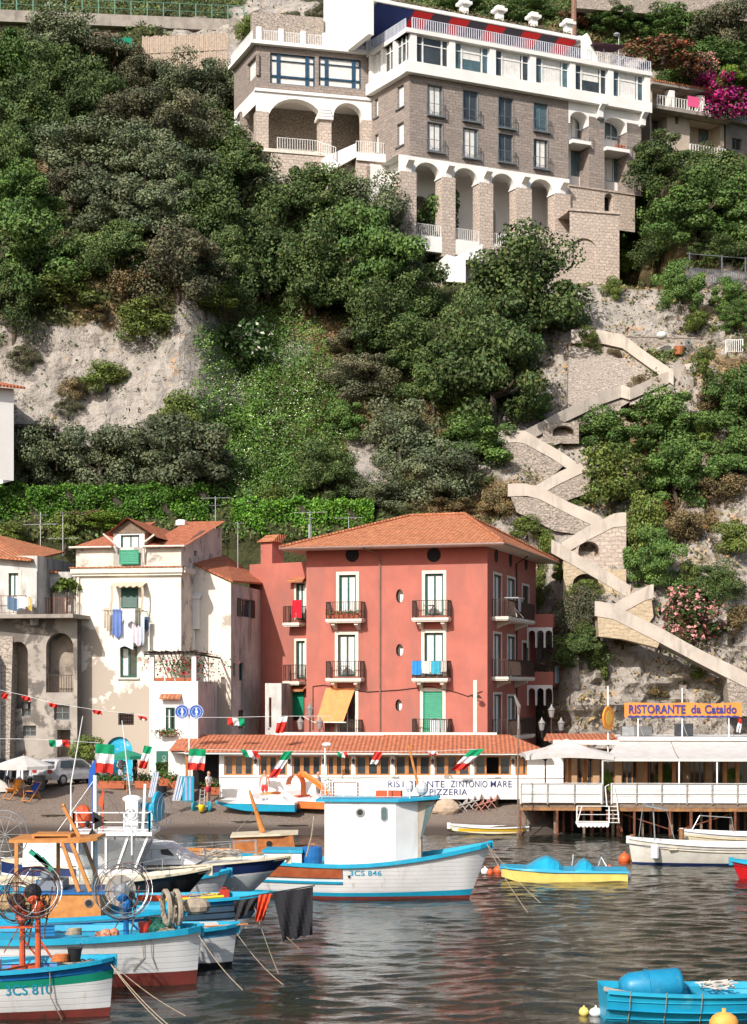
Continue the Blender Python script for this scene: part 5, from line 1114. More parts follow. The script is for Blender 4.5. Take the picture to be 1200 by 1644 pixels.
    zz = uz(210,981)[1]; k = MB(); k.M = fr.M; x0,x1 = uz(170,0)[0],uz(241,0)[0]; 
    for y in (-.5,-.8): k.tube([(x0,y,zz),(x1,y,zz-.05)], .012, 4)
    for u in (x0+.3,x1-.2): k.bar((u,0,zz-.05),(u,-.9,zz),.03)
    k.build('clothes_line', IRON, root)
    L_ = [(165,175,976,1011,(.55,.48,.38),'lace-patterned beige cloth at the left end of the line'),(181,195,978,1022,(.14,.22,.50),'blue cloth with white motifs'),(193,201,978,996,(.80,.80,.80),'small white cloth left of the T-shirt'),(201,217,978,1000,(.80,.82,.84),'white T-shirt on the outer line'),(182,212,996,1040,(.82,.82,.84),'large white sheet hanging lowest'),(217,227,976,1004,(.20,.20,.15),'dark olive cloth right of the T-shirt'),(211,226,1000,1035,(.62,.55,.62),'pale lilac sheet'),(227,233,988,1034,(.60,.66,.74),'narrow pale blue cloth'),(230,238,990,1012,(.07,.11,.17),'dark blue garment at the right end')]
    for i,(xa,xb,ya,yb2,c_,lab) in enumerate(L_):
        a,b,z0,z1 = fr.rect(xa,ya,xb,yb2,.7); k = MB(); k.M = fr.M; y = -.52-.05*(i % 4)-.15*(i % 2)
        k.grid([[(a+(b-a)*j/10,y-.04*math.sin(j*1.4+i)*(.3+t),z1+(z0-z1)*t+(.1*math.sin(j*.7+i)*t)) for j in range(11)] for t in (0,.25,.5,.75,1)]); k.thing('laundry', cloth(c_), lab+', on the cream house clothes line', 'laundry', 'laundry on the cream house')
    A2 = W(304,0,102.95); B2 = W(371,0,102.4); f2 = Fr(A2,B2); S2 = f2.side(7.2); v = f2.uz
    zl = v(307,903)[1]; zr2 = v(371,936)[1]; m = MB(); m.M = f2.M; m.face([(0,0,1.6),(f2.L,0,1.6),(f2.L,0,zr2),(0,0,zl)]); m.box(-.0,.35,-.01,.5,zl-.2,zl+.35); m.build('annex_front_wall', CREAM, root)
    so = [S2.rect(384,961,404,990),S2.rect(367,1065,372,1088)]
    so = [S2.rect(386,962,403,991)]; m = MB(); wall(m, S2, 0, S2.L, 1.6, zr2-.35, so+[S2.rect(384,1064,391,1093),S2.rect(375,1065,379,1086),S2.rect(383,1140,393,1170)], .2); m.M = S2.M; m.face([(0,0,zr2-.35),(S2.L,0,zr2-.35),(S2.L,0,zr2-.1),(0,0,zr2)]); m.build('annex_side_wall', GREYP, root)
    w_ = window(root, S2, so[0], .2, GREYF, GLASS, 2); a,b,c_,d = so[0]; shutter(w_, S2, (a-.7,a,c_,d), -.06, GREEN); shutter(w_, S2, (b,b+.7,c_,d), -.06, IRON)
    for o in (S2.rect(384,1064,391,1093),S2.rect(375,1065,379,1086)): window(root, S2, o, .18, GREEN, GLASS, 1)
    window(root, S2, S2.rect(383,1140,393,1170), .18, WOOD, GLASS, 1)
    r = MB(); r.M = f2.M; r.prism([(0-.1,-.15,zl+.05),(f2.L+.15,-.15,zr2+.02),(f2.L+.15,7.3,zr2+.3),(-.1,7.3,zl+.9)], (0,0,.12)); r.build('annex_roof', TILE2, root)
    cb = MB(); cb.M = f2.M; a,b = v(302,0)[0],v(322,0)[0]; z1 = v(312,962,.3)[1]; z0 = v(312,1010,.3)[1]; cb.box(a,b,-.4,.0,z0,z1); cb.prism([(a-.1,-.5,z1+.003),(b+.1,-.5,z1+.003),(b+.1,0,z1+.3),(a-.1,0,z1+.3)], (0,0,.1)); cb.tube([((a+b)/2,-.2,z0),((a+b)/2+.05,-.2,z0-1.2)], .1); cb.build('boxed_flue', WHITEH, root)
    tA = W(240,0,98.3); tB = W(318,0,97.9); f3 = Fr(tA,tB); S3 = f3.side(3.3); x = f3.uz
    zt = x(280,1094)[1]; zp = x(280,1052)[1]; m = MB(); o6 = f3.rect(266,1136,281,1172); o7 = S3.rect(367,1140,371,1172)
    wall(m, f3, 0, f3.L, 1.4, zt, [o6], .2); m.M = f3.M; m.face([(0,0,1.4),(0,3.3,1.4),(0,3.3,zt),(0,0,zt)]); m.build('terrace_front_wall', WHITEH, root)
    m = MB(); wall(m, S3, 0, 5.5, 1.4, zt, [], .2); m.M = f3.M; m.face([(0,.25,zt-.75),(f3.L,.25,zt-.75),(f3.L,4,zt-.75),(0,4,zt-.75)]); m.build('terrace_side_wall', GREYP, root)
    window(root, f3, o6, .18, GREEN, DARK, 2, fw=.1, curtain=(.1,.6,0))
    for u,y in ((.12,.12),(f3.L-.25,.12),(f3.L-.25,3.0)): m = MB(); m.M = f3.M; m.box(u-.12,u+.13,y-.1,y+.14,zt+.002,zp); m.build('pergola_post', WHITEH, root)
    m = MB(); m.M = f3.M; m.bar((-.3,-.1,zp+.05),(f3.L+.2,-.1,zp+.1),.1); m.bar((f3.L-.1,-.2,zp+.06),(f3.L+.2,4.6,zp-.1),.1)
    for i in range(13): m.bar((i*.24-.2,-.35,zp+.18+.03*(i % 3)),(i*.24,2.8,zp+.1),.06)
    m.build('pergola_roof', DWOOD, root)
    for i in range(4):
        u = .55+i*.6; p = f3.P(u,.12,zt); k = MB(); k.M = Matrix.Translation(p); k.box(-.24,.24,-.1,.1,.003,.2); k.thing('planter', paint((.42,.11,.05)), 'terracotta trough on the pergola terrace wall of the cream house', 'planter', 'terracotta troughs on the terrace wall')
    n = 900; d = nr.normal(size=(n,3))*np.array([1.1,.3,.35]); p = f3.P(1.9,.8,zt+.9); me = leafmesh('geranium', d, nr.normal(size=(n,3)), .05+.04*nr.random(n), tints(n,(.05,.12,.035),.4,(.55,.02,.05),.28)); o_ = thing('climbing_geranium', 'red-flowered climbing plant under the pergola of the cream house', 'plant', p); l_ = bpy.data.objects.new('flowers', me); COL.objects.link(l_); l_.parent = o_
    n = 350; d = nr.normal(size=(n,3))*np.array([.3,.1,.08]); p = f3.P(1.1,-.3,x(273,1173)[1]-.1); me = leafmesh('leaves', d, nr.normal(size=(n,3)), .05+.04*nr.random(n), tints(n,(.06,.12,.035),.4,(.6,.1,.05),.2)); o_ = thing('window_box', 'window box of red flowers under the lower green window beside the blue signs', 'window box', p-Vector((0,0,.2))); l_ = bpy.data.objects.new('foliage', me); l_.location = (0,0,.2); COL.objects.link(l_); l_.parent = o_; k = MB(); k.box(-.45,.45,-.1,.1,0,.18); ORG[o_.name] = Vector((0,0,0)); k.build('trough', OLDW, o_); ORG[o_.name] = p
    k = MB(); k.M = f3.M; u,z = x(275,1120); k.prism([(u-.6,-.4,z-.1),(u+.6,-.4,z-.1),(u+.6,0,z+.15),(u-.6,0,z+.15)], (0,0,.06)); k.build('tiled_hood', TILE, root)
    f4 = Fr(W(426,0,104.5), W(452,0,104.3)); m = MB(); z = f4.uz(440,1097)[1]; wall(m, f4, 0, f4.L, 1.4, z, [f4.rect(432,1120,436,1168)], .2); m.M = f4.M; m.face([(0,0,z),(f4.L,0,z),(f4.L,4,z),(0,4,z)]); m.face([(f4.L,0,1.4),(f4.L,4,1.4),(f4.L,4,z),(f4.L,0,z)]); m.build('lean_to_wall', GREYP, root)
    ch = MB(); p = W(291,868,108); ch.lathe([(.2,-1.5),(.2,.9),(.34,.95),(.34,1.25),(.2,1.3)], p, 8); ch.thing('chimney', WHITEH, 'round white chimney behind the cream house roof', 'chimney')
    return fr
CF = cream_house()
def old_house():
    fr = Fr(W(-90,0,100.5), W(60,0,99.5)); uz = fr.uz; root = thing('old_house', 'weathered old house with a tiled roof, balcony and stone arches at the left edge', 'house', (-21,101,2))
    zb = uz(30,987)[1]; ze = uz(0,893)[1]; o1 = fr.rect(14,920,30,958); L_ = fr.L
    m = MB(); wall(m, fr, 0, L_, zb, ze, [o1], .2); m.M = fr.M; m.face([(L_,0,zb),(L_,6,zb),(L_,6,ze),(L_,0,ze)]); m.box(L_-.4,L_,-.1,.2,zb-.6,ze-.9)
    f2 = Fr(W(60,0,101.5), W(124,0,101.7)); o2 = f2.rect(70,946,85,990); z2 = f2.uz(90,918)[1]; wall(m, f2, 0, f2.L, f2.uz(90,992)[1], z2, [o2], .2); m.build('upper_wall', GREYP, root)
    window(root, fr, o1, .2, GREEN, CURT, 2, surround=TRIM); window(root, f2, o2, .18, OLDW, DARK, 2, nh=5, name='door', surround=TRIM)
    r = MB(); r.M = fr.M; r.prism([(0,-.5,ze+.15),(L_-.2,-.5,ze-.35),(L_-.6,6,ze+.6),(0,6,ze+1.9)], (0,0,.1)); r.M = f2.M; r.prism([(0,-.3,z2),(f2.L*.5,-.3,z2-.1),(f2.L*.5,3,z2+.3),(0,3,z2+.4)], (0,0,.1)); r.build('roof', TILE, root)
    m = MB(); m.M = fr.M; m.box(0,L_+2.4,-.75,3,zb-.22,zb-.004); m.build('balcony_slab', CONC, root)
    k = MB(); k.M = fr.M; rail(k, [(0,-.7,zb),(L_-.4,-.7,zb)], 1.05, .8, .014, mid=False); k.M = f2.M; rail(k, [(.2,-.9,zb),(f2.L,-.9,zb)], 1.0, .13, .016); k.build('railing', RUST, root)
    m = MB(); f3 = Fr(W(-90,0,100.3), W(124,0,99.9)); y = f3.uz; a1 = f3.rect(12,1030,45,1110); a2 = f3.rect(74,1016,118,1080)
    wall(m, f3, 0, f3.L, 1.6, zb-.22, [(a1[0],a1[1],a1[2]-1,a1[3],.7),(a2[0],a2[1],y(90,1112)[1],a2[3],.85),f3.rect(35,1127,50,1150),f3.rect(87,1132,112,1156),f3.rect(92,1172,113,1216),f3.rect(37,1165,58,1182)], 1.1); m.build('arched_wall', pm('shade_toned_peeling_wall', (.42,.37,.32), (.31,.275,.24), .8, .95, .5, .03, stain=(.15,.13,.115), ss=.6, slo=.48, shi=.54), root)  # base colour darkened to carry this wall's shade; the patches are peeling plaster
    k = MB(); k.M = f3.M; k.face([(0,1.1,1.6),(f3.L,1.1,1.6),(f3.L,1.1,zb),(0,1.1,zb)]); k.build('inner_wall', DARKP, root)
    for o in (f3.rect(35,1127,50,1150),f3.rect(87,1132,112,1156),f3.rect(37,1165,58,1182)): window(root, f3, o, .25, GREYF, GLASS, 2, nh=1)
    k = MB(); k.M = f3.M; rail(k, [(a2[0],.1,y(90,1112)[1]),(a2[1],.1,y(90,1112)[1])], 1.0, .14, .014); k.build('arch_railing', IRON, root)
    k = MB(); k.M = f3.M; u = y(18,0)[0]; k.prism([(u-1.1,-1.9,1.7),(u+.35,-1.9,1.7),(u+.1,-.02,zb-1.2),(u-.9,-.02,zb-1.2)], (0,1.3,0)); k.build('stone_buttress', STONER, root)
    k = MB(); k.M = f3.M; u = y(2,0)[0]; k.prism([(u-2.5,-2.6,1.7),(u+.5,-2.6,1.7),(u-.0,-1.2,zb-2.3),(u-2.5,-1.2,zb-2.3)], (0,1.2,0)); k.build('white_buttress', WHITEH, root)
    for x0,x1,c_,lab in ((12,30,(.10,.16,.24),'dark blue patterned cloth on the old house balcony'),(28,56,(.60,.64,.66),'white and blue sheet slung along the old house balcony'),(46,52,(.62,.45,.08),'small yellow cloth on the old house balcony')):
        a,b,z0,z1 = fr.rect(x0,957,x1,978,.75); k = MB(); k.M = fr.M; k.grid([[(a+(b-a)*i/8,-.78-.03*math.sin(i*1.7),z1-.02*i-(z1-z0)*t*(1-.6*(i/8 if x1 == 56 else 0))) for i in range(9)] for t in (0,.5,1)]); k.thing('laundry', cloth(c_), lab, 'laundry')
    p = f2.P(f2.L*.75,-.4,zb); n = 500; th = nr.random(n)*6.28; rr = nr.random(n)*.9; d = np.stack([np.cos(th)*rr,np.sin(th)*rr*.5,1.9+.5*rr-1.1*rr**2+.1*nr.normal(size=n)],1); Nn = nr.normal(size=(n,3)); me = leafmesh('fronds', d, Nn, .13+0*rr, tints(n,(.10,.16,.03),.3)); o_ = thing('palm_plant', 'spiky palm-like pot plant on the terrace between old house and cream house', 'plant', p); l_ = bpy.data.objects.new('fronds', me); COL.objects.link(l_); l_.parent = o_; t_ = MB(); t_.tube([(0,0,0),(.05,0,1.9)],.07); ORG[o_.name] = Vector((0,0,0)); t_.build('trunk', BARK, o_)
    f5 = Fr(W(-60,0,116), W(22,0,118)); root = thing('hill_house', 'corner of a white house with an orange tiled roof at the left edge', 'house', (f5.B.x-1,118,15)); z0 = f5.uz(0,770)[1]; z1 = f5.uz(0,622)[1]
    m = MB(); wall(m, f5, 0, f5.L, z0, z1, [], .2); m.M = f5.M; m.face([(f5.L,0,z0),(f5.L,5,z0),(f5.L,5,z1),(f5.L,0,z1)]); m.build('wall', WHITEH, root)
    r = MB(); r.M = f5.M; r.prism([(0,-.6,z1-.05),(f5.L+.6,-.6,z1-.05),(f5.L+.6,5,z1+1.2),(0,5,z1+1.2)], (0,0,.15)); r.build('roof', TILE2, root)
    k = MB(); f6 = Fr(W(25,0,119.5), W(92,0,120.5)); k.M = f6.M; z = f6.uz(60,684)[1]; k.box(0,f6.L,0,3,z-.12,z+.1); k.box(f6.L*.97,f6.L,0,.1,z-3,z-.12); k.thing('lean_to_roof', DWOOD, 'low dark lean-to roof under the rock face on the left', 'roof')
old_house()
def aerial(px, py, d, h, bars, label, tilt=0):
    p = W(px, py, d); m = MB(); m.tube([p-Vector((0,0,h)), p], .035, 5)
    for k,(dz,wd) in enumerate(bars):
        q = p-Vector((0,0,dz)); m.bar(q-Vector((wd,0,.02)), q+Vector((wd,.3,.05)), .035)
        for j in range(7): x = -wd+2*wd*j/6; m.bar(q+Vector((x,-.35,0)), q+Vector((x,.35,0)), .018)
    m.thing('television_aerial', STEEL, label, 'aerial')
aerial(65,822,106,5.2,[(.2,.4),(.75,1.05)],'television aerial on the left roof, left of the tall thin one')
aerial(101,822,106,5.0,[(.05,.15),(1.6,.95)],'tall thin television aerial near the cream house')
aerial(346,797,117,3,[(.1,1.0),(.6,.4)],'television aerial on the hedge behind the cream house roof')
aerial(498,820,112,2.2,[(.1,1.1),(.5,.3)],'flat television aerial above the metal flue')
aerial(560,829,114,1.2,[(.1,.9)],'low aerial left of the pink house roof')
aerial(382,838,108,3.0,[(.1,.3),(.4,.15)],'mast with small boxes right of the cream house roof')
PATH = pm('pale_path_plaster', (.55,.48,.41), (.46,.40,.34), .9, .9, .3, .02, stain=(.30,.26,.22), ss=1.3, slo=.52, shi=.72, streak=True)
OCHRE = brick('ochre_block_wall', ((.54,.43,.29), (.42,.33,.22), (.60,.50,.37)), (.30,.23,.15), .6, .24, .03, distort=.5)
root = thing('zigzag_stairway', 'long pale zigzag stairway with plastered parapets climbing the cliff', 'stairway', (15, 112, 9))
FL_ = [  # flight: depth, parapet top line in photo pixels, wall below it
 (131.2, [(918,529),(969,530),(1000,537),(1046,570),(1082,596)], 22),
 (126.8, [(1124,582),(1100,584),(1060,602),(1012,622),(998,618),(975,626),(944,640),(900,661),(843,690)], 20),
 (122.6, [(801,691),(830,690),(843,692),(885,715),(926,742)], 20),
 (120.6, [(952,738),(936,740),(900,757),(862,778)], 19),
 (118.4, [(816,777),(846,776),(866,781),(915,806),(968,831)], 20),
 (116.4, [(1006,823),(986,824),(945,845),(902,870)], 22),
 (114.6, [(886,866),(925,888),(970,914),(1013,940)], 22),
 (112.6, [(1050,938),(1036,942),(1010,956),(978,974)], 22),
 (109.0, [(956,965),(985,970),(1060,1008),(1130,1045),(1205,1083)], 24),
]
def d0(py, o):
    k = (HY-py)/F; return 100+(7.6+100*k)/(1-k)-o
for d, pl, hpx in FL_:
    h = hpx*d/F; pts = [W(x,y,d if d not in (126.8,131.2) else d0(y,1.7 if d < 130 else 2.0)) for x,y in pl]; m = MB(); t = .32
    cur = [pts[0]]
    for a, b in zip(pts, pts[1:]):
        for k in range(1, 4): cur.append(a.lerp(b, k/3))
    rows = [[p+Vector((0,0,.03*math.sin(i*1.3))) for i,p in enumerate(cur)], [p-Vector((0,0,h)) for p in cur]]
    back = [[p+Vector((0,t,0)) for p in rows[0]], [p+Vector((0,t,0)) for p in rows[1]]]
    m.grid([rows[1],rows[0],back[0],back[1],rows[1]])
    m.face([rows[0][0],rows[1][0],back[1][0],back[0][0]]); m.face([rows[0][-1],rows[1][-1],back[1][-1],back[0][-1]])
    o = m.build('parapet', PATH, root)
    s = MB(); s.grid([[p-Vector((0,-t-.004,h-.12)) for p in cur], [p-Vector((0,-t-1.9,h-.12)) for p in cur]]); s.grid([[p-Vector((0,-.02,h+.004)) for p in cur], [p-Vector((0,-t-1.9,h+.004)) for p in cur]]); s.build('steps', CONC, o)
def panel(name, mt, d, poly, th=1.6, label=None):
    m = MB(); m.prism([W(x,y,d0(y,.2) if d in (129.6,126.85,126.9) else d) for x,y in poly], (0,th,0)); return m.build(name, mt, root, label=label)
def arched(name, mt, d, x0, y0, x1, y1, ax0, ay0, ax1, ay1, top=None, th=1.5):
    fr = Fr(W(x0,0,d), W(x1,0,d)); a,b,c,e = fr.rect(ax0,ay0,ax1,ay1); u0,u1,z0,z1 = fr.rect(x0,y0,x1,y1); m = MB(); wall(m, fr, u0, u1, z0, z1, [(a,b,c,e,(e-c)*.62)], th)
    if top: m.M = None; m.prism([W(x,y,d) for x,y in top], (0,th,0))
    m.M = fr.M; m.face([(u1,0,z0),(u1,th,z0),(u1,th,z1),(u1,0,z1)]); m.face([(a-.3,th,c-.3),(b+.3,th,c-.3),(b+.3,th,e+.3),(a-.3,th,e+.3)])
    m.build(name, mt, root)
panel('rubble_wall', STONER, 129.6, [(914,549),(1000,555),(1082,612),(1060,626),(1012,645),(930,690),(912,662)], 4)
panel('rubble_wall', STONER, 126.85, [(1124,600),(1100,604),(1060,622),(1012,640),(1012,650),(1124,628)], 1.5)
panel('rubble_wall', STONER, 126.9, [(998,640),(944,661),(843,711),(870,722),(930,700),(996,668)], 1.5)
panel('brick_wall', STONER, 122.65, [(806,710),(843,712),(905,748),(866,784),(818,786)], 3)
panel('rubble_wall', STONER, 120.65, [(950,757),(936,759),(870,790),(905,806),(948,790)], 1.5)
panel('brick_wall', STONER, 118.45, [(820,796),(866,800),(964,848),(940,860),(890,852),(830,822)], 3)
arched('arched_pier', STONEP, 116.45, 925, 866, 1006, 935, 929, 869, 963, 893, [(925,866.2),(944,866.2),(986,846),(1006,845),(1006,866.2)])
panel('ochre_wall', OCHRE, 116.5, [(905,891),(925,881),(925,935),(905,905)], 1.5)
arched('arched_wall', OCHRE, 114.65, 905, 914, 1006, 972, 920, 921, 962, 948, [(905,913.8),(905,900),(921,908),(932,913.8)])
panel('ochre_wall', OCHRE, 112.65, [(1046,958),(1036,962),(982,992),(1040,1004),(1050,990)], 1.5)
panel('ochre_wall', OCHRE, 109.05, [(960,989),(985,993),(1060,1031),(1056,1040),(1000,1026),(962,1022)], 1.5)
panel('rubble_wall', STONER, 109.06, [(1150,1078),(1200,1105),(1200,1150),(1172,1150),(1168,1090)], 1.5)
panel('timber_pier', OLDW, 117.5, [(1007,858),(1020,862),(1020,945),(1007,940)], .5)
arched('small_arch', STONER, 125.0, 872, 679, 930, 712, 888, 683, 922, 700)
m = MB(); fr = fpx(1000,133.5,1240,135); uz = fr.uz; m.M = fr.M; z = uz(1100,543)[1]; m.box(0,fr.L,0,.5,z-1.5,z); m.box(-.1,fr.L,-.05,.55,z,z+.1); m.thing('path_wall', STONER, 'low dry-stone wall along the upper path right of the stairs', 'wall')
m = MB(); p = W(1063,536,132.6); m.lathe([(.1,-.42),(.38,-.25),(.42,-.05),(.3,.12),(.12,.2)], p, 14); m.thing('white_urn', WHITE, 'round white urn on the upper path wall', 'urn', smooth=True)
m = MB(); p = W(1091,569,131.5); m.lathe([(.3,0),(.42,.6),(.36,.62)], p, 12); m.thing('terracotta_pot', paint((.42,.13,.06)), 'terracotta pot with a plant below the path wall', 'pot')
tree('potted_plant', 'plant', 'green plant in the terracotta pot below the path wall', 'lime', 1091, 562, 14, 14, base=W(1091,569,131.5), trunk=False)
m = MB(); fr = fpx(1166,132.8,1193,132.8); m.M = fr.M; z = fr.uz(1180,566)[1]; rail(m, [(0,0,z),(fr.L,0,z)], 1.0, .17, .025, .04); m.thing('white_gate', WFRAME, 'small white barred gate in the path wall at the right edge', 'gate')
m = MB(); fr = fpx(1101,133.2,1110,133.2); m.M = fr.M; z = fr.uz(1105,568)[1]; m.box(0,fr.L,0,.1,z,z+1.1); m.thing('grey_box', GREYF, 'small grey cabinet on the path wall near the terracotta pot', 'cabinet')
m = MB(); fr = fpx(1104,139.5,1225,141.5); m.M = fr.M; z = fr.uz(1135,455)[1]; rail(m, [(0,0,z),(fr.L,0,z)], 1.15, .16, .03, .04)
for px in (1108,1160,1198): u = fr.uz(px,0)[0]; m.bar((u,.05,z-1),(u,.05,z+2.4),.09)
m.bar((0,.05,z+2.3),(fr.L,.05,z+2.3),.05); m.thing('metal_fence', GREYF, 'grey metal fence with tall posts on the slope at the right', 'fence')
m = MB(); fr = fpx(1085,142,1230,144); m.M = fr.M; z = fr.uz(1135,455)[1]; m.box(0,fr.L,0,3,z-1.2,z-.02); m.thing('terrace_wall', CONC, 'concrete terrace edge behind the grey metal fence', 'wall')
for px,py,d,lab in ((1177,86,166,'street lamp standing in the shrubs at the top right'),(994,56,163,'street lamp behind the right end of the hotel terrace')):
    m = MB(); p = W(px,py,d); m.tube([p+Vector((0,0,-3.2)), p], .06, 6); m.lathe([(.1,.1),(.3,.0),(.34,-.12),(.1,-.16)], p+Vector((-.2,-.1,.1)), 10); m.thing('street_lamp', STEEL, lab, 'street lamp')
m = MB(); fr = fpx(1050,170,1210,172); m.M = fr.M; z = fr.uz(1100,26)[1]; m.box(-8,fr.L,0,1,z,z+5); m.thing('rubble_terrace_wall', STONER, 'grey rubble terrace wall behind the shrubs at the top right', 'wall')
m = MB(); p = W(922,40,165); m.tube([p+Vector((0,0,-2)), p+Vector((0,0,5))], [.28,.22], 8); m.thing('bare_tree', pm('palm_bark',(.30,.17,.11),(.2,.11,.08),5,.9,.8,.05), 'bare reddish tree trunk above the last hotel chimney', 'tree trunk')
def text(body, size, mt, fr, u, y, z, parent=None, ext=.012, align='LEFT', sx=1.0, name='lettering', warp=None, bold=.0, wd=None):
    c = bpy.data.curves.new('t', 'FONT'); c.body = body; c.size = size; c.align_x = align; c.extrude = 0 if warp else ext; c.space_character = 1.05; c.offset = bold
    o = bpy.data.objects.new('t', c); COL.objects.link(o); dg = bpy.context.evaluated_depsgraph_get(); me = bpy.data.meshes.new_from_object(o.evaluated_get(dg)); bpy.data.objects.remove(o)
    if wd:
        xs = [v.co.x for v in me.vertices]; sx = wd/(max(xs)-min(xs)); u -= min(xs)*sx
    M = fr.M if fr is not None else Matrix.Identity(4); org = ORG.get(parent.name, Vector()) if parent else Vector()
    for v in me.vertices:
        q = Vector((u+v.co.x*sx, y-v.co.z, z+v.co.y))
        if warp: q = warp(q)
        v.co = (M @ q)-org
    me.materials.clear(); me.materials.append(mt); me.name = name; ob = bpy.data.objects.new(name, me); COL.objects.link(ob)
    if parent: ob.parent = parent; ORG[ob.name] = org
    return ob
INK = paint((.03,.045,.16)); WOODW = pm('window_wood', (.46,.20,.07), (.36,.15,.05), 5, .5, .15)
def restaurant():
    fr = Fr(W(352,0,95.3), W(905,0,94.3)); uz = fr.uz; root = thing('seafront_restaurant', 'long low white restaurant with an orange tiled roof and brown-framed windows on the beach', 'restaurant', (0,97,1.3))
    ze = uz(600,1206)[1]; zs = uz(600,1213)[1]
    G_ = [(360,407),(416,461),(469,516),(525,564),(571,627),(634,692),(698,755),(762,821),(828,847)]
    ops = [fr.rect(a,1214,b,1245) for a,b in G_]; zb = uz(600,1284)[1]
    m = MB(); wall(m, fr, 0, uz(520,0)[0], zb-.5, ze, ops[:3], .2); wall(m, fr, uz(520,0)[0], fr.L, zb, ze, ops[3:], .2); m.M = fr.M; m.face([(0,0,zb-.5),(0,2.5,zb-.5),(0,2.5,ze),(0,0,ze)]); m.box(0,fr.L,-.06,.0-.002,uz(600,1247)[1]-.05,uz(600,1245)[1]-.02)
    m.box(-.1,uz(520,0)[0],-.45,-.003,zb-.6,zb-.1); m.box(-3,0,1.2,1.4,zb-.5,ze); m.build('wall', WHITEH, root)
    for i,(a,b,c,d) in enumerate(ops):
        n = 2 if i == 8 else 3; m = MB(); m.M = fr.M; w = (b-a)/n
        f = .075
        m.box(a,b,.1,.18,c,c+f); m.box(a,b,.1,.18,d-f,d)
        for k in range(n):
            if i == 7 and k == 1: continue
            u0,u1 = a+w*k,a+w*(k+1); m.box(u0,u0+f*1.4,.08,.16,c,d); m.box(u1-f*1.4,u1,.085,.165,c,d); 
        o = m.build('window', WOODW, root)
        for k in range(n):
            if i == 7 and k == 1: continue
            g = MB(); g.M = fr.M; g.face([(a+w*k,.13,c),(a+w*(k+1),.13,c),(a+w*(k+1),.13,d),(a+w*k,.13,d)]); g.build('pane', GLASS, o)
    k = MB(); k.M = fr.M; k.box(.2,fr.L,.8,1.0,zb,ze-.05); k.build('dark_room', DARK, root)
    r = MB(); r.M = fr.M; zt = CH+(HY-1180)*98.5/F; uL = uz(267,0)[0]; u1 = uz(690,0)[0]
    zl = ze+.0
    def roofpart(u0,u1,b0,b1,zz,y0=-.75,yt=3.6,ztop=None):
        r.face([(u0,y0,zz),(u1,y0,zz),(u1-b1,yt,ztop or zt),(u0+b0,yt,ztop or zt)]); r.face([(u0,y0,zz-.08),(u1,y0,zz-.08),(u1,y0,zz),(u0,y0,zz)])
    uc = uz(300,0)[0]
    roofpart(uc,uz(640,0)[0],-.9,0,ze+.02); roofpart(uz(640,0)[0],uz(880,0)[0],-1.0,2.0,ze+.0,-.78,3.6,zt+.03)
    r.face([(uL,.6,ze-.05),(uc,-.75,ze+.02),(uc-.9,3.6,zt),(uL,2.8,ze+.1)])
    r.face([(uz(880,0)[0],-.78,ze),(uz(880,0)[0],3,ze),(uz(880,0)[0]-2,3.6,zt+.03)]); r.build('roof', TILE2, root)
    f = MB(); f.M = fr.M; f.box(uc,uz(880,0)[0],-.74,-.02,ze-.16,ze-.085); f.prism([(uL+.15,.7,ze-.15),(uc+.05,-.7,ze-.12),(uc-.8,3.4,zt-.15),(uL+.3,2.8,ze-.05)], (0,0,.06)); f.box(uz(430,0)[0],uz(800,0)[0],3.5,3.9,zt-.5,zt+.14); f.build('soffit', WHITE, root)
    p = MB(); p.M = fr.M; u = uz(303,0)[0]; p.box(u-.12,u+.12,-.35,-.1,zb-.5,ze-.165); p.build('porch_post', WOOD, root); p = MB(); p.M = fr.M; p.box(uL-.2,uz(300,0)[0],2.0,2.1,zb,uz(270,1208)[1]); p.build('green_shutter_door', pm('green_boards',(.02,.16,.11),(.015,.12,.08),4,.6,.2), root)
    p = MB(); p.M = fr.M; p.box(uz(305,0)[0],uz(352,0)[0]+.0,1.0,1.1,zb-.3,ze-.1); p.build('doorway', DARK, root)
    for px in (411,465,520,568,631,695,758,824):
        u,z = uz(px,1222); l = MB(); l.M = fr.M; l.bar((u,-.01,z+.12),(u,-.16,z+.16),.025); l.lathe([(.03,-.16),(.07,-.1),(.09,.05),(.03,.12)], (u,-.17,z), 8); l.build('wall_lantern', IRON, root)
    u0,u1 = uz(618,0,1.2)[0], uz(836,0,1.2)[0]
    s = MB(); s.M = fr.M; zt2 = uz(700,1251,1.2)[1]; zb2 = uz(700,1283,1.2)[1]; s.box(u0,u1,-1.25,-1.2,zb2,zt2); so = s.build('signboard', paint((.78,.77,.76),.6), root)
    for t,xa,xb,yb,hp in (('RISTORANTE',623,714,1264,11),("ZI'NTONIO",724,783,1264,11),('MARE',788,822,1264,11),('PIZZERIA',690,751,1276.5,10)):
        ua,zz = uz(xa,yb,1.26); ub,_ = uz(xb,yb,1.26); hh = hp*94/F*1.38; text(t, hh, INK, fr, ua, -1.262, zz, so, wd=ub-ua, bold=.002)
    w_ = MB(); w_.M = fr.M; w_.box(uz(520,0)[0],fr.L,-1.18,-.06,zb2+.05,zb2+.2); w_.box(uz(520,0)[0],u0,-1.2,-1.1,zb2,zt2-.05); w_.build('terrace_edge', WHITE, root)
    for px in (735,765,797,840,870): p = MB(); p.M = fr.M; u = uz(px,0)[0]; p.box(u-.09,u+.09,-.8,-.62,gz(0,93)-2.0,zb2+.05); p.build('stilt', OLDW, root)
    k = MB(); k.M = fr.M; k.box(uz(700,0)[0],fr.L+1,-.35,-.3,-.5,zb2); k.build('undercroft_shade_sheet', DARK, root)  # near-black sheet painted in for the shade beneath the restaurant floor
    return fr
RF = restaurant()
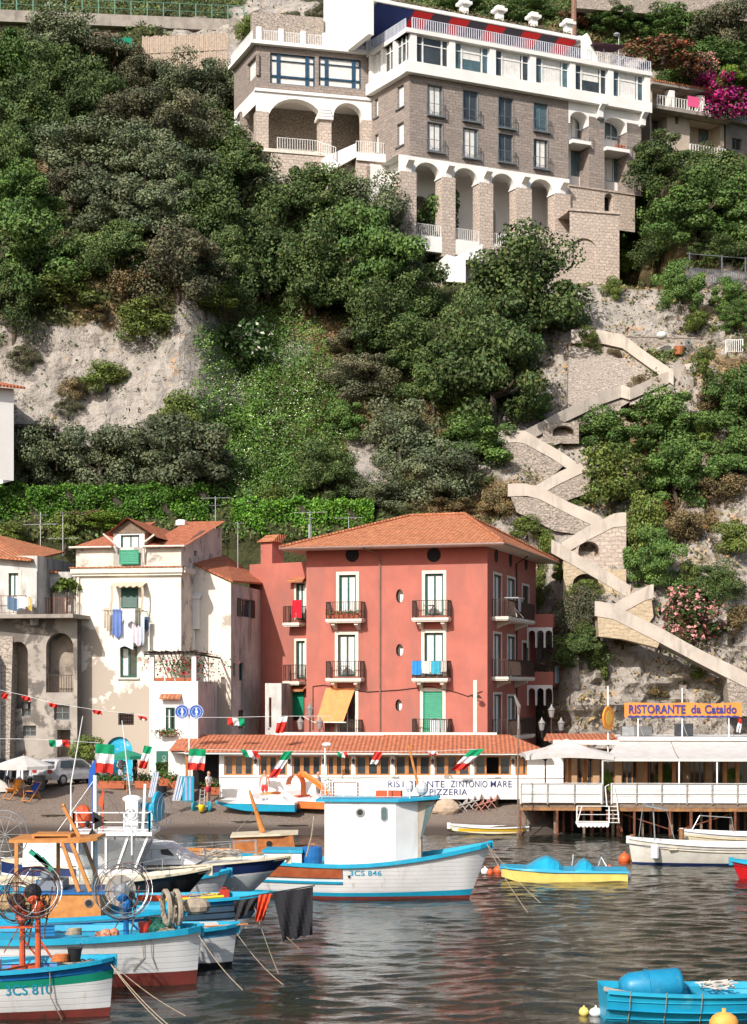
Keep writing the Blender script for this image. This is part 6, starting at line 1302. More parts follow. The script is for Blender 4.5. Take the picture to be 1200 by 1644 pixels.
def terraces():
    fr = Fr(W(836,0,89.2), W(1225,0,88.6)); uz = fr.uz; zd = uz(900,1291)[1]; zr = uz(900,1258)[1]
    root = thing('restaurant_terrace', 'white railed restaurant terrace standing on rusty posts over the water', 'terrace', (12,90,0))
    a0,a1,b0,b1 = 0,uz(966,0)[0],uz(982,0)[0],fr.L
    m = MB(); m.M = fr.M; m.box(a0,a1,.1,5.5,zd-.18,zd); m.box(b0,b1,0,9,zd-.18,zd); m.box(a1,b0,1.2,9,zd-.2,zd-.02); m.box(0,b1,5.5,9,zd-.19,zd-.01); m.build('deck', OLDW, root)
    bm = MB(); bm.M = fr.M; bm.box(b0,b1,-.05,.1,zd-.36,zd-.19); bm.box(a0,a1,.02,.2,zd-.34,zd-.185); bm.build('edge_beam', RUSTY, root)
    for (u0,u1) in ((a0,a1),(b0,b1)):
        n = 3 if u0 == a0 else 6; rr = MB(); rr.M = fr.M
        for k in range(n):
            s0,s1 = u0+(u1-u0)*k/n,u0+(u1-u0)*(k+1)/n; q = MB(); q.M = fr.M
            hh = zr-zd-.08
            for j in range(3): q.box(s0+.03,s1-.03,-.04+.012*j,-.01+.012*j,zd+.08+hh*j/3,zd+.08+hh*(j+1)/3-.015)
            q.build('railing_panel', WHITE, root)
        rail(rr, [(u0+(u1-u0)*k/n,-.07,zd) for k in range(n+1)], zr-zd+.02, 9, .01, .035, mid=True); rr.build('railing', paint((.62,.60,.57)), root)
    for px in (836,895,950,976,993,1019,1076,1110,1141,1181):
        u = uz(px,0)[0]; p = MB(); p.M = fr.M; e = .07 if px in (993,1110) else .055
        p.bar((u,.02,-1.0),(u,.02,zd-.37 if px > 970 else zd-.35),e*2); p.build('stilt', RUST, root)
    for j in range(26):
        u = .3+j*.5; p = MB(); p.M = fr.M; y = .9+.8*(j % 3); p.bar((u,y,-1),(u,y,zd-.2),.12); p.build('inner_stilt', RUST if j % 3 else OLDW, root)
    k = MB(); k.M = fr.M; k.box(.1,b1,3.4,3.5,-1,zd-.2); k.build('undercroft_shade_sheet', DARK, root)  # black sheet set under the deck, its colour stands for the shade there
    for u0,u1 in ((b0+.2,b0+3.2),(b0+6.4,b0+3.4)): x_ = MB(); x_.M = fr.M; x_.bar((u0,.4,zd-.4),(u1,.4,.25),.05); x_.build('cross_brace', RUST, root)
    a,b = uz(924,0)[0],uz(975,0)[0]; z = uz(950,1320)[1]; l = MB(); l.M = fr.M; l.box(a,b,-1.3,-.1,z-.06,z+.05)
    rail(l, [(a,-1.25,z+.05),(b,-1.25,z+.05)], .85, 9, .02, .03, mid=True); l.bar((a,-1.25,z),(a+.25,-1.25,z+.9),.05)
    for k in range(5): l.box(b-.1+.0,b+.55,-1.2+.2*k,-1.0+.2*k,z+.05+.19*k,z+.08+.19*k)
    l.tube([(b+.5,-1.2,z+.1),(b+.5,-.2,zd+.1),(b+.35,-.1,zd+.9)], .03); l.tube([(b-.1,-1.2,z+.9),(b-.1,-.2,zd+.9),(b+.1,-.1,zd+1.0)], .03)
    l.build('landing', WHITE, root)
    for j in range(8):
        q = MB(); q.M = fr.M; u = a+(b-a)*j/8; n = 6
        q.face([(u,-1.31,z-.05)]+[(u+(b-a)/8*(.5-.5*math.cos(math.pi*i/n)),-1.31,z-.05-.12*math.sin(math.pi*i/n)) for i in range(n+1)]); q.build('scalloped_trim', WHITE, root)
    F5 = Fr(tuple(fr.P(uz(895,0)[0],5.6,0))[:2], tuple(fr.P(b1+.5,5.6,0))[:2]); root2 = thing('awning_restaurant', 'open-fronted restaurant with white retractable awnings and brown pillars, right side', 'restaurant', (16,95,1.5))
    ztop = uz(1100,1190,0)[1]; zt = F5.uz(1100,1186)[1]
    ops = []; m = MB(); n = 9
    for i in range(n): ops.append((F5.L*(i+.15)/n, F5.L*(i+.85)/n, zd+.1, zt-.9))
    wall(m, F5, 0, F5.L, zd, zt-.55, ops, .2); m.build('back_wall', pm('warm_plaster',(.50,.33,.20),(.42,.26,.15),2,.8,.2), root2)
    for o in ops: window(root2, F5, o, .2, WOODW, GLASS, 3, name='glazed_door')
    r = MB(); r.M = fr.M; zr2 = uz(1100,1194)[1]+.05; r.box(uz(1004,0)[0],b1+.5,3.2,8.5,zr2,zr2+.18); r.box(uz(895,0)[0],b1,3.4,8.5,zr2-.22,zr2-.003); r.build('roof', WHITE, root2)
    t = MB(); t.M = fr.M; t.prism([(uz(880,0)[0],4.2,zr2-.05),(uz(1006,0)[0],4.2,zr2-.05),(uz(1006,0)[0],7.5,zr2+.16),(uz(890,0)[0],7.5,zr2+.16)], (0,0,.1)); t.build('tiled_roof', TILE2, root2)
    zf = uz(1100,1222)[1]; xs = [uz(p,0)[0] for p in (968,1091,1225)]
    for i in range(2):
        q = MB(); q.M = fr.M; u0,u1 = xs[i],xs[i+1]-.03; ub0 = u0+(1.15 if i == 0 else 0); nn = 16
        q.grid([[(u0+(u1-u0)*j/nn*1.0+(ub0-u0)*t*(1-j/nn), .0+3.5*t, zf+.12+(zr2-zf-.1)*t-.10*math.sin(math.pi*t)) for j in range(nn+1)] for t in (0,.2,.4,.6,.8,1)]); q.grid([[(u0+(u1-u0)*j/nn,-.01,zf+.12) for j in range(nn+1)],[(u0+(u1-u0)*j/nn,-.03,zf-.02) for j in range(nn+1)]]); q.build('awning', WHITEC, root2)
    q = MB(); q.M = fr.M
    for px in (968,1091,1152,1222): u = uz(px,0)[0]; q.bar((u,.05,zd),(u,.05,zf+.1),.07)
    q.bar((xs[0],.05,zf+.02),(xs[2],.05,zf+.02),.06); q.build('awning_frame', WFRAME, root2)
    for px in (915,940,1037,1061,1083,1165,1185,1205):
        u = uz(px,0,-3)[0]; q = MB(); q.M = fr.M; q.box(u-.1,u+.1,3,3.2,zd,zr2-.23); q.build('pillar', WOODW, root2)
    for j,px in enumerate((1048,1075,1120,1150,1190,1100)):
        u = uz(px,0,-1.2)[0]; q = MB(); q.M = fr.M; q.lathe([(.25,0),(.04,.05),(.04,.68),(.45,.7),(.5,.72)], (u,1.2+.8*(j % 2),zd), 12); q.thing('round_table', WHITEC, 'round cloth-covered table on the awning terrace', 'table', 'tables under the white awnings')
    q = MB(); q.M = fr.M; u,z = uz(1103,1183); q.box(u-2.8,u-1.2,5,6,zr2+.2,zr2+.7); q.thing('rooftop_unit', STEEL, 'grey ventilation unit on the restaurant roof behind the orange banner', 'ventilation unit')
    q = MB(); q.M = fr.M; q.box(u+.1,u+1.0,5,6,zr2+.2,zr2+.85); q.thing('rooftop_box', GREYF, 'dark square box beside the ventilation unit on the roof', 'box')
    f = Fr(tuple(fr.P(uz(1002,0)[0]*1.0,3.6,0))[:2], tuple(fr.P(b1,3.6,0))[:2]); g = f.uz; bn = thing('restaurant_banner', 'long orange banner reading RISTORANTE da Cataldo on white poles', 'banner', f.P(2.5,0,zr2))
    u0,u1 = g(1003,0)[0],g(1192,0)[0]; zt1,zb1 = g(1100,1129)[1],g(1100,1152)[1]
    q = MB(); q.M = f.M; nn = 30; q.grid([[(u0+(u1-u0)*j/nn, .02*math.sin(j*.9), zt1-(zt1-zb1)*t+.03*math.sin(j*.5)) for j in range(nn+1)] for t in (0,.5,1)]); q.build('cloth', pm('banner_orange',(.78,.27,.05),(.72,.24,.05),3,.8,.1), bn)
    for t,xa,xb in (('RISTORANTE',1010,1101),('da',1110,1126),('Cataldo',1132,1183)):
        ua,zz = g(xa,1145); ub,_ = g(xb,1145); hh = .62; text(t, hh, paint((.05,.05,.22)), f, ua, -.035, zz, bn, wd=ub-ua, bold=.018)
    q = MB(); q.M = f.M; nn = 60
    q.grid([[(u0+.15+(u1-u0-.3)*j/nn,-.03,g(1100,1151)[1]-.04) for j in range(nn+1)],[(u0+.15+(u1-u0-.3)*j/nn,-.03,g(1100,1150)[1]-.02+.07*abs(math.sin(j*.9))) for j in range(nn+1)]]); q.build('wave_stripe', paint((.03,.04,.22)), bn)
    q = MB(); q.M = f.M
    for px in (1025,1096,1171): u = g(px,0)[0]; q.bar((u,.06,zr2),(u,.06,zt1+(.8 if px == 1096 else 0)),.06); q.bar((u,.06,zr2+1),(u+.5,1.2,zr2),.03)
    q.bar((u0+3.4,.06,zr2+1.4),(u0+4.8,.06,zr2+1.4),.03); q.build('support_pole', WFRAME, bn)
    p = W(977,1153,92.5); rs = thing('round_sign', 'oval orange sign on a thin white pole left of the orange banner', 'sign', p-Vector((0,0,2.4))); q = MB(); q.lathe([(.62,-.05),(.66,0),(.62,.05)], p, 28, (1.5,-1,0)); 
    q.build('disc', pm('sign_orange',(.85,.25,.03),(.80,.35,.05),2,.6,.05), rs); q = MB(); q.lathe([(.38,.04),(.36,.062)], p, 24, (1.5,-1,0)); q.build('yellow_centre', pm('sign_yellow',(.80,.55,.10),(.85,.42,.08),4,.6,.05), rs)
    q = MB(); q.tube([p+Vector((0,.06,-2.4)), p+Vector((0,.06,1.7))], .045); q.build('pole', WFRAME, rs)
    p = W(910,1186,90.5); zb_ = W(910,1212,90.5).z; um = thing('white_parasol', 'large white square parasol beside the striped awnings over the small terrace', 'parasol', Vector((p.x,p.y,zd))); q = MB(); R_ = 2.25; cs = [(-R_,-1.6),(R_,-1.6),(R_,1.6),(-R_,1.6)]; ps = []
    for i in range(4):
        a_,b_ = Vector(cs[i]),Vector(cs[(i+1)%4])
        for j in range(6):
            e = a_.lerp(b_, j/6); f2 = a_.lerp(b_,(j+1)/6); sg = lambda t: -.22*math.sin(math.pi*t)*-1
            A_ = Vector((p.x+e.x,p.y+e.y,zb_+.13*math.sin(math.pi*j/6))); B_ = Vector((p.x+f2.x,p.y+f2.y,zb_+.13*math.sin(math.pi*(j+1)/6)))
            m1 = (A_+p)/2-Vector((0,0,.10)); m2 = (B_+p)/2-Vector((0,0,.10)); q.face([A_,B_,m2,m1]); q.face([m1,m2,p]); q.face([A_,B_,B_-Vector((0,0,.22)),A_-Vector((0,0,.22))])
    q.build('canopy', WHITEC, um); q = MB(); q.tube([(p.x,p.y,zd),(p.x,p.y,p.z+.1)], .05)
    q.build('pole', WOODW, um)
    for i in range(4): q = MB(); q.tube([(p.x,p.y,p.z-.15),(p.x+cs[i][0]*.95,p.y+cs[i][1]*.95,zb_-.02)], .02, 4); q.build('rib', WOODW, um)
    for px,lab in ((948,'lamp post on the small terrace under the parasol edge'),(876,'lamp post left of the parasol pole on the terrace')):
        p = W(px,1222,90.2); q = MB(); q.tube([(p.x,p.y,zd),p], .04); q.lathe([(.05,0),(.15,.1),(.16,.3),(.05,.42)], p, 8); q.thing('lamp_post', IRON, lab, 'lamp')
    for px,py,w,h,d,lab in ((977,1256,20,32,91.0,'green potted plant at the terrace gap'),(1072,1245,28,36,93.5,'leafy green plant behind the awning posts, the larger'),(1178,1245,12,30,93.5,'leafy green plant near the right end of the awnings')):
        tree('potted_plant','plant',lab,'lime',px,py,w,h,base=Vector(((px-CX)*d/F,d,zd)),trunk=False)
terraces()
def lantern(mb, p, s=1): mb.lathe([(.03*s,0),(.10*s,.06*s),(.16*s,.38*s),(.19*s,.42*s),(.06*s,.58*s),(.02*s,.7*s)], p, 8)
for cx,cy,d,lab in ((498,1150,99.0,'three-lantern street lamp before the lower left of the pink house'),(886,1152,99,'three-lantern street lamp right of the pink house laundry')):
    p = W(cx,cy,d); r = thing('street_lamp', lab, 'street lamp', (p.x,p.y,3)); m = MB(); m.tube([(p.x,p.y,3),p+Vector((0,0,-.1))], .05)
    for s in (-1,1): m.tube([p+Vector((0,0,-1.2)), p+Vector((s*.3,0,-1.3)), p+Vector((s*.55,0,-1.15)), p+Vector((s*.55,0,-.8))], .03, 5)
    m.build('post', IRON, r)
    for dx,dz in ((0,0),(-.55,-.75),(.55,-.75)): m = MB(); lantern(m, p+Vector((dx,0,dz-.05)), 1.15); m.build('lantern', pm('lamp_glass',(.30,.28,.26),(.2,.19,.18),6,.3,.1), r)
m = MB(); p = W(763,1092,98.5); m.bar((p.x,p.y,3),p,.2); m.thing('concrete_post', TRIM, 'pale square post standing before the right half of the pink house', 'post')
m = MB(); p = W(833,1138,97.5); m.tube([(p.x,p.y,2),(p.x,p.y,p.z-.3)], .06); m.tube([(p.x,p.y,p.z-.3),p+Vector((0,-.2,.15)),p+Vector((-.25,-.3,.75))], [.08,.12,.05]); m.thing('floodlight_pole', STEEL, 'grey pole with a floodlight before the corner of the pink house', 'lamp')
m = MB(); p = W(832,1170,87.5); m.tube([(p.x,p.y,-.5),p], .04); m.thing('thin_pole', OLDW, 'thin tall wooden pole at the left end of the railed terrace', 'pole')
def blue_signs():
    p = W(304,1118,94.8); r = thing('pedestrian_sign_post', 'white post carrying two round blue signs in front of the cream house', 'sign', (p.x,p.y,1.6)); m = MB(); m.tube([(p.x,p.y,1.6),p], .05); m.build('post', WFRAME, r)
    for s,lab in ((-1,'left blue disc'),(1,'right blue disc')):
        c = W(304+s*11.5,1143,94.65); rr = .40; m = MB(); m.lathe([(rr,.03),(rr,-.01)], c, 28, (0,-1,0)); o = m.build('blue_disc', paint((.02,.10,.45)), r)
        q = MB(); c2 = c-Vector((0,.034,0)); q.ring(c2, rr*.93, .018, n=28, k=4); q.ring(c2, rr*.62, .012, n=24, k=4)
        q.ball(c2+Vector((0,0,.15)), .055, 8, (1,.2,1)); q.prism([c2+Vector(v) for v in ((-.06,0,.08),(.07,0,.08),(.09,0,-.06),(.03,0,-.08),(.05,0,-.2),(-.05,0,-.2),(-.01,0,-.05),(-.07,0,-.04))], (0,-.006,0))
        q.build('white_symbol', WHITE, o)
        q = MB(); q.bar((p.x,p.y-.06,c.z),(c.x,c.y+.02,c.z),.04); q.build('bracket', WFRAME, o)
blue_signs()
GRN_, WHT_, RD_ = cloth((.0,.25,.10)), cloth((.70,.70,.70)), cloth((.55,.03,.02))
def flag(a, b, drop, label, nm='flag', mats=None, ang=0, bands='h', pole=None, seed=0):
    """a cloth hung from edge a-b falling along drop, its three colours along the fall (h) or along the edge (v)"""
    a = Vector(a); b = Vector(b); drop = Vector(drop); m = MB(); nu, nv = 9, 9; rows = []
    for j in range(nv+1):
        rows.append([a.lerp(b, i/nu)+drop*(j/nv)+Vector((0,.10*math.sin(i*1.1+j*.5+seed)*(.2+j/nv)-.02,.03*math.sin(i*1.7+seed)*(j/nv))) for i in range(nu+1)])
    if bands == 'h': m.grid(rows, [j*3//nv for j in range(nv)])
    else: m.grid([[rows[j][i] for j in range(nv+1)] for i in range(nu+1)], [i*3//nu for i in range(nu)])
    if pole: m.mi = 3; m.tube(pole, .03, 5)
    return m.thing(nm, (mats or [GRN_,WHT_,RD_])+[WFRAME], label, 'flag')
def fl(x0,y0,x1,y1,dx,dy,d,label,**k): flag(W(x0,y0,d), W(x1,y1,d), Vector((dx*d/F,0,-dy*d/F)), label, seed=x0, **k)
fl(154,1194,184,1196,-2,46,88,'Italian flag with bands across, hanging at the left before the blue wall')
fl(232,1197,245,1199,-10,36,90,'Italian flag seen edge-on at the green parasol, mostly red')
fl(304,1202,331,1203,-3,34,92.5,'Italian flag with green on top hanging at the restaurant porch')
fl(386,1203,413,1206,6,12,93,'Italian flag caught up along the eaves, second from the porch', bands='v')
fl(456,1207,471,1206,-26,42,93,'Italian flag streaming down-left over the third restaurant window')
fl(364,1152,392,1154,2,12,95,'small red-ended Italian flag on the line over the tiled roof', bands='v', mats=[RD_,WHT_,GRN_])
fl(446,1152,462,1150,-4,26,95,'crumpled red and white flag left of the three-lantern lamp', mats=[WHT_,RD_,RD_])
fl(602,1207,615,1207,-8,20,93,'red and white flag hanging at the middle of the eaves', mats=[RD_,RD_,WHT_])
fl(755,1204,779,1202,-32,34,92.5,'Italian flag streaming down-left near the signboard end')
fl(688,1206,702,1206,2,7,93,'white and red scrap of flag on the eaves above the sign', mats=[WHT_,WHT_,RD_])
fl(78,1188,110,1188,2,11,92,'Italian flag slung sideways above the silver car', bands='v')
fl(4,1112,14,1114,-2,9,93,'red pennant at the left edge', nm='pennant', mats=[RD_]*3)
for i,(x,y,lab) in enumerate(((84,1128,'red pennant second from the left edge'),(155,1139,'red pennant on the peeling wall of the cream house'),(228,1149,'red pennant with a white mark near the blue signs'),(41,1117,'red pennant before the arches, first after the edge one'))): fl(x-7,y,x+7,y+2,3,7,93+i*.3,lab, nm='pennant', mats=[RD_,RD_,RD_ if i != 2 else WHT_])
fl(541,1207,557,1208,3,9,93,'green and white scrap of flag left of the mast on the eaves', mats=[GRN_,WHT_,RD_], bands='v')
m = MB()
for pts in ([(-10,1106),(41,1117),(84,1129),(155,1140),(228,1148),(300,1152)],[(300,1152),(370,1152),(450,1150),(530,1150)],[(-10,1186),(60,1187),(112,1190),(160,1193)],[(300,1203),(400,1205),(470,1206),(610,1207),(700,1206),(770,1203)]):
    m.tube([W(x,y,93) for x,y in pts], .012, 4)
m.thing('bunting_line', WFRAME, 'thin lines carrying the flags across the beach front', 'line')
fl(1186,1153,1192,1155,-3,22,92,'small red and white flag at the right end of the orange banner', mats=[RD_,WHT_,WHT_])
class Hull:
    """x forward, z = 0 at the waterline"""
    def __init__(s, L, B, zs, zm, zb, draft=.45, rake=.25, tr=0.0, full=.55, vee=.5, srake=0):
        s.L, s.B, s.zs, s.zm, s.zb, s.dr, s.rake, s.tr, s.full, s.vee, s.sr = L, B, zs, zm, zb, draft, rake, tr, full, vee, srake
    def sheer(s, t):
        return s.zm+(s.zs-s.zm)*max(0, 1-t/.45)**1.8+(s.zb-s.zm)*max(0, (t-.45)/.55)**1.9
    def keel(s, t): return -s.dr*(1-max(0, (t-.9)/.1)**2*.6)
    def hb(s, t):
        if s.tr and t < .5: return s.B/2*(s.tr+(1-s.tr)*math.sin(math.pi*t)**.8)
        return s.B/2*max(0, math.sin(math.pi*(.5+(t-.5)) if not s.tr else math.pi*t))**s.full
    def y(s, t, h):
        p = .30+s.vee*abs(t-.45)**1.3*1.6; return s.hb(t)*max(h, 0)**p
    def pt(s, t, h, side=-1):
        z = s.keel(t)+(s.sheer(t)-s.keel(t))*h; b = max(0, (t-.65)/.35)**1.5; c = max(0, (.2-t)/.2)
        return Vector((-s.L/2+s.L*t+s.rake*(h-.6)*b*2-s.sr*(h-.6)*c, side*s.y(t, h), z))
    def onside(s, x, z, side=-1, off=.012):
        t = min(.99, max(.01, (x+s.L/2)/s.L))
        for _ in range(4):
            h = (z-s.keel(t))/(s.sheer(t)-s.keel(t)); t = min(.995, max(.005, t+(x-s.pt(t, h).x)/s.L))
        q = s.pt(t, max(0, min(1, h)), side); q.y += side*off; q.z = z; q.x = x; return q
    def build(s, root, bands, boot, bootm, rail, deck, dd=.25, railw=.07, railh=.09, inner=None, n=28, smooth=True, open_=None):
        """bands: (fraction of topside, material) from the boot upward"""
        mats = [bootm]+[HWP if b[1] is HW else b[1] for b in bands]; mb = MB(); ts = [i/n for i in range(n+1)]; ts[0] = .0 if s.tr else .004; ts[-1] = .998
        for side in (-1, 1):
            rows = []; mi = []
            hw = lambda t, z: (z-s.keel(t))/(s.sheer(t)-s.keel(t))
            for k in range(5): rows.append([s.pt(t, hw(t, boot)*k/4, side) for t in ts]); mi.append(0)
            f0 = 0
            for bi, (f, _) in enumerate(bands):
                kk = max(1, int((f-f0)*6))
                for k in range(1, kk+1):
                    g = f0+(f-f0)*k/kk; rows.append([s.pt(t, hw(t, boot)+(1-hw(t, boot))*g, side) for t in ts]); mi.append(bi+1)
                f0 = f
            mb.grid(rows, mi[1:])
        if s.tr:
            a = [s.pt(0, k/6, -1) for k in range(7)]; b = [s.pt(0, k/6, 1) for k in range(7)]; mb.mi = len(bands); mb.grid([a, b])
        o = mb.build('hull', mats, root, smooth=False)
        for p_ in o.data.polygons: p_.use_smooth = True
        r = MB()
        for side in (-1, 1):
            pts = [s.pt(t, 1, side)+Vector((0, side*.02, 0)) for t in ts]
            A = [p+Vector((0,side*railw*.5,-railh)) for p in pts]; B_ = [p+Vector((0,side*railw*.5,.02)) for p in pts]; C_ = [p+Vector((0,-side*railw,.02)) for p in pts]; D_ = [p+Vector((0,-side*(railw+.03),-min(dd+.05,.13))) for p in pts]
            r.grid([A,B_,C_,D_])
        q = s.pt(.998, 1); r.box(q.x-.12,q.x+.06,-.06,.06,q.z-.25,q.z+.06); r.build('gunwale', rail, o)
        d = MB(); d.grid([[Vector((s.pt(t,1).x, side*max(.0, s.hb(t)-railw*.6), s.sheer(t)-dd)) for t in ts] for side in (-1, -.5, 0, .5, 1)]); d.build('deck', deck, root); return o
def boat(name, label, x, y, deg, cat='boat'):
    r = thing(name, label, cat, (0,0,0)); r['_p'] = 0; del r['_p']; POSE.append((r, (x, y, 0), R(deg))); return r
POSE = []
def pose():
    for r, l, a in POSE: r.location = l; r.rotation_euler = (0,0,a)
    POSE.clear()
def Mx(x, y, deg): return Matrix.Translation((x,y,0)) @ Matrix.Rotation(R(deg), 4, 'Z')
def hulltext(s, body, x, z, size, wd, mt, parent, side=-1):
    return text(body, size, mt, None, x, 0, z, parent, wd=wd, warp=lambda q: s.onside(q.x, q.z, side), bold=.004)
HW = pm('hull_white', (.78,.78,.77), (.70,.70,.69), 1.4, .35, .15, .015, stain=(.50,.46,.40), ss=1.3, slo=.57, shi=.8, streak=True)
HWP = pm('hull_white_planked', (.76,.76,.75), (.68,.68,.67), 1.4, .4, .15, .015, stain=(.50,.46,.40), ss=1.3, slo=.57, shi=.8, streak=True, planks=True)
REDB = pm('antifouling_red', (.20,.035,.025), (.14,.03,.022), 2, .75, .3, .015, stain=(.06,.03,.025), ss=1.5)
CY = pm('cyan_paint', (.015,.34,.52), (.012,.28,.45), 2, .45, .2, .01, stain=(.10,.42,.52), ss=2, slo=.58, shi=.75)
BL = pm('mid_blue_paint', (.012,.13,.36), (.01,.10,.30), 2, .45, .2, .01, stain=(.03,.2,.38), ss=2)
GR = pm('sea_green_paint', (.01,.28,.17), (.01,.24,.15), 2, .45, .2, .01)
YE = paint((.80,.52,.03)); YEP = paint((.80,.60,.16)); NV = paint((.015,.03,.11), .3); CRM = paint((.66,.58,.42)); BLK = paint((.015,.015,.017)); ORP = pm('weathered_orange', (.58,.09,.025), (.45,.07,.025), 5, .6, .4, .02, stain=(.22,.06,.03), ss=2.5); ROPE = pm('rope', (.38,.31,.22), (.26,.21,.15), 12, .9, .5)
def line(pts, label, r=.012, name='mooring_rope', mt=None):
    m = MB(); m.tube(pts, r, 4); return m.thing(name, mt or ROPE, label, 'rope')
def sagline(a, b, sag, n=8): return [Vector(a).lerp(Vector(b), i/n)-Vector((0,0,sag*math.sin(math.pi*i/n))) for i in range(n+1)]
def big_boat():
    H = Hull(9.3, 2.8, 1.5, 1.28, 2.02, .6, .45, full=.5, vee=.75); X, Y, A = -.72, 63.2, -6
    r = boat('fishing_boat', 'large white wooden fishing boat numbered 3CS 846 with a tall white wheelhouse', X, Y, A)
    h = H.build(r, [(.12,CY),(1,HW)], .12, REDB, CY, paint((.30,.42,.44)), .15, .08, .12)
    hulltext(H, '3CS 846', .02, .90, .26, 1.12, CY, h)
    loc = lambda px, d: (px-CX)*d/F-X
    m = MB()
    a,b = loc(396,62),loc(556,62); n = 18; m.grid([[H.onside(a+(b-a)*i/n, z, -1, o) for i in range(n+1)] for z,o in ((.78,.0),(.80,.05),(1.16,.05),(1.18,.0))]); m.build('rubbing_panel', pm('worn_red_wood',(.40,.11,.04),(.30,.07,.03),3,.5,.3,stain=(.55,.45,.38),ss=2,slo=.66,shi=.72), h)
    m = MB(); m.grid([[H.onside(a+(b-a)*i/n, z, -1, o) for i in range(n+1)] for z,o in ((.57,.0),(.58,.04),(.66,.04),(.67,.0))]); m.build('rubbing_strake', CY, h)
    x0,x1,x2 = loc(525,61.9),loc(640,62.3),loc(640,62.3)+.75; zt = 3.50; y0 = .95; z0 = 1.0
    m = MB(); poly = [(x0,-y0),(x1,-y0),(x2,-.35),(x2,.35),(x1,y0),(x0,y0)]; N_ = len(poly)
    for i in range(N_):
        a_,b_ = poly[i],poly[(i+1)%N_]; m.face([(*a_,z0),(*b_,z0),(*b_,zt),(*a_,zt)])
    w = m.build('wheelhouse', HW, r)
    f = MB(); f.prism([(x2,-.34,2.15),(x2+.08,-.34,2.15),(x2+.62,-.34,zt-.02),(x2,-.34,zt-.02)], (0,.68,0)); f.box(x2,x2+.12,-.34,.34,1.2,2.15); f.build('raked_window_box', paint((.35,.30,.24)), w)
    g = MB(); g.face([(x2+.1,-.352,2.2),(x2+.16,-.352,2.2),(x2+.56,-.352,zt-.15),(x2+.3,-.352,zt-.15)]); g.face([(x2+.095,-.30,2.2),(x2+.095,.3,2.2),(x2+.635,.3,zt-.08),(x2+.635,-.3,zt-.08)]); g.build('pane', GLASSB, w)
    g = MB(); xx = loc(583,62); zz = CH-(1304-HY)*62.3/F; g.lathe([(.17,-.03),(.17,.03),(.12,.035)], (xx,-y0,zz), 18, (0,-1,0)); g.build('porthole', STEEL, w); g = MB(); g.lathe([(.12,0),(.11,.038)], (xx,-y0,zz), 16, (0,-1,0)); g.build('porthole_glass', GLASS, w)
    g = MB(); xx = loc(622,62); e = [(xx+.13*math.cos(t)*(1),-y0-.03,zz-.05+(.14 if math.sin(t) > 0 else -.14)+.13*math.sin(t)) for t in [2*math.pi*k/20 for k in range(20)]]; g.prism(e, (0,.04,0)); g.build('oval_window_frame', STEEL, w)
    g = MB(); g.face([(xx+(p[0]-xx)*.75,-y0-.034,zz-.05+(p[2]-zz+.05)*.86) for p in e]); g.build('oval_window', GLASSB, w)
    g = MB(); g.prism([(x0-.3,-y0-.12,zt),(x1+.1,-y0-.12,zt),(x2+.75,-.5,zt+.08),(x2+.75,.5,zt+.08),(x1+.1,y0+.12,zt),(x0-.3,y0+.12,zt)], (0,0,.09)); g.build('wheelhouse_roof', CY, w)
    g = MB(); rail(g, [(x1+.5,-.8,zt+.1),(x0-.1,-.95,zt+.09),(x0-.1,.9,zt+.09),(x1+.5,.8,zt+.1)], .62, .9, .016, .016, mid=True, top=.012); g.build('roof_rail', WFRAME, w)
    g = MB(); g.box(x1-.75,x1+.15,-.5,.2,zt+.1,zt+.36); g.build('roof_locker', ORP, w)
    g = MB(); g.ball((x1+.9,-.2,zt+.45), .22, 10, (1,1,1.2)); g.ball((x1+.45,-.3,zt+.5), .14, 8, (1,1,1.5)); g.tube([(x1+.9,-.2,zt),(x1+.9,-.2,zt+.3)], .04); g.build('roof_radar', paint((.55,.56,.57)), w)
    g = MB(); xx = loc(682,62.4); g.tube([(xx-.1,0,zt+.1),(xx-.55,0,zt+2.0)], [.06,.04]); 
    g.build('roof_mast', OWOOD, w)
    g = MB(); a,b = loc(427,63),loc(487,63); g.box(a,b,-.6,.6,1.2,1.62); bx = g.build('deck_box', HW, r); g = MB(); g.box(a-.08,b+.05,-.66,.66,1.62,1.72); g.build('box_lid', CY, bx)
    g = MB(); g.lathe([(.34,0),(.37,.3),(.36,.62),(.33,.64)], (loc(502,63),-.2,1.18), 16); o = g.thing('blue_tub', BL, 'blue plastic tub on the big fishing boat deck beside its wheelhouse', 'tub'); o.matrix_world = Mx(X,Y,A) @ Matrix.Translation(o.location)
    g = MB(); g.tube([(loc(492,62),-.4,1.2),(loc(505,62),-.3,2.9)], .025); g.build('rope_pole', OLDW, r)
    g = MB(); q = H.onside(loc(567,62), .86, -1, .01); g.lathe([(.05,0),(.05,.01)], q, 10, (0,-1,0)); g.build('scupper', BLK, h)
big_boat(); pose()
def loop_pile(m, c, rx, ry, rz, n, seed=0):
    q = random.Random(seed)
    for i in range(n):
        a = q.uniform(0, 6.28); pts = []
        for k in range(9): a += q.uniform(.4,1.0); rr = q.uniform(.3,1); pts.append(Vector(c)+Vector((rx*rr*math.cos(a),ry*rr*math.sin(a),rz*q.uniform(0,1))))
        m.tube(pts, .018, 4)
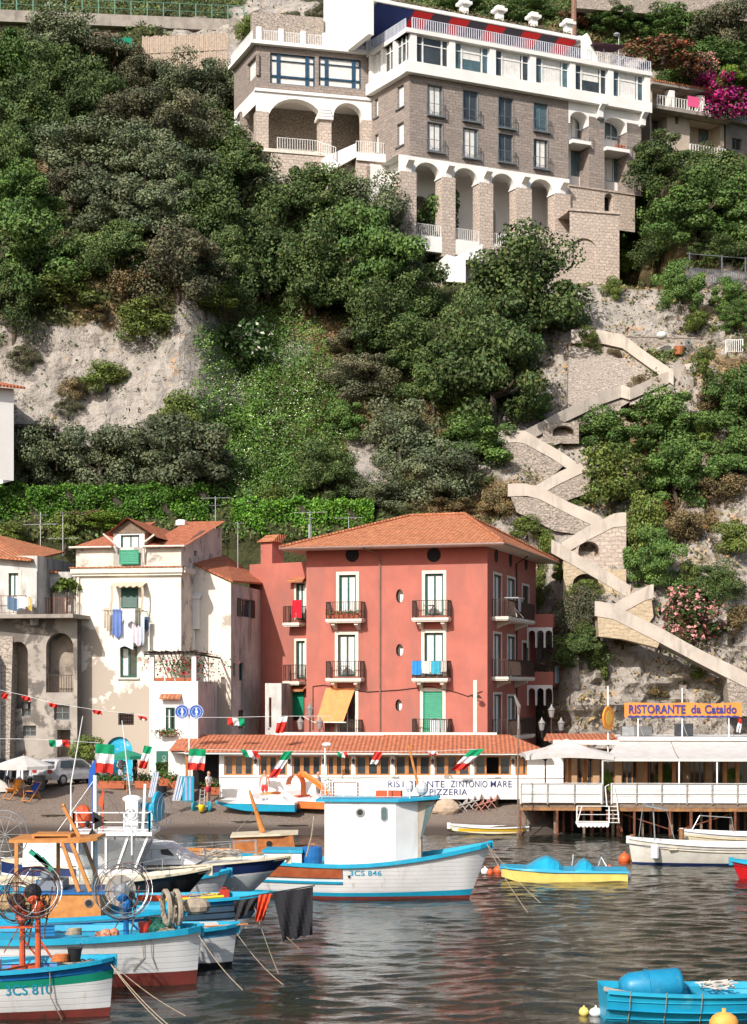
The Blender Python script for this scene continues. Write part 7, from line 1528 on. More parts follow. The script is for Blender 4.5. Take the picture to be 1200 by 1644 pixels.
def winch(r, x, y, z, hgt, post, wheel, rim, rr, lean=0, disk=None, cage=0):
    """net hauler: a post carrying a spoked wheel"""
    m = MB(); m.tube([(x,y,z),(x,y,z+hgt)], [.075,.055], 8); m.bar((x-.25,y,z+.05),(x+.3,y,z+.05),.09); m.bar((x,y,z+hgt*.45),(x+.3,y+.1,z+hgt*.2),.05); o = m.build('winch_post', post, r)
    c = Vector((x-.12,y-.12,z+hgt)); ax = Vector((.35,-1,.1)).normalized(); u = ax.orthogonal().normalized(); v = ax.cross(u)
    m = MB(); m.ring(c, rr, .012, ax, 26, 4); m.ring(c+ax*.18, rr*.96, .010, ax+Vector((.05,0,.06)), 26, 4); m.lathe([(.05,-.22),(.13,-.2),(.13,.1),(.2,.12),(.2,.2),(.05,.24)], c, 10, ax)
    for k in range(8):
        e = u*math.cos(k*math.pi/4)+v*math.sin(k*math.pi/4); m.tube([c+e*.1, c+e*rr], .009, 4); m.tube([c+e*rr, c+e*rr*.96+ax*.18, c+e*.1+ax*.3], .008, 4)
    m.build('winch_wheel', rim, o)
    m = MB(); m.lathe([(.13,-.12),(.17,-.1),(.17,.05),(.1,.08)], c-Vector((0,.05,0)), 10, ax); m.ball(c+Vector((.15,-.1,-.35)), .14, 8, (1,1,1.3), .1); m.ball(c+Vector((.05,-.16,-.15)), .12, 8, (1.2,1,1), .1); m.build('winch_motor', wheel, o)
    if disk: m = MB(); m.lathe([(disk,-.02),(disk,.02)], c-ax*.05, 26, ax); m.build('winch_disk', pm('dull_disk',(.42,.38,.33),(.34,.31,.27),2,.6,.2), o)
    for k in range(cage+2): m = MB(); m.ring(c+ax*(.2+.1*k)+Vector((.05*math.sin(k*2.1),0,.07*math.cos(k*1.7))), rr*(1.14-.09*k), .009, ax+Vector((.35*math.sin(k*1.9),0,.3*math.cos(k*2.3))), 26, 4); m.build('wire_hoop', (STEEL, RUST, IRON)[k % 3], o)
    m = MB(); loop_pile(m, c+Vector((.2,.1,-.65)), .22, .18, .6, 5, int(x*9)); m.bar(c+Vector((.25,.1,-1.1)),c+Vector((.45,.15,.1)),.035); m.bar(c+Vector((-.3,.1,-1.2)),c+Vector((.1,.15,-.5)),.03); m.build('tackle', pm('rusty_tackle_%d' % int(x*9),(.20,.13,.09),(.10,.07,.05),8,.9,.5), o)
    return o
def near_boats():
    H = Hull(6.6, 2.2, 1.3, 1.13, 1.34, .5, .06, full=.48, vee=.8); X, Y, A = -9.35, 40.4, 1
    r = boat('fishing_boat', 'white boat numbered 3CS 810 with blue and green bands, at the bottom left corner', X, Y, A)
    h = H.build(r, [(.58,HW),(.76,GR),(1,BL)], .18, REDB, CY, CY, .22, .08, .07); hulltext(H, '3CS 810', 1.0, .60, .34, 1.0, CY, h)
    winch(r, 1.55, .1, .9, 1.95, ORP, ORP, BLK, .58, cage=3); winch(r, 1.15, .3, 1.0, 1.6, ORP, ORP, IRON, .45, cage=2)
    m = MB(); loop_pile(m, (2.5,0,1.12), .5, .4, .14, 8, 3); m.build('rope_coil', ROPE, r)
    m = MB(); m.box(.2,.75,-.95,-.1,1.0,1.32); m.box(.3,.65,-.97,-.95,1.08,1.24); m.build('deck_hatch', paint((.55,.55,.53)), r)
    m = MB(); m.bar((-1.5,-.2,2.0),(1.5,-.1,2.05),.05); m.bar((1.4,.5,1.1),(.6,-.9,1.1),.05); m.build('boom', ORP, r)
    m = MB(); m.tube([H.pt(.8,1)+Vector((0,-.06,.05)), H.pt(.8,.6)+Vector((0,-.1,0)), H.pt(.84,.1)+Vector((.1,-.2,0))], .014, 4); m.build('hull_rope', ROPE, h)
    pose()
    H = Hull(8.6, 2.6, 1.5, 1.30, 1.48, .55, .08, full=.48, vee=.8); X, Y, A = -8.75, 44.6, 1
    r = boat('fishing_boat', 'plain white boat with a cyan rail and red bottom carrying a grey disk winch', X, Y, A)
    h = H.build(r, [(1,HW)], .36, REDB, CY, CY, .16, .09, .13)
    winch(r, 2.45, -.3, 1.15, 1.28, BL, BL, STEEL, .68, disk=.40, cage=3)
    o = MB(); c = Vector((3.45,0,1.95))
    for k in range(2): o.ring(c+Vector((.27*k,0,0)), .42, .07, (1,.35,.05), 22, 6); 
    for k in range(9): o.bar(c+Vector((.27,.0,0)), c+Vector((.27,.4*math.sin(k*.7),.4*math.cos(k*.7))), .05)
    o.tube([(3.6,0,1.2),(3.6,0,2.35)], .05); o.ball(c+Vector((.75,.1,.02)), .26, 10, (1.4,1,.9), .06); o.build('net_wheel', pm('worn_rubber', (.36,.30,.23),(.26,.21,.16),4,.85,.5), r)
    o = MB(); loop_pile(o, (3.5,0,1.2), .35, .3, .25, 8, 9); o.build('rope_heap', ROPE, r)
    o = MB(); o.ball((1.95,-.4,1.3), .17, 8, (1,1,1), .12); o.ball((2.15,-.35,1.35), .13, 8, (1,1,1), .12); loop_pile(o, (1.9,-.4,1.2), .3, .2, .2, 4, 5); o.build('float', paint((.60,.25,.14)), r)
    for x in (2.9, 3.1): o = MB(); o.tube([H.pt((x+4.3)/8.6,1)+Vector((0,-.07,0)), H.onside(x+.05,.8,-1,.03), H.onside(x-.25+(x-2.9)*2,.45,-1,.03)], .010, 4); o.build('hull_rope', ROPE, h)
    pose()
    H = Hull(7.6, 2.4, 1.2, 1.0, 1.17, .5, .10, full=.48, vee=.8); X, Y, A = -7.55, 47.4, 0
    r = boat('fishing_boat', 'white boat with a blue stripe, its bow just beyond the plain white boat', X, Y, A); H.build(r, [(.72,HW),(1,paint((.06,.25,.42)))], .14, BLK, CY, CY, .14, .08, .07)
    o = MB(); loop_pile(o, (2.6,0,.95), .6, .4, .2, 8, 12); o.build('rope_heap', ROPE, r); pose()
    H = Hull(7.8, 2.5, 1.55, 1.22, 1.42, .5, .55, full=.5, vee=.8); X, Y, A = -7.5, 52.6, -5
    r = boat('fishing_boat', 'boat with dark blue planked sides and cyan deck beneath the black marker flag', X, Y, A); h = H.build(r, [(.42,HW),(.86,paint((.07,.13,.20))),(1,BL)], .14, REDB, CY, CY, .2, .08, .07)
    for hh in (.55,.66,.77): o = MB(); o.tube([H.pt(t/24,hh)+Vector((0,-.012,0)) for t in range(3,24)], .012, 4); o.build('plank_line', BLK, h)
    o = MB(); o.box(.6,2.1,-.9,-.75,1.25,1.42); o.build('red_fender_board', paint((.55,.07,.02)), r); o = MB(); o.tube([H.pt(t/24,1)+Vector((0,0,.06)) for t in range(16,22)], .05, 5); o.build('yellow_rail', YE, r)
    o = MB(); loop_pile(o, (2.4,0,1.2), .5, .4, .2, 6, 2); o.build('rope_heap', ROPE, r); pose()
near_boats()
def mid_boats():
    H = Hull(8.4, 2.6, 1.4, 1.15, 1.35, .5, .2, full=.5, vee=.7); X, Y, A = -9.7, 49.6, 0
    r = boat('cabin_boat', 'boat with an orange varnished wooden open cabin, behind the orange winches', X, Y, A); H.build(r, [(.6,HW),(.85,BL),(1,HW)], .14, REDB, CY, CY, .1)
    lx = lambda px: (px-CX)*49/F-X; zz = lambda py, d=49: CH-(py-HY)*d/F
    m = MB(); a,b = lx(40),lx(166); m.prism([(a,-.95,1.05),(b,-.95,1.05),(b-.05,-.95,zz(1433)),(a,-.95,zz(1435))], (0,1.9,0)); co = m.build('coaming', OWOOD, r); m = MB(); m.box(a-.05,b+.1,-1.0,1.0,zz(1434)+.005,zz(1434)+.06); m.build('coaming_top', BL, co)
    m = MB(); m.lathe([(.10,0),(.10,.02)], (lx(146),-.96,zz(1448)), 14, (0,-1,0)); m.build('porthole', BLK, co); m = MB(); m.ring((lx(146),-.97,zz(1448)), .105, .018, (0,1,0), 16, 4); m.build('porthole_rim', STEEL, co)
    zt = zz(1352); z0 = zz(1433)+.06; m = MB(); m.prism([(lx(18),-.95,zt),(lx(130),-.95,zt),(lx(158),-.75,zt+.05),(lx(158),.75,zt+.05),(lx(130),.95,zt),(lx(18),.95,zt)], (0,0,.09)); rf = m.build('cabin_roof', OWOOD, r)
    m = MB(); m.box(lx(50),lx(112),-.5,.5,zt+.15,zt+.2); m.box(lx(50),lx(54),-.5,.5,zt+.08,zt+.15); m.box(lx(108),lx(112),-.5,.5,zt+.08,zt+.15); m.build('roof_rack', OWOOD, rf)
    for p0,p1,y in ((103,130,-.9),(118,148,-.9),(78,78,.9),(118,146,.9),(30,30,-.9)):
        m = MB(); m.bar((lx(p0),y,zt),(lx(p1),y,z0),.10); m.build('cabin_post', OWOOD, r)
    for y in (-.905,.905): m = MB(); m.face([(lx(107),y,zt),(lx(119),y,zt),(lx(146),y,z0),(lx(133),y,z0)]); m.build('side_window', CLEAR, r)
    m = MB(); m.face([(lx(122),-.85,zt),(lx(122),.85,zt),(lx(150),.85,z0),(lx(150),-.85,z0)]); m.build('windscreen', CLEAR, r)
    m = MB(); m.bar((lx(124),-.2,zt+.1),(lx(98),-.2,zt+.95),.09); m.ball((lx(98),-.2,zt+1.0), .06, 6); m.build('roof_spar', OWOOD, rf)
    m = MB(); m.box(lx(60),lx(100),-.5,.5,z0-.2,z0+.25); m.ball((lx(75),-.3,z0+.4), .25, 8, (1,1,.8), .1); m.build('cabin_gear', paint((.20,.22,.25)), r)
    for k in range(3): m = MB(); m.bar((lx(48+k*9),-.6,zt-.25-.1*k),(lx(72+k*6),-.6,zt-.6-.1*k),.12); m.build('green_roll', GR, r)
    pose()
    p = W(153,1478,50.6); t = W(153,1245,50.6); r = thing('signal_mast', 'white mast with black cone signals beside the orange cabin boat', 'mast', (p.x,p.y,.9)); m = MB(); m.tube([(p.x,p.y,.9),t], [.085,.06], 8); m.build('pole', HW, r)
    for (x,y,s) in ((155,1313,1),(147,1340,-1),(158,1322,1)):
        c = W(x,y,50.4); m = MB(); q = .19
        if s == 1: m.prism([c+Vector((-.12,0,q)),c+Vector((.22,0,-.02)),c+Vector((-.12,0,-q))], (0,.05,0))
        else: m.prism([c+Vector((-.2,0,-q)),c+Vector((.2,0,-q)),c+Vector((.02,0,q))], (0,.05,0))
        m.build('signal_cone', BLK, r)
    m = MB(); c = W(141,1323,50.5); m.ball(c, .09, 8); m.tube([c,W(153,1330,50.6)], .012, 4); m.build('signal_ball', BLK, r)
    for x0,y0,x1,y1,lab in ((133,1150,114,1260,'thin whip aerial leaning left over the beach'),(196,1157,212,1300,'thin whip aerial leaning right before the blue wall')):
        d = 53.5; b = W(x1,y1,d); m = MB(); m.tube([W(x0,y0,d), b, b-Vector((0,0,1.4))], [.012,.022,.03], 5); m.thing('whip_aerial', HW, lab, 'aerial')
    H = Hull(9.2, 2.9, 1.3, 1.1, 1.6, .5, .4, full=.5, vee=.6); X, Y, A = -9.6, 57.3, 0
    r = boat('flybridge_boat', 'white boat with windowed wheelhouse and railed flybridge carrying a cyan reel', X, Y, A); H.build(r, [(1,HW)], .15, REDB, CY, HW, .1)
    lx = lambda px: (px-CX)*56/F-X; zz = lambda py, d=56: CH-(py-HY)*d/F; zt = zz(1343); z0 = zz(1398)
    m = MB(); m.box(lx(118),lx(243),-1.15,1.15,zt,zt+.12); m.build('flybridge_floor', HW, r)
    m = MB(); m.box(lx(120),lx(222),-1.0,1.0,1.0,z0); m.build('cabin_base', HW, r)
    for p0,p1 in ((122,122),(146,146),(168,168),(204,185),(236,214)):
        for y in (-1,.96): m = MB(); m.bar((lx(p0),y,zt),(lx(p1),y,z0),.07); m.build('cabin_post', HW, r)
    m = MB(); m.face([(lx(238),-.98,zt),(lx(238),.98,zt),(lx(216),.98,z0),(lx(216),-.98,z0)]); m.face([(lx(122),-.99,zt),(lx(236),-.99,zt),(lx(216),-.99,z0),(lx(122),-.99,z0)]); m.build('windscreen', clear_glass('grey_plastic',(.6,.6,.6),.6), r)
    m = MB(); zr = zt+.12; rail(m, [(lx(116),.9,zr),(lx(116),-1.0,zr),(lx(238),-1.0,zr),(lx(238),.9,zr)], .62, .75, .022, .028, mid=True); m.build('flybridge_rail', HW, r)
    m = MB(); c = Vector((lx(236),0,zr+.75)); m.lathe([(.12,-.55),(.12,-.1),(.46,-.05),(.50,.0),(.50,.06),(.40,.1),(.1,.12)], c+Vector((.18,0,0)), 20, (1,-.25,0)); m.bar(c+Vector((-.1,0,0)), c+Vector((-.1,0,-.8)), .14); m.build('cyan_reel', CY, r)
    for k in range(3): m = MB(); m.ring(c+Vector((.42+.07*k,-.1,-.15)), .60-.06*k, .012, (1,-.3+.1*k,0), 24, 4); m.build('wire_hoop', STEEL, r)
    m = MB(); m.box(lx(195),lx(215),-.4,.4,zr,zr+.95); m.ball((lx(204),-.1,zr+1.0), .28, 10, (1.2,1,.5)); m.bar((lx(222),-.2,zr),(lx(226),-.2,zr+1.5),.08); m.build('helm_console', HW, r)
    m = MB(); m.ring((lx(204),-.5,zr+.55), .17, .02, (.2,1,.2), 18, 5); m.build('steering_wheel', STEEL, r)
    m = MB(); m.ball((lx(124),-.2,zr+.45), .35, 9, (.8,.8,1.1), .15); m.ball((lx(133),.1,zr+.3), .28, 8, (1,1,1), .15); m.build('orange_floats', ORP, r)
    m = MB(); m.bar((lx(160),-.6,zr),(lx(160),-.6,zr+1.4),.05); m.prism([(lx(153),-.7,zr+.9),(lx(160),-.7,zr+1.3),(lx(163),-.7,zr+1.25),(lx(160),-.7,zr+.7)], (0,.1,0)); m.build('folded_sunshade', ORP, r)
    m = MB(); m.prism([(lx(138),-.7,zr+2.0),(lx(149),-.7,zr+2.35),(lx(148),-.7,zr+1.6),(lx(137),-.7,zr+1.35)], (0,.06,0)); m.bar((lx(144),-.66,zr),(lx(142),-.66,zr+2.2),.03); m.build('blue_ensign', cloth((.02,.10,.42)), r)
    pose()
    H = Hull(7.5, 2.4, 1.7, 1.5, 1.95, .4, .9, full=.55, vee=.7); X, Y, A = -9.55, 54.6, 0
    r = boat('black_boat', 'black-hulled motor boat with a cream rail left of the navy-banded cruiser', X, Y, A); H.build(r, [(1,BLK)], .14, REDB, CRM, CRM, .08, .08, .05)
    m = MB(); rail(m, [(.5,-.9,1.6),(2.4,-.75,1.75),(3.6,-.2,1.95)], .42, .8, .014, .016, top=.014); m.build('bow_rail', STEEL, r); pose()
    H = Hull(9.0, 2.9, 1.75, 1.6, 1.93, .4, 1.1, full=.55, vee=.7); X, Y, A = -8.15, 58.9, -4
    r = boat('motor_cruiser', 'pale motor cruiser with a navy band and steel bow rails beside the big fishing boat', X, Y, A); h = H.build(r, [(.70,paint((.55,.60,.62),.25)),(.74,HW),(1,NV)], .1, BLK, CRM, HW, .06, .06, .04)
    m = MB(); m.prism([(-3.5,-1.0,1.6),(2.3,-.8,1.7),(1.2,-.65,2.3),(-.2,-.65,2.42),(-3.5,-.9,2.5)], (0,1.8,0)); m.build('cabin', HW, r)
    m = MB(); m.ball((-1.3,-.55,2.25), .85, 14, (1.35,.75,.32), .05); m.build('canvas_cover', cloth((.06,.06,.16)), r)
    m = MB(); m.prism([(1.15,-.72,1.95),(1.6,-.72,1.95),(1.35,-.72,2.2),(1.1,-.72,2.2)], (0,-.02,0)); m.build('cabin_window', GLASS, r)
    for sd in (-1,1): m = MB(); rail(m, [(.0,sd*1.15,1.7),(2.6,sd*.75,1.85),(4.2,sd*.1,2.0)], .45, .85, .014, .016, top=.014); m.build('bow_rail', STEEL, r)
    m = MB(); loop_pile(m, (3.0,0,1.85), .8, .5, .3, 12, 21); m.build('anchor_chain', pm('bleached_rope',(.5,.44,.36),(.35,.3,.25),9,.9,.5), r); pose()
    H = Hull(6.0, 2.2, 1.1, .95, 1.2, .4, .2, full=.5, vee=.7); X, Y, A = -5.6, 70.5, 2
    r = boat('wooden_boat', 'small varnished wooden cabin boat with an orange mast behind the deck box', X, Y, A); H.build(r, [(1,CRM)], .12, REDB, OWOOD, OLDW, .1)
    lx = lambda px: (px-CX)*70/F-X; zz = lambda py: CH-(py-HY)*70/F
    m = MB(); m.prism([(lx(372),-.8,.9),(lx(475),-.8,.9),(lx(470),-.8,zz(1341)),(lx(374),-.8,zz(1345))], (0,1.6,0)); cb = m.build('cabin', WOOD, r)
    m = MB(); m.prism([(lx(370),-.9,zz(1344)),(lx(450),-.95,zz(1341)),(lx(478),-.7,zz(1340)),(lx(478),.7,zz(1340)),(lx(450),.95,zz(1341)),(lx(370),.9,zz(1344))], (0,0,.08)); m.build('cabin_roof', CRM, cb)
    m = MB(); m.lathe([(.12,0),(.12,.02)], (lx(432),-.81,zz(1354)), 14, (0,-1,0)); m.build('porthole', BLK, cb)
    m = MB(); m.tube([(lx(421),0,zz(1338)),(lx(402),0,zz(1280)),(lx(399),0,zz(1270))], [.13,.06,.04], 8); m.build('mast', OWOOD, r); pose()
mid_boats()
def right_boats():
    H = Hull(4.0, 1.4, .42, .36, .52, .2, .2, tr=.75, full=.6); X, Y = (788-CX)*89.6/F, 90.2
    r = boat('rowing_boat', 'small white rowing boat with a yellow band, afloat at the edge of the beach', X, Y, 180); H.build(r, [(1,HW)], .05, HW, HW, YEP, .3, .05, .04)
    m = MB(); m.box(-.3,0,-.55,.55,.22,.28); m.build('thwart', HW, r); m = MB(); m.grid([[H.onside(-1.85+3.5*i/20, z, 1, .02) for i in range(21)] for z in (.17,.31)]); m.build('yellow_stripe', YE, r); pose()
    def pedalo(name, label, x, y, deg, hullm, topm, L=4.9, seats=True):
        r = boat(name, label, x, y, deg, 'pedal boat')
        for s in (-1,1):
            m = MB(); n = 14; rows = []
            for k in range(n+1):
                t = k/n; X_ = -L/2+L*t; w = .30*(1-max(0,(t-.75)/.25)**2*.8); zb = -.15+.32*max(0,(t-.7)/.3)**1.5; zt = .33+.12*max(0,(t-.6)/.4)
                rows.append([(X_,s*.62-w,zt),(X_,s*.62-w*.8,zb),(X_,s*.62+w*.8,zb),(X_,s*.62+w,zt)])
            m.grid(rows); m.face(rows[0]); m.face(rows[-1]); m.build('float', hullm, r)
        m = MB(); n = 24; rows = []
        for k in range(n+1):
            t = k/n; X_ = -L/2-.05+(L+.1)*t; w = .98*(1-max(0,(t-.7)/.3)**2*.6); z = .36+.12*max(0,(t-.6)/.4); b = 0
            if seats: b = .50*max(0,1-abs(t-.63)/.13)**.5+.42*max(0,1-abs(t-.34)/.075)**.6
            rows.append([(X_,-w,z),(X_,-w*.97,z+.07+b*.15),(X_,-w*.55,z+.09+b*.9),(X_,-.1,z+.07+b*.92),(X_,.1,z+.07+b*.92),(X_,w*.55,z+.09+b*.9),(X_,w*.97,z+.07+b*.15),(X_,w,z)])
        m.grid(rows); m.grid([[r_[0] for r_ in rows],[(q[0][0],q[0][1]+.05,.28) for q in rows]]); m.build('deck_shell', topm, r); return r
    X, Y = (909-CX)*68/F, 68.8; r = pedalo('pedal_boat', 'turquoise and yellow pedal boat moored in the middle of the water', X, Y, 176, YEP, CY)
    m = MB(); m.tube([(-.35,-.5,.5),(-.4,-.3,.95),(-.35,-.1,.9)], .02); m.tube([(-1.4,-.6,.5),(-1.5,-.4,.85),(-1.7,-.3,.5)], .025); m.build('handle', WFRAME, r)
    m = MB(); m.ball((-2.45,-.45,.1), .2, 10, (1.2,1,.9)); m.build('white_fender', HW, r); pose()
    H = Hull(8.2, 2.2, .95, .86, 1.15, .35, .12, full=.5, vee=.5); X, Y = (1018-CX)*73.6/F+4.1, 74.8
    r = boat('white_launch', 'long cream-white open launch with a thin blue line, moored before the terrace', X, Y, 180); h = H.build(r, [(.72,paint((.66,.63,.56),.4)),(.76,NV),(1,paint((.66,.63,.56),.4))], .1, NV, HW, CRM, .28, .06, .05)
    for x in (3.1,-1.2): m = MB(); q = H.pt((x+4.1)/8.2,.9,1); m.lathe([(.05,-.65),(.16,-.58),(.17,-.1),(.08,0)], q+Vector((0,.16,.02)), 10); m.build('fender', HW, r)
    for x in (2.2,-1.8): m = MB(); m.box(x,x+.35,-.9,.9,.68,.74); m.build('thwart', CRM, r)
    m = MB(); m.bar((3.0,0,.8),(3.1,0,2.6),.05); m.prism([(2.5,-.3,2.35),(3.5,-.3,2.55),(3.5,.3,2.5),(2.5,.3,2.3)], (0,0,.06)); m.bar((2.5,-.2,2.35),(2.1,-.2,.9),.025); m.bar((3.5,-.2,2.5),(3.7,-.2,.9),.025); m.build('frame', STEEL, r); pose()
    H = Hull(7.0, 2.0, .9, .8, 1.0, .3, .12, full=.5, vee=.5); X, Y = (1098-CX)*80.5/F+3.5, 80.8
    r = boat('second_launch', 'cream launch moored behind the longer one at the right edge', X, Y, 180); H.build(r, [(.8,CRM),(1,HW)], .1, NV, HW, CRM, .25, .06, .05)
    m = MB(); m.tube([(1.0,-.6,.8),(1.1,-.55,1.5),(2.6,-.5,1.6),(3.0,-.4,.9)], .025, 6); m.bar((-.5,0,.8),(-.7,0,3.3),.05); m.build('frame', STEEL, r)
    m = MB(); m.ball((-1.4,0,.95), .7, 12, (1.6,.9,.3), .08); m.build('canvas_cover', cloth((.55,.5,.42)), r); pose()
    H = Hull(4.5, 1.6, .6, .55, .8, .25, .2, full=.5); X, Y = (1186-CX)*68/F+2.3, 69
    r = boat('red_boat', 'bright red boat with a turquoise rail just entering at the right edge', X, Y, 180); H.build(r, [(1,paint((.62,.015,.02)))], .05, paint((.62,.015,.02)), CY, CY, .2); pose()
    H = Hull(5.0, 1.75, .72, .64, .66, .3, .1, tr=.72, full=.55, vee=.4); X, Y = (972-CX)*39.6/F+2.5, 40.2
    r = boat('blue_rowing_boat', 'blue clinker rowing boat in the bottom right corner', X, Y, 3); h = H.build(r, [(1,CY)], .02, CY, CY, CY, .42, .06, .06)
    for hh in (.35,.55,.78): m = MB(); m.tube([H.pt(t/24,hh)+Vector((0,-.012,0)) for t in range(0,24)], .014, 4); m.build('plank_line', CY, h)
    m = MB(); m.box(-.35,-.05,-.8,.8,.5,.56); m.build('thwart', CY, r)
    for x in (-2.0,-1.2,-.4): m = MB(); m.tube([H.pt((x+2.5)/5,1)+Vector((0,-.08,.05)),H.pt((x+2.5)/5,.7)+Vector((0,-.06,0)),H.pt((x+2.5)/5,.3)+Vector((0,-.05,0))], .012, 4); m.build('hull_rope', ROPE, h)
    m = MB(); loop_pile(m, (.2,.2,.62), .5, .4, .16, 7, 31); m.build('rope_heap', pm('pale_rope',(.6,.56,.5),(.45,.4,.34),9,.9,.4), r); pose()
    m = MB(); p = W(1045,1592,40.3); m.lathe([(.02,-.72),(.22,-.70),(.33,-.5),(.36,0),(.36,.62),(.33,.70),(.02,.72)], (p.x,p.y,.70), 20, (1,.12,.06)); m.ring((p.x-.1,p.y,.7), .365, .02, (1,.12,.08), 24, 4); m.thing('blue_drum', pm('blue_plastic',(.012,.24,.42),(.010,.19,.34),3,.4,.2,stain=(.06,.3,.42),ss=3), 'big blue plastic drum lying in the blue rowing boat', 'drum', smooth=True)
    m = MB(); m.bar(W(972,1588,39.5),W(1066,1607,39.9),.16,.09); m.thing('grey_plank', pm('bleached_wood',(.48,.42,.36),(.36,.31,.26),6,.9,.6), 'bleached plank laid across the end of the blue rowing boat', 'plank')
    def buoy(px,py,rr,mt,lab,d=None,sq=(1,1,1)):
        d = d or CH*F/(py-HY); m = MB(); p = Vector(((px-CX)*d/F,d,rr*.35)); m.ball(p, rr, 12, sq); m.tube([p,p+Vector((0,0,rr*1.25))], rr*.18, 6); m.thing('buoy', mt, lab, 'buoy', smooth=True)
    OB = paint((.72,.12,.03)); buoy(779,1402,.17,HW,'white float off the bow of the big fishing boat'); buoy(787,1402,.14,OB,'orange float touching the white one off the big bow',d=70.9); buoy(800,1401,.2,OB,'orange float nearest the left end of the pedal boat')
    buoy(1003,1383,.26,OB,'large orange float left of the white launch'); buoy(979,1372,.2,OB,'orange float behind the right end of the pedal boat',d=71.5); buoy(1041,1350,.24,OB,'orange float behind the bow of the white launch',d=78)
    buoy(938,1628,.12,YEP,'cream float near the blue rowing boat'); buoy(957,1629,.13,HW,'white oblong float near the blue rowing boat',sq=(1.2,1,.9)); buoy(1163,1640,.27,pm('yellow_buoy',(.75,.38,.08),(.7,.3,.06),3,.6,.2,stain=(.1,.07,.05),ss=2,slo=.6,shi=.65),'big yellow-orange buoy against the side of the blue rowing boat',d=38.9,sq=(1.25,1,.95))
    buoy(150,1650,.1,HW,'white float at the bottom edge below the bow of 3CS 810',d=38.4,sq=(1.8,1,1))
    for px,y0,y1,d,lab in ((1016,1340,1382,76.5,'rust-brown mooring post left of the white launch'),(1095,1331,1362,80,'rust-brown mooring post between the two launches')):
        p = W(px,y0,d); m = MB(); m.tube([(p.x,p.y,-.5),p], .12, 8); m.thing('mooring_post', RUSTY, lab, 'post')
right_boats()
def flags_and_ropes():
    d = 49.5; r = thing('marker_flag', 'large black cloth flag with a red one on a pole over the near boats', 'flag', W(470,1510,d)); m = MB(); m.tube([W(385,1442,d), W(506,1422,d)], .02, 5); m.build('pole', BLK, r)
    def cl(x0,y0,x1,y1,x2,y2,x3,y3,mt,nm,sd):
        A,B,C_,D_ = W(x0,y0,d),W(x1,y1,d),W(x2,y2,d),W(x3,y3,d); q = MB(); n = 12
        q.grid([[ (A.lerp(B,i/n)).lerp(D_.lerp(C_,i/n),j/n)+Vector((0,.09*math.sin(i*1.2+sd+j*.4)*(.3+j/n)-.03,.03*math.sin(i*2+sd)*j/n)) for i in range(n+1)] for j in range(n+1)]); q.build(nm, mt, r)
    cl(438,1434,503,1424,502,1500,455,1512,cloth((.018,.018,.022)),'black_cloth',0); cl(416,1437,436,1435,424,1478,410,1480,cloth((.62,.07,.02)),'red_cloth',2); cl(376,1447,414,1440,410,1458,378,1480,cloth((.03,.028,.03)),'small_black_cloth',4)
    m = MB(); m.tube([W(455,1500,d),W(482,1525,d)], .02, 5); m.build('pole_end', OLDW, r)
    b = W(172,1541,40.4); 
    for k,(px,d2) in enumerate(((300,38),(280,38.6),(318,40))): line(sagline(b,((px-CX)*d2/F,d2,-.1),.12), ('pale','dull','lowest')[k]+' mooring rope running right from the bow of boat 3CS 810')
    b = W(378,1496,47.4); line(sagline(b,((470-CX)*44/F,44,-.1),.15), 'mooring rope from the blue-striped boat down to the right'); b = W(406,1448,52.5); line(sagline(b,((455-CX)*45/F,45,-.1),.1), 'mooring rope beside the black marker flag')
    b = W(782,1355,62.4); line(sagline(b,W(848,1466,57.5),.12), 'thin mooring rope from the big bow to the water, the nearer'); line(sagline(b,W(868,1450,60),.1), 'thin mooring rope from the big bow to the water, the farther')
    line(sagline(W(408,1396,62),W(365,1434,56),.05), 'rope between the big fishing boat and the cruiser'); line(sagline(W(318,1500,44.5),W(390,1590,42),.1), 'mooring rope from the plain white boat')
    line([W(505,1310,62.2),W(500,1345,62.1),W(492,1376,62.0)], 'knotted rope hanging from the pole on the big fishing boat', .03)
    m = MB(); p = W(22,1450,44.2); m.ball(p, .5, 10, (1.3,.8,.5), .12); m.thing('net_heap', pm('tan_net',(.42,.28,.13),(.3,.2,.1),10,.95,.8,.04), 'tan heap of netting behind the orange winch at the left edge', 'net')
    m = MB(); p = W(8,1500-160,54); m.ring(p, .75, .02, (.2,1,.1), 24, 4); m.ring(p, .55, .012, (.2,1,.1), 24, 4)
    for k in range(10): m.bar(p, p+Vector((.75*math.cos(k*.628),0,.75*math.sin(k*.628))), .012)
    m.thing('wire_reel', STEEL, 'large pale wire reel standing at the left edge above the cabin boat', 'reel')
flags_and_ropes()
SKIN = pm('skin', (.50,.28,.19), (.42,.22,.15), 4, .6, .05)
HAIR = pm('hair', (.035,.022,.015), None, 20, .8, .4)
def limbmesh(mb, pts, rad, n=10):
    mb.tube(pts, rad, n)
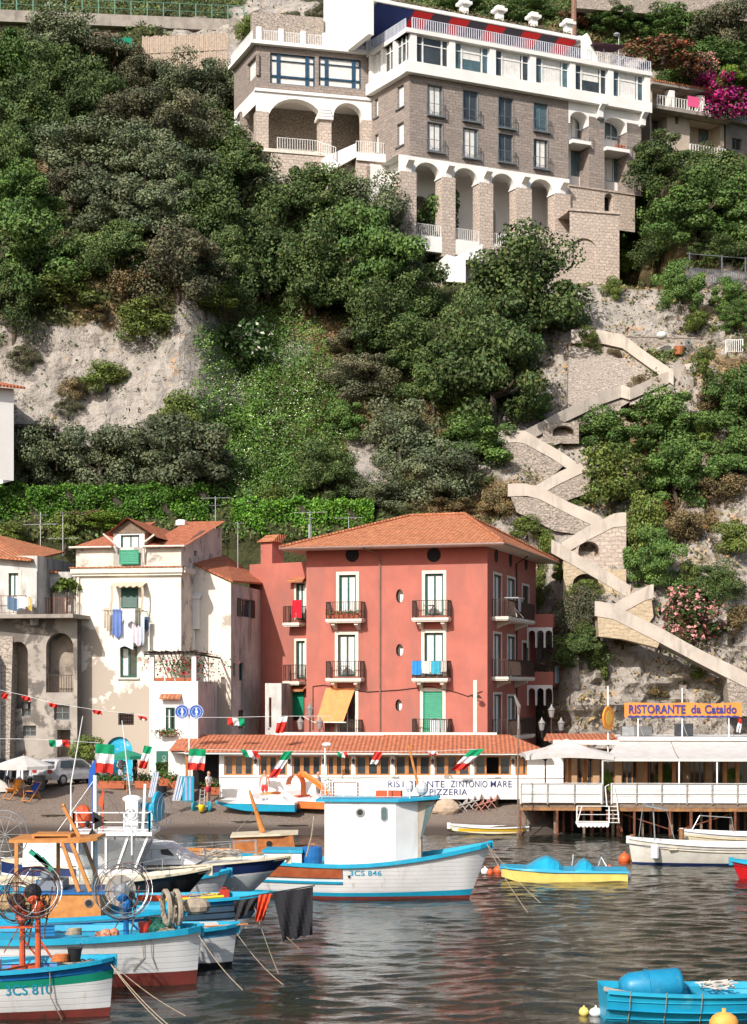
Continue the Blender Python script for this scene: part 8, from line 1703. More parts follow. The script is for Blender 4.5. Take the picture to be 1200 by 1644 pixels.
def skinned(name, verts, edges, radii, mt, parent, sub=1, root=0):
    me = bpy.data.meshes.new(name); me.from_pydata(verts, edges, []); o = bpy.data.objects.new(name, me); COL.objects.link(o)
    o.modifiers.new('s', 'SKIN'); lay = me.skin_vertices[0] if me.skin_vertices else None
    if lay is None: 
        bm = bmesh.new(); bm.from_mesh(me); bm.verts.layers.skin.verify(); bm.to_mesh(me); bm.free(); lay = me.skin_vertices[0]
    for i, r in enumerate(radii):
        lay.data[i].radius = (r, r) if not isinstance(r, tuple) else r; lay.data[i].use_root = (i == root)
    sb = o.modifiers.new('u', 'SUBSURF'); sb.levels = sub; sb.render_levels = sub
    dg = bpy.context.evaluated_depsgraph_get(); m2 = bpy.data.meshes.new_from_object(o.evaluated_get(dg)); bpy.data.objects.remove(o)
    m2.materials.clear(); m2.materials.append(mt); m2.name = name
    for p in m2.polygons: p.use_smooth = True
    ob = bpy.data.objects.new(name, m2); COL.objects.link(ob); ob.parent = parent; return ob
def person(label, px, py, yaw, top, bottom, h=1.73, pose='stand', hair=HAIR, cap=None, sleeves=.5, long_=False, base=None, lean=0):
    g = base if base is not None else G(px, py); r = thing('person', label, 'person', g); s = h/1.73
    V = []; E = []; Rr = []
    def v(x, y, z, rad): V.append((x*s, y*s, z*s)); Rr.append(rad if isinstance(rad, tuple) else rad*s); return len(V)-1
    st = .09 if pose == 'walk' else 0
    pel = v(0,0,.93,.135); wa = v(0,.0,1.08,.115); ch = v(0,lean*.05,1.28,.145); nk = v(0,lean*.08,1.46,.06); hd = v(0,lean*.10-.01,1.58,.075); tp = v(0,lean*.10,1.68,.085); 
    E += [(pel,wa),(wa,ch),(ch,nk),(nk,hd),(hd,tp)]
    J = {}
    for sd in (-1,1):
        hp = v(sd*.09,0,.88,.095); kn = v(sd*.10,-st*sd-.01,.49,.062); an = v(sd*.10,-st*sd*1.6+.02,.09,.042); to = v(sd*.11,-st*sd*1.6-.14,.03,.035); E += [(pel,hp),(hp,kn),(kn,an),(an,to)]
        sh = v(sd*.18,lean*.05,1.40,.062)
        if pose == 'carry' : el = (sd*.24,-.06,1.13); wr = (sd*.16,-.28,1.10)
        elif pose == 'reach' and sd == 1: el = (.26,-.10,1.15); wr = (.22,-.32,1.02)
        else: el = (sd*.25,.02+st*sd*.5,1.12); wr = (sd*.26,-.05+st*sd,.87)
        e_ = v(*el,.045); w_ = v(*wr,.032); dirv = (Vector(wr)-Vector(el)).normalized(); pa = Vector(wr)+dirv*.07; p_ = v(*pa,.036)
        E += [(ch,sh),(sh,e_),(e_,w_),(w_,p_)]; J[sd] = (Vector(wr), dirv, pa)
    body = skinned('body', V, E, Rr, SKIN, r, 1, pel)
    m = MB(); hz = 1.62*s; hy = (lean*.10)*s
    m.ball((0,hy-.01,hz), .098*s, 12, (.80,.95,1.2)); m.ball((0,hy-.105*s,hz-.01), .018*s, 6, (.8,1.2,1.3))
    for sd in (-1,1):
        m.ball((sd*.082*s,hy,hz), .022*s, 6, (.5,1,1.4))
        wr, dv, pa = J[sd]; side = Vector((0,1,0)).cross(dv).normalized() if abs(dv.y) < .9 else Vector((1,0,0))
        for f_ in range(4):
            b = (pa+side*(f_-1.5)*.02+dv*.02)*s; L_ = (.07,.08,.075,.06)[f_]*s; m.tube([b,b+dv*L_*.6,b+dv*L_+Vector((0,-.012,0))*s], [.010*s,.009*s,.006*s], 5)
        b = (pa-side*.035-dv*.03)*s; m.tube([b,b+(dv*.5-side*.5)*.06*s], [.011*s,.008*s], 5)
    fm = m.mesh('f', [SKIN], (0,0,0), True); bm = bmesh.new(); bm.from_mesh(body.data); bm.from_mesh(fm); bm.to_mesh(body.data); bm.free()
    m = MB()
    for sd in (-1,1): m.ball((sd*.032*s,hy-.093*s,hz+.012*s), .011*s, 6, (1.2,.5,.8))
    m.box(-.025*s,.025*s,hy-.096*s,hy-.088*s,hz-.052*s,hz-.044*s); m.build('face_features', HAIR, r)
    m = MB(); m.ball((0,hy+.012*s,hz+.028*s), .107*s, 12, (.84,.98,1.05)); 
    vs = [v_ for v_ in m.v]; m.f = [f for f in m.f if not (sum(vs[i][1] for i in f)/4 < hy-.05*s and sum(vs[i][2] for i in f)/4 < hz+.055*s) and sum(vs[i][2] for i in f)/4 > hz-.05*s]; m.m = [0]*len(m.f); m.build('hair', cap or hair, r, smooth=True)
    if cap: m = MB(); m.prism([(-.07*s,hy-.08*s,hz+.06*s),(.07*s,hy-.08*s,hz+.06*s),(.05*s,hy-.17*s,hz+.05*s),(-.05*s,hy-.17*s,hz+.05*s)], (0,0,.012)); m.build('cap_peak', cap, r)
    V2, E2, R2 = [], [], []
    def a(x,y,z,rad): V2.append((x*s,y*s,z*s)); R2.append(rad*s); return len(V2)-1
    q0 = a(0,0,.90,.150); q1 = a(0,0,1.08,.135); q2 = a(0,lean*.05,1.28,.162); q3 = a(0,lean*.07,1.42,.075); E2 += [(q0,q1),(q1,q2),(q2,q3)]
    if sleeves:
        for sd in (-1,1):
            wr, dv, pa = J[sd]; el = V[[i for i,v_ in enumerate(V)][0]]; shp = Vector((sd*.18,lean*.05,1.40)); elp = Vector((sd*.24,-.06,1.13)) if pose == 'carry' else Vector((sd*.25,.02,1.12))
            s1 = a(*shp,.075); s2 = a(*shp.lerp(elp,sleeves),.062); E2 += [(q2,s1),(s1,s2)]
    skinned('shirt', V2, E2, R2, top, r, 1, 0)
    V2, E2, R2 = [], [], []; q0 = a(0,0,.99,.128); q1 = a(0,0,.90,.150); E2 += [(q0,q1)]
    for sd in (-1,1):
        b1 = a(sd*.095,0,.82,.112); b2 = a(sd*.10,-st*sd*.8,(.12 if long_ else .56),.062 if long_ else .09); E2 += [(q1,b1),(b1,b2)]
    skinned('trousers' if long_ else 'shorts', V2, E2, R2, bottom, r, 1, 0)
    r.rotation_euler = (0,0,yaw); return r
WS = cloth((.72,.70,.68)); RS = cloth((.42,.03,.05)); BK = cloth((.02,.02,.022))
STR = (lambda: (lambda m,t,b: (lambda w: (setattr(w,'wave_type','BANDS'), setattr(w,'bands_direction','Z'), w.inputs['Scale'].__setattr__('default_value',3.2), t.links.new(coord(t),w.inputs[0]), t.links.new(mixc(t,w.outputs[0],(.05,.06,.1),(.7,.7,.72)),b.inputs['Base Color'])))(N(t,'ShaderNodeTexWave')) and m)(*nodes('striped_jersey')))()
person('man in a white T-shirt and dark red shorts looking down by the yellow bucket', 335, 1290, R(60), WS, RS, 1.74, 'carry')
person('man in a white sleeveless vest and red shorts seen from behind at the wall', 425, 1288, R(175), WS, cloth((.55,.04,.04)), 1.72, 'stand', sleeves=0)
person('man in a dark cap and striped shirt standing behind the pedal boats', 511, 1291, R(70), STR, cloth((.55,.53,.5)), 1.74, 'carry', cap=cloth((.03,.04,.07)))
person('woman in a black and white top and pale skirt before the blue mural wall', 195, 1262, R(10), STR, cloth((.6,.62,.66)), 1.66, 'carry')
person('person dressed in black standing under the green parasol', 217, 1262, R(-60), BK, BK, 1.74, 'stand', long_=True)
def car(label, px, py, deg, col):
    g = G(px, py); r = thing('parked_car', label, 'car', (0,0,0)); B = .84
    prof = [(-2.0,.32),(-2.04,.55),(-1.99,.86),(-1.80,.95),(-1.55,1.36),(-1.35,1.44),(-.3,1.48),(.35,1.42),(.95,1.00),(1.75,.86),(1.98,.70),(2.02,.45),(1.98,.30)]
    m = MB(); ys = (-B,-B*.96,0,B*.96,B)
    def hw(z): return B*(1-.16*max(0,(z-.95)/.5))
    rows = [[(x,hw(z)*k,z-(.02 if abs(k) == 1 else 0)) for k in (-1,-.6,0,.6,1)] for x,z in prof]; m.grid(rows)
    for sd in (-1,1):
        pl = [(x,sd*hw(z),z-.02) for x,z in prof]
        for i in range(1,len(prof)-1): pass
        c = (0,sd*B,.6)
        for a,b in zip(pl,pl[1:]): m.face([a,b,(b[0]*.98,sd*B,.60) if b[2] < .6 else (b[0]*.98,sd*B*1.0,min(b[2],.62)),(a[0]*.98,sd*B,.60 if a[2] < .6 else min(a[2],.62))])
        m.box(-1.95,1.95,sd*B-.012,sd*B+.012,.32,.63)
    body = m.build('body', paint(col, .3), r, smooth=False)
    g1 = MB()
    for sd in (-1,1):
        y = lambda z: sd*(hw(z)+.012)
        g1.face([(-1.45,y(.98),.98),(-.35,y(.98),.98),(-.35,y(1.40),1.38),(-1.3,y(1.38),1.36)]); g1.face([(-.28,y(.98),.98),(.80,y(.98),.98),(.30,y(1.36),1.34),(-.28,y(1.4),1.38)])
    g1.build('side_window', GLASS, body); g1 = MB(); g1.face([(-1.795,-.62,1.0),(-1.795,.62,1.0),(-1.585,.56,1.33),(-1.585,-.56,1.33)]); g1.build('rear_window', GLASS, body)
    g1 = MB(); g1.face([(.9,-.66,1.05),(.9,.66,1.05),(.42,.58,1.39),(.42,-.58,1.39)]); g1.build('windscreen', GLASS, body)
    for sd in (-1,1):
        q = MB(); q.box(-2.06,-1.93,sd*.62-.14,sd*.62+.14,.70,.90); q.build('tail_light', paint((.45,.02,.02),.2), body)
        for x in (-1.25,1.25):
            q = MB(); q.lathe([(.22,-.09),(.31,-.08),(.31,.08),(.22,.09)], (x,sd*(B-.06),.31), 20, (0,1,0)); w = q.build('wheel', BLK, r); q = MB(); q.lathe([(.2,.0),(.19,.1),(.05,.11)], (x,sd*(B-.06),.31), 14, (0,sd,0)); q.build('rim', STEEL, w)
        q = MB(); q.ball((.72,sd*(B+.08),1.0), .09, 8, (.6,1,.7)); q.build('mirror', paint(col,.3), body)
    q = MB(); q.box(-2.09,-1.95,-.78,.78,.36,.52); q.build('bumper', paint(tuple(c*.8 for c in col),.4), body); q = MB(); q.box(-2.075,-2.05,-.22,.22,.62,.74); q.build('number_plate', WHITE, body)
    r.location = g; r.rotation_euler = (0,0,R(deg)); return r
car('silver hatchback parked at the back of the beach, tail lights towards the viewer', 112, 1259, 52, (.46,.46,.47))
car('dark car mostly cut off by the left edge behind the buttress', -14, 1258, 60, (.05,.06,.07))
def scooter(label, px, py, deg, col):
    g = G(px, py); r = thing('scooter', label, 'scooter', (0,0,0))
    for x in (-.6,.62):
        m = MB(); m.ring((x,0,.23), .19, .055, (0,1,0), 18, 6); w = m.build('wheel', BLK, r); m = MB(); m.lathe([(.12,-.03),(.12,.03)], (x,0,.23), 10, (0,1,0)); m.build('hub', STEEL, w)
    m = MB(); m.prism([(-.8,-.16,.5),(-.2,-.16,.42),(-.15,-.16,.70),(-.75,-.16,.74)], (0,.32,0)); m.prism([(-.2,-.17,.26),(.35,-.17,.26),(.35,-.17,.33),(-.2,-.17,.42)], (0,.34,0)); m.prism([(.3,-.2,.3),(.42,-.2,.3),(.30,-.2,.98),(.22,-.2,.95)], (0,.4,0)); m.ball((.62,0,.42), .2, 10, (1.1,.5,.5)); m.build('body', paint(col,.3), r)
    m = MB(); m.prism([(-.78,-.14,.75),(-.1,-.14,.71),(-.12,-.14,.80),(-.7,-.14,.84)], (0,.28,0)); m.build('seat', BLK, r)
    m = MB(); m.tube([(.62,0,.3),(.30,0,1.0)], .03); m.tube([(.22,-.32,1.05),(.32,0,1.0),(.22,.32,1.05)], .02); m.build('handlebar', STEEL, r); m = MB(); m.ball((.36,0,.92), .09, 8); m.build('headlight', HW, r)
    m = MB(); m.prism([(.3,-.18,1.0),(.32,-.18,1.0),(.18,-.14,1.4),(.16,-.14,1.4)], (0,.3,0)); m.build('windshield', CLEAR, r)
    r.location = g; r.rotation_euler = (0,0,R(deg))
scooter('grey scooter under the white parasol, nearer the car', 57, 1260, -110, (.35,.36,.38)); scooter('white-fronted scooter under the white parasol, middle one', 36, 1260, -100, (.6,.6,.6)); scooter('dark scooter under the white parasol, leftmost', 18, 1259, -105, (.05,.05,.06))
def parasol(px, py, zoff, w, label, mt, d, ht, sides=8):
    g = G(px, py) if d is None else Vector(((px-CX)*d/F,d,gz((px-CX)*d/F,d))); r = thing('parasol', label, 'parasol', g); m = MB(); t = g+Vector((0,0,ht)); n = sides
    ring = [t+Vector((w*math.cos(2*math.pi*k/n+.3),w*math.sin(2*math.pi*k/n+.3),-w*.33)) for k in range(n)]
    for k in range(n):
        a,b = ring[k],ring[(k+1)%n]; m.face([t,a.lerp(t,.5)+Vector((0,0,.03)),b.lerp(t,.5)+Vector((0,0,.03))]); m.face([a.lerp(t,.5)+Vector((0,0,.03)),a,b,b.lerp(t,.5)+Vector((0,0,.03))]); m.face([a,b,b-Vector((0,0,.18)),a-Vector((0,0,.18))])
    m.build('canopy', mt, r); m = MB(); m.tube([g,t+Vector((0,0,.08))], .03); m.build('pole', WOODW, r)
    for k in range(n): m = MB(); m.tube([t-Vector((0,0,.1)),ring[k]-Vector((0,0,.03))], .01, 4); m.build('rib', WOODW, r)
parasol(38, 1262, 0, 1.65, 'white parasol on the left of the beach over the scooters', WHITEC, 94.2, 2.55)
parasol(204, 1258, 0, .95, 'green parasol in front of the blue mural wall', cloth((.02,.24,.14)), 95.6, 2.35)
def deckchair(px, py, deg, col, label):
    g = G(px, py); r = thing('deckchair', label, 'deckchair', (0,0,0))
    m = MB()
    for y in (-.28,.28): m.bar((-.55,y,.02),(.45,y,1.0),.045); m.bar((.55,y,.02),(-.35,y,.55),.045); m.bar((.1,y*.9,.6),(.45,y*.9,.05),.035)
    m.bar((.45,-.28,1.0),(.45,.28,1.0),.045); m.bar((-.35,-.28,.55),(-.35,.28,.55),.045); m.bar((.55,-.28,.04),(.55,.28,.04),.04); m.bar((-.55,-.28,.04),(-.55,.28,.04),.04); m.build('frame', OLDW if 0 else OWOOD, r)
    m = MB(); n = 10; m.grid([[(.45-.8*t,-.25+.5*j,1.0-.45*t-.38*math.sin(math.pi*t)) for t in [i/n for i in range(n+1)]] for j in (0,1)]); m.build('canvas', cloth(col), r); r.location = g; r.rotation_euler = (0,0,R(deg))
deckchair(22, 1282, 60, (.75,.28,.03), 'orange canvas deckchair at the left of the beach'); deckchair(52, 1286, 62, (.02,.07,.40), 'blue canvas deckchair next to the orange one')
def item(name, mt, label, cat, fn, px=None, py=None, deg=0, group=None, base=None, smooth=False):
    g = base if base is not None else G(px, py); m = MB(); m.M = Matrix.Translation(g) @ Matrix.Rotation(R(deg), 4, 'Z'); fn(m); return m.thing(name, mt, label, cat, group, smooth=smooth)
item('folded_parasol', WHITEC, 'half-folded white sheet parasol at the far left of the beach', 'parasol', lambda m: m.prism([(-.9,0,.05),(.55,0,.15),(.2,0,.6),(-.5,0,1.0)], (0,.3,0)), 2, 1275)
item('rubbish_bin', GREYF, 'dark grey bin between the deckchair and the silver car', 'bin', lambda m: m.lathe([(.28,0),(.36,.75),(.38,.8)], n=14), 64, 1268)
tree('climbing_shrub', 'shrub', 'leafy shrub against the peeling wall above the silver car', 'bush', 140, 1207, 52, 44, base=Vector((-15.6,99.2,2.2)), trunk=False)
def stack(label, px, py, deg, cols, n=5, lean=.2, w=.62, h=1.35):
    def fn(m):
        for k in range(n):
            m.mi = k % 2; y = k*.07
            m.bar((-w/2,y,0),(-w/2+lean,y,h),.035); m.bar((w/2,y,0),(w/2+lean,y,h),.035); m.bar((-w/2,y,.02),(w/2,y,.02),.035); m.bar((-w/2+lean,y,h),(w/2+lean,y,h),.035)
            for j in range(5):
                m.mi = j % 2; u0 = -w/2+.03+(w-.06)*j/5; u1 = u0+(w-.06)/5; m.face([(u0,y,.05),(u1,y,.05),(u1+lean,y,h-.04),(u0+lean,y,h-.04)])
    item('folded_loungers', [cloth(c) for c in cols], label, 'sun loungers', fn, px, py, deg)
stack('leaning stack of white and blue striped folded loungers by the black bucket', 243, 1280, 0, [(.60,.62,.66),(.12,.22,.42)], 5, .25, .3)
stack('stack of striped folded loungers left of the turquoise one', 283, 1286, 5, [(.62,.64,.68),(.10,.20,.40)], 5, .3, .4)
stack('upright stack of turquoise-framed striped folded loungers by the porch', 302, 1287, 0, [(.02,.32,.46),(.30,.34,.55)], 4, .0, .6)
item('black_bucket', BLK, 'black bucket between the folded loungers', 'bucket', lambda m: m.lathe([(.2,0),(.29,.55),(.31,.6)], n=14), 260, 1280)
def planter(px, py, w, label, h=.42, green=True):
    item('planter', paint((.46,.13,.06)), label, 'planter', lambda m: m.prism([(-w/2,-.18,0),(w/2,-.18,0),(w/2+.04,-.2,h),(-w/2-.04,-.2,h)], (0,.4,0)), px, py)
    if green:
        g = G(px, py); n = int(500*w); d = nr.normal(size=(n,3))*np.array([w*.28,.12,.14]); me = leafmesh('leaves', d, nr.normal(size=(n,3)), .05+.03*nr.random(n), tints(n,(.06,.13,.03),.35,(.5,.1,.08),.08)); o_ = thing('planter_plant', 'green plant growing in '+label.replace('terracotta planter','the terracotta planter'), 'plant', g+Vector((0,0,h))); l_ = bpy.data.objects.new('leaves', me); l_.location = (0,0,.12); COL.objects.link(l_); l_.parent = o_
planter(178, 1266, 1.5, 'terracotta planter left, before the mural'); planter(231, 1266, .9, 'terracotta planter right, before the mural'); planter(265, 1262, .6, 'terracotta planter under the hedge'); planter(279, 1266, .5, 'terracotta planter beside stacked loungers'); planter(345, 1276, 1.4, 'terracotta planter at the restaurant door')
def mini_hedge():
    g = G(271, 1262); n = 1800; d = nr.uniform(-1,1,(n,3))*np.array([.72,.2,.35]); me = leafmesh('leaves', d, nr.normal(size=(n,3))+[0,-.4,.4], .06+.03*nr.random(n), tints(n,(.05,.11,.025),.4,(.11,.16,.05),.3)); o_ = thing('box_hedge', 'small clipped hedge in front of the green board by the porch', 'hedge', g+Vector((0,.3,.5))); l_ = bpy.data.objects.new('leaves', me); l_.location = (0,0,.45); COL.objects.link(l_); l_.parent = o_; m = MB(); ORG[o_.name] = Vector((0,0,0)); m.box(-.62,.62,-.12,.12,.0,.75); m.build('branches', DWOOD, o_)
mini_hedge()
fr_ = Fr(W(249,0,97.0), W(303,0,96.8)); m = MB(); m.M = fr_.M; a,b,c,d = fr_.rect(251,1206,303,1234); m.box(a,b,0,.06,c,d); rb = m.thing('green_board', pm('green_board',(.02,.13,.09),(.015,.10,.07),3,.6,.2), 'dark green painted board with pale sketches beside the porch', 'board')
m = MB(); m.M = fr_.M
for u,z in ((a+.45,c+.35),(b-.4,c+.5)):
    m.ring((u,-.01,z+.25), .1, .01, (0,1,0), 14, 4); m.bar((u,-.01,z+.15),(u,-.01,z-.1),.02); m.bar((u-.15,-.01,z+.05),(u+.15,-.01,z+.08),.02); m.bar((u,-.01,z-.1),(u-.12,-.01,z-.25),.02); m.bar((u,-.01,z-.1),(u+.12,-.01,z-.25),.02)
ORG[rb.name] = rb.location.copy(); m.build('sketch_lines', WHITE, rb)
def trolley():
    g = G(324, 1303); r = thing('beach_trolley', 'small trolley with blue round ends and a yellow bucket on the sand', 'trolley', g); P = lambda x,y,z: g+Vector((x,y,z))
    for s in (-1,1): m = MB(); m.lathe([(.08,-.06),(.26,-.05),(.28,0),(.26,.05),(.08,.06)], P(s*.38,0,.27), 16, (1,.6*s,0)); m.build('wheel', paint((.03,.28,.36)), r)
    m = MB(); m.tube([P(-.38,0,.27),P(.38,0,.27)], .03); m.bar(P(-.12,0,.3),P(-.08,.1,1.2),.035); m.bar(P(.12,0,.3),P(.16,.1,1.2),.035)
    for k in range(4): m.bar(P(-.12,.02*k,.5+.2*k),P(.14,.02*k,.5+.2*k),.03)
    m.build('frame', STEEL, r); m = MB(); m.lathe([(.14,0),(.19,.34),(.20,.38)], P(.02,-.3,.0), 14); m.thing('yellow_bucket', paint((.85,.62,.02)), 'bright yellow bucket standing against the beach trolley', 'bucket', smooth=True)
trolley()
def cat_pedalo(px, py, deg, hullm, label, slide=False):
    g = G(px, py); r = thing('beached_pedal_boat', label, 'pedal boat', (0,0,0)); L = 4.4
    for s in (-1,1):
        m = MB(); rows = []; n = 14
        for k in range(n+1):
            t = k/n; x = -L/2+L*t; w = .26*(1-max(0,(t-.6)/.4)**2*.9); zb = .02+.42*max(0,(t-.55)/.45)**1.6; zt = .42+.18*max(0,(t-.5)/.5)
            rows.append([(x,s*.6-w,zt),(x,s*.6-w*.7,zb+.05),(x,s*.6,zb),(x,s*.6+w*.7,zb+.05),(x,s*.6+w,zt)])
        m.grid(rows); m.face(rows[0]); m.face(rows[-1]); m.build('float', hullm, r)
    m = MB(); m.prism([(-L/2,-.85,.43),(L/2-.7,-.85,.47),(L/2-.1,-.7,.6),(L/2-.4,-.6,.68),(.9,-.85,.62),(.3,-.85,.95),(-.3,-.85,.62),(-1.2,-.85,.60),(-1.5,-.85,.85),(-1.8,-.85,.58),(-L/2,-.85,.55)], (0,1.7,0)); m.build('deck_shell', HW, r)
    for x in (-.15,-1.35): m = MB(); m.box(x-.25,x+.25,-.7,-.1,.63,.72); m.box(x-.25,x+.25,.1,.7,.63,.72); m.build('seat', ORP if slide else paint((.6,.6,.62)), r)
    if slide:
        m = MB(); pts = []; n = 14
        for w0,w1 in ((0,0),):
            rows = []
            for k in range(n+1):
                t = k/n; x = -.2-1.9*t; z = 1.75+.15*math.sin(t*3)-1.35*t**1.2 if t > .12 else 1.75+.15*math.sin(.36)
                rows.append([(x,-.3,z+.16),(x,-.27,z),(x,0,z-.05),(x,.27,z),(x,.3,z+.16)])
            m.grid(rows); m.grid([[(.1+.45*math.cos(a),s_,1.25+.55*math.sin(a)) for a in [math.pi*q/10 for q in range(11)]]+[(-.35,s_,.6)] for s_ in (-.3,.3)])
        m.build('slide', pm('slide_orange',(.80,.20,.03),(.72,.16,.025),3,.4,.1), r)
        m = MB()
        for k in range(4): m.bar((.55,-.28,.75+.22*k),(.55,.28,.75+.22*k),.04)
        m.build('ladder', WFRAME, r)
    r.location = g; r.rotation_euler = (0,0,R(deg)); return r
cat_pedalo(415, 1303, 168, CY, 'beached pedal boat with turquoise floats and white deck, nearest the trolley'); cat_pedalo(478, 1298, 155, pm('float_orange',(.72,.20,.05),(.6,.16,.04),3,.5,.1), 'beached pedal boat with a bright orange slide', True)
item('orange_canoe', pm('canoe_orange',(.80,.25,.06),(.7,.2,.05),3,.5,.1), 'orange upturned canoe behind the pedal boats', 'canoe', lambda m: m.ball((0,0,.3), .5, 14, (2.6,.7,.5)), 452, 1285, 8, smooth=True)
item('yellow_canoe', paint((.80,.50,.04)), 'yellow canoe end behind the pedal boats at the white wall', 'canoe', lambda m: m.ball((0,0,.25), .4, 12, (1.9,.7,.5)), 398, 1282, 3, smooth=True)
item('tarpaulin_heap', pm('tan_canvas',(.50,.38,.28),(.38,.29,.21),3,.95,.6,.05), 'tan tarpaulin heap on the sand below the signboard', 'tarpaulin', lambda m: (m.ball((.2,0,.3), .55, 14, (1.2,.7,.9), .10), m.ball((-.5,.1,.15), .35, 10, (1.3,.8,.6), .1)), 712, 1306)
item('upturned_dinghy', HW, 'small white upturned dinghy left of the tarpaulin heap', 'dinghy', lambda m: m.ball((0,0,.1), .5, 14, (1.7,.6,.55)), 692, 1302, smooth=True)
def chairpile(px, py, col, label, k):
    def fn(m):
        q = random.Random(k)
        for j in range(3):
            ox,oz = j*.35-.3, .1*j
            m.bar((ox-.25,0,oz),(ox+.2,.1,oz+.55),.03); m.bar((ox+.25,0,oz),(ox-.15,.1,oz+.5),.03); m.bar((ox-.25,.4,oz),(ox+.2,.3,oz+.6),.03); m.prism([(ox-.2,0,oz+.3),(ox+.2,0,oz+.4),(ox+.2,0,oz+.43),(ox-.2,0,oz+.33)], (0,.4,0)); m.prism([(ox+.18,0,oz+.4),(ox+.22,0,oz+.4),(ox+.32,0,oz+.75),(ox+.28,0,oz+.75)], (0,.4,0))
    item('stacked_chairs', paint(col), label, 'chairs', fn, px, py)
chairpile(752, 1303, (.50,.45,.42), 'jumble of pale plastic chairs under the terrace, left pile', 1); chairpile(778, 1304, (.48,.22,.17), 'jumble of reddish plastic chairs under the terrace, right pile', 2)
item('plastic_chair', CY, 'turquoise plastic chair at the white wall by the capped man', 'chair', lambda m: (m.box(-.22,.22,-.22,.22,.4,.44), m.box(-.22,.22,.2,.24,.44,.85), m.bar((-.2,-.2,0),(-.2,-.2,.4),.04), m.bar((.2,-.2,0),(.2,-.2,.4),.04), m.bar((-.2,.2,0),(-.2,.2,.4),.04), m.bar((.2,.2,0),(.2,.2,.4),.04)), 524, 1292, 20)
m = MB(); f = Fr(W(536,0,92.4), W(575,0,92.2)); m.M = f.M; z = gz(-1.5,92.3)
rail(m, [(0,0,z),(f.L,0,z)], 1.6, 9, .01, .03, mid=True); m.thing('metal_rack', RUST, 'thin rusty metal rack before the restaurant wall above the big boat', 'rack')
m = MB(); p = W(522,1197,93.2); m.tube([(p.x,p.y,gz(p.x,93.2)),p], .045); m.ball(p+Vector((.1,-.1,.05)), .2, 8, (1.4,.8,.6)); m.thing('spotlight_post', WFRAME, 'white post with a spotlight at the third gap in the restaurant windows', 'lamp post')
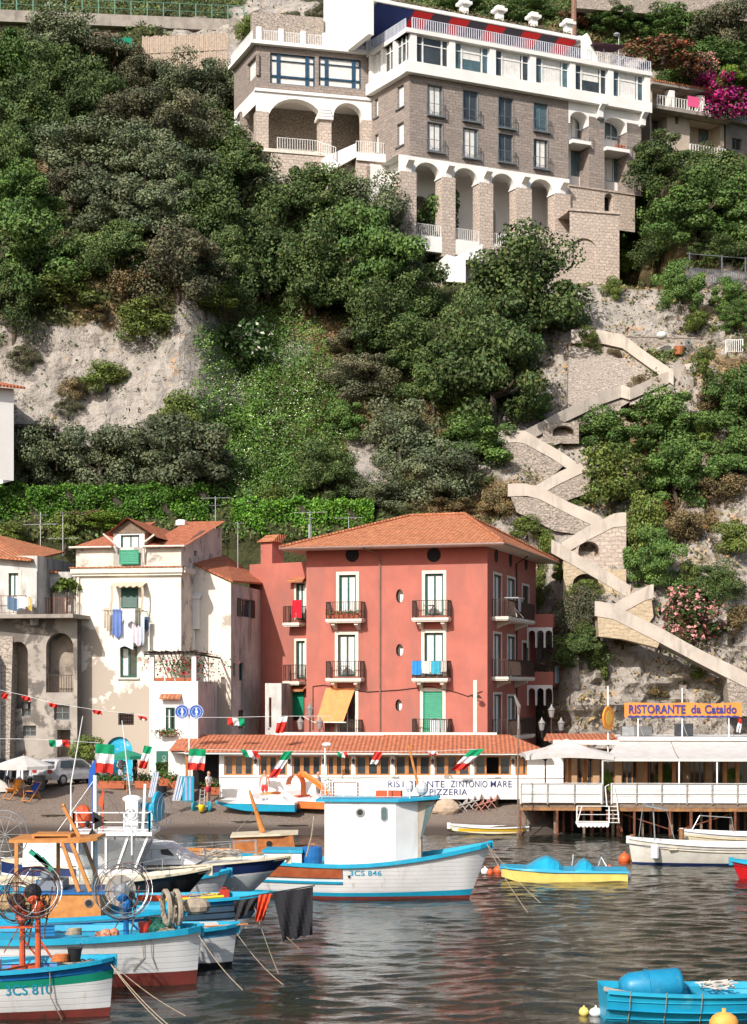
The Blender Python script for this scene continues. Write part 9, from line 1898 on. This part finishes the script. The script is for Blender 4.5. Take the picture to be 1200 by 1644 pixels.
def gear():
    def crate(m, w=.5, l=.35, h=.24):
        for z in (0,.08,.16): m.box(-w/2,w/2,-l/2,-l/2+.02,z+.01,z+.07); m.box(-w/2,w/2,l/2-.02,l/2,z+.01,z+.07); m.box(-w/2,-w/2+.02,-l/2+.02,l/2-.02,z+.01,z+.07); m.box(w/2-.02,w/2,-l/2+.02,l/2-.02,z+.01,z+.07)
        m.box(-w/2,w/2,-l/2,l/2,0,.012)
    def coil(m):
        for k in range(5): m.ring((.01*k,0,.03+.035*k), .2-.012*k, .022, (.05*math.sin(k),.1,1), 18, 5)
    def bucket(m): m.lathe([(.13,0),(.17,.28),(.18,.3)], n=14); m.ring((0,0,.3), .17, .008, (0,1,.15), 14, 4, 0, 180)
    def oar(m): m.tube([(-1.2,0,.02),(.9,0,.12)], .022, 6); m.prism([(.85,-.06,.1),(1.35,-.08,.14),(1.35,.08,.14),(.85,.06,.1)], (0,0,.02))
    def can(m): m.box(-.14,.14,-.1,.1,0,.34); m.tube([(-.08,0,.34),(-.08,0,.4),(.06,0,.4),(.06,0,.34)], .02, 5)
    def net(m): m.ball((0,0,.1), .34, 12, (1.3,.9,.7), .14); loop_pile(m, (0,0,.05), .4, .3, .35, 10, 17)
    for nm,fn,mt,lab,px,py,d,a in (
        ('fish_crate',crate,paint((.02,.20,.45)),'blue slatted fish crate in the plain white boat near the left edge',72,1502,44.7,10),
        ('rope_coil',coil,ROPE,'coil of tan rope lying in the plain white boat left of the grey disk winch',118,1502,44.5,0),
        ('bucket',bucket,paint((.62,.05,.03)),'small red bucket beside the blue winch post',232,1499,44.8,0),
        ('net',net,pm('green_net',(.03,.16,.11),(.02,.10,.07),9,.95,.8,.04),'heap of dark green net in the plain white boat between winch and wheel pair',252,1498,45.0,0),
        ('fish_crate',crate,paint((.75,.48,.04)),'yellow slatted crate in the dark planked boat',338,1447,52.6,-8),
        ('rope_coil',coil,pm('blue_rope',(.03,.16,.34),(.02,.1,.25),9,.9,.5),'coil of blue rope in the dark planked boat',312,1448,52.4,0),
        ('jerrycan',can,paint((.60,.05,.02)),'red fuel can in the dark planked boat',360,1447,52.9,20),
        ('oar',oar,OWOOD,'varnished oar laid along the blue-striped boat',318,1493,47.2,4),
        ('fish_crate',crate,paint((.6,.6,.58)),'white slatted crate in the blue-striped boat near its bow',335,1495,47.4,12),
        ('bucket',bucket,BLK,'black bucket in the bow of boat 3CS 810',120,1543,40.4,0),
        ('rope_coil',coil,pm('orange_rope',(.55,.18,.05),(.4,.12,.04),9,.9,.5),'coil of orange rope on the deck of boat 3CS 810',96,1545,40.3,0),
        ('jerrycan',can,paint((.03,.2,.42)),'blue fuel can under the orange cabin roof',66,1432,49.5,15),
        ('rope_coil',coil,ROPE,'coil of rope on the big fishing boat before its deck box',412,1380,62.9,0),
        ('oar',oar,OLDW,'grey oar lying inside the blue rowing boat',1150,1608,40.4,2)):
        item(nm, mt, lab, nm.replace('_',' '), fn, deg=a, base=W(px,py,d))
    r = random.Random(4)
    for k,(px,py) in enumerate(((150,1318),(228,1322),(398,1320),(560,1316),(640,1318),(90,1310),(470,1326))):
        g = G(px,py); m = MB(); loop_pile(m, g, .9, .25, .05, 5, k+40); m.thing('seaweed', pm('weed_%d' % k,(.035,.03,.02),(.05,.04,.02),9,.9,.5), 'dark strand of seaweed on the wet sand, one of several', 'seaweed', 'seaweed strands along the waterline')
    for a,b,lab in (((153,1250,50.6),(20,1436,49.6),'thin stay from the white mast down to the left'),((153,1250,50.6),(262,1404,52),'thin stay from the white mast down to the right'),((204,1300,56),(300,1380,57),'thin stay from the flybridge down to the black bow'),((418,1290,70.4),(372,1345,70.4),'thin stay of the small wooden boat mast')):
        line([W(*a),W(*b)], lab, .008, 'stay', STEEL)
gear()
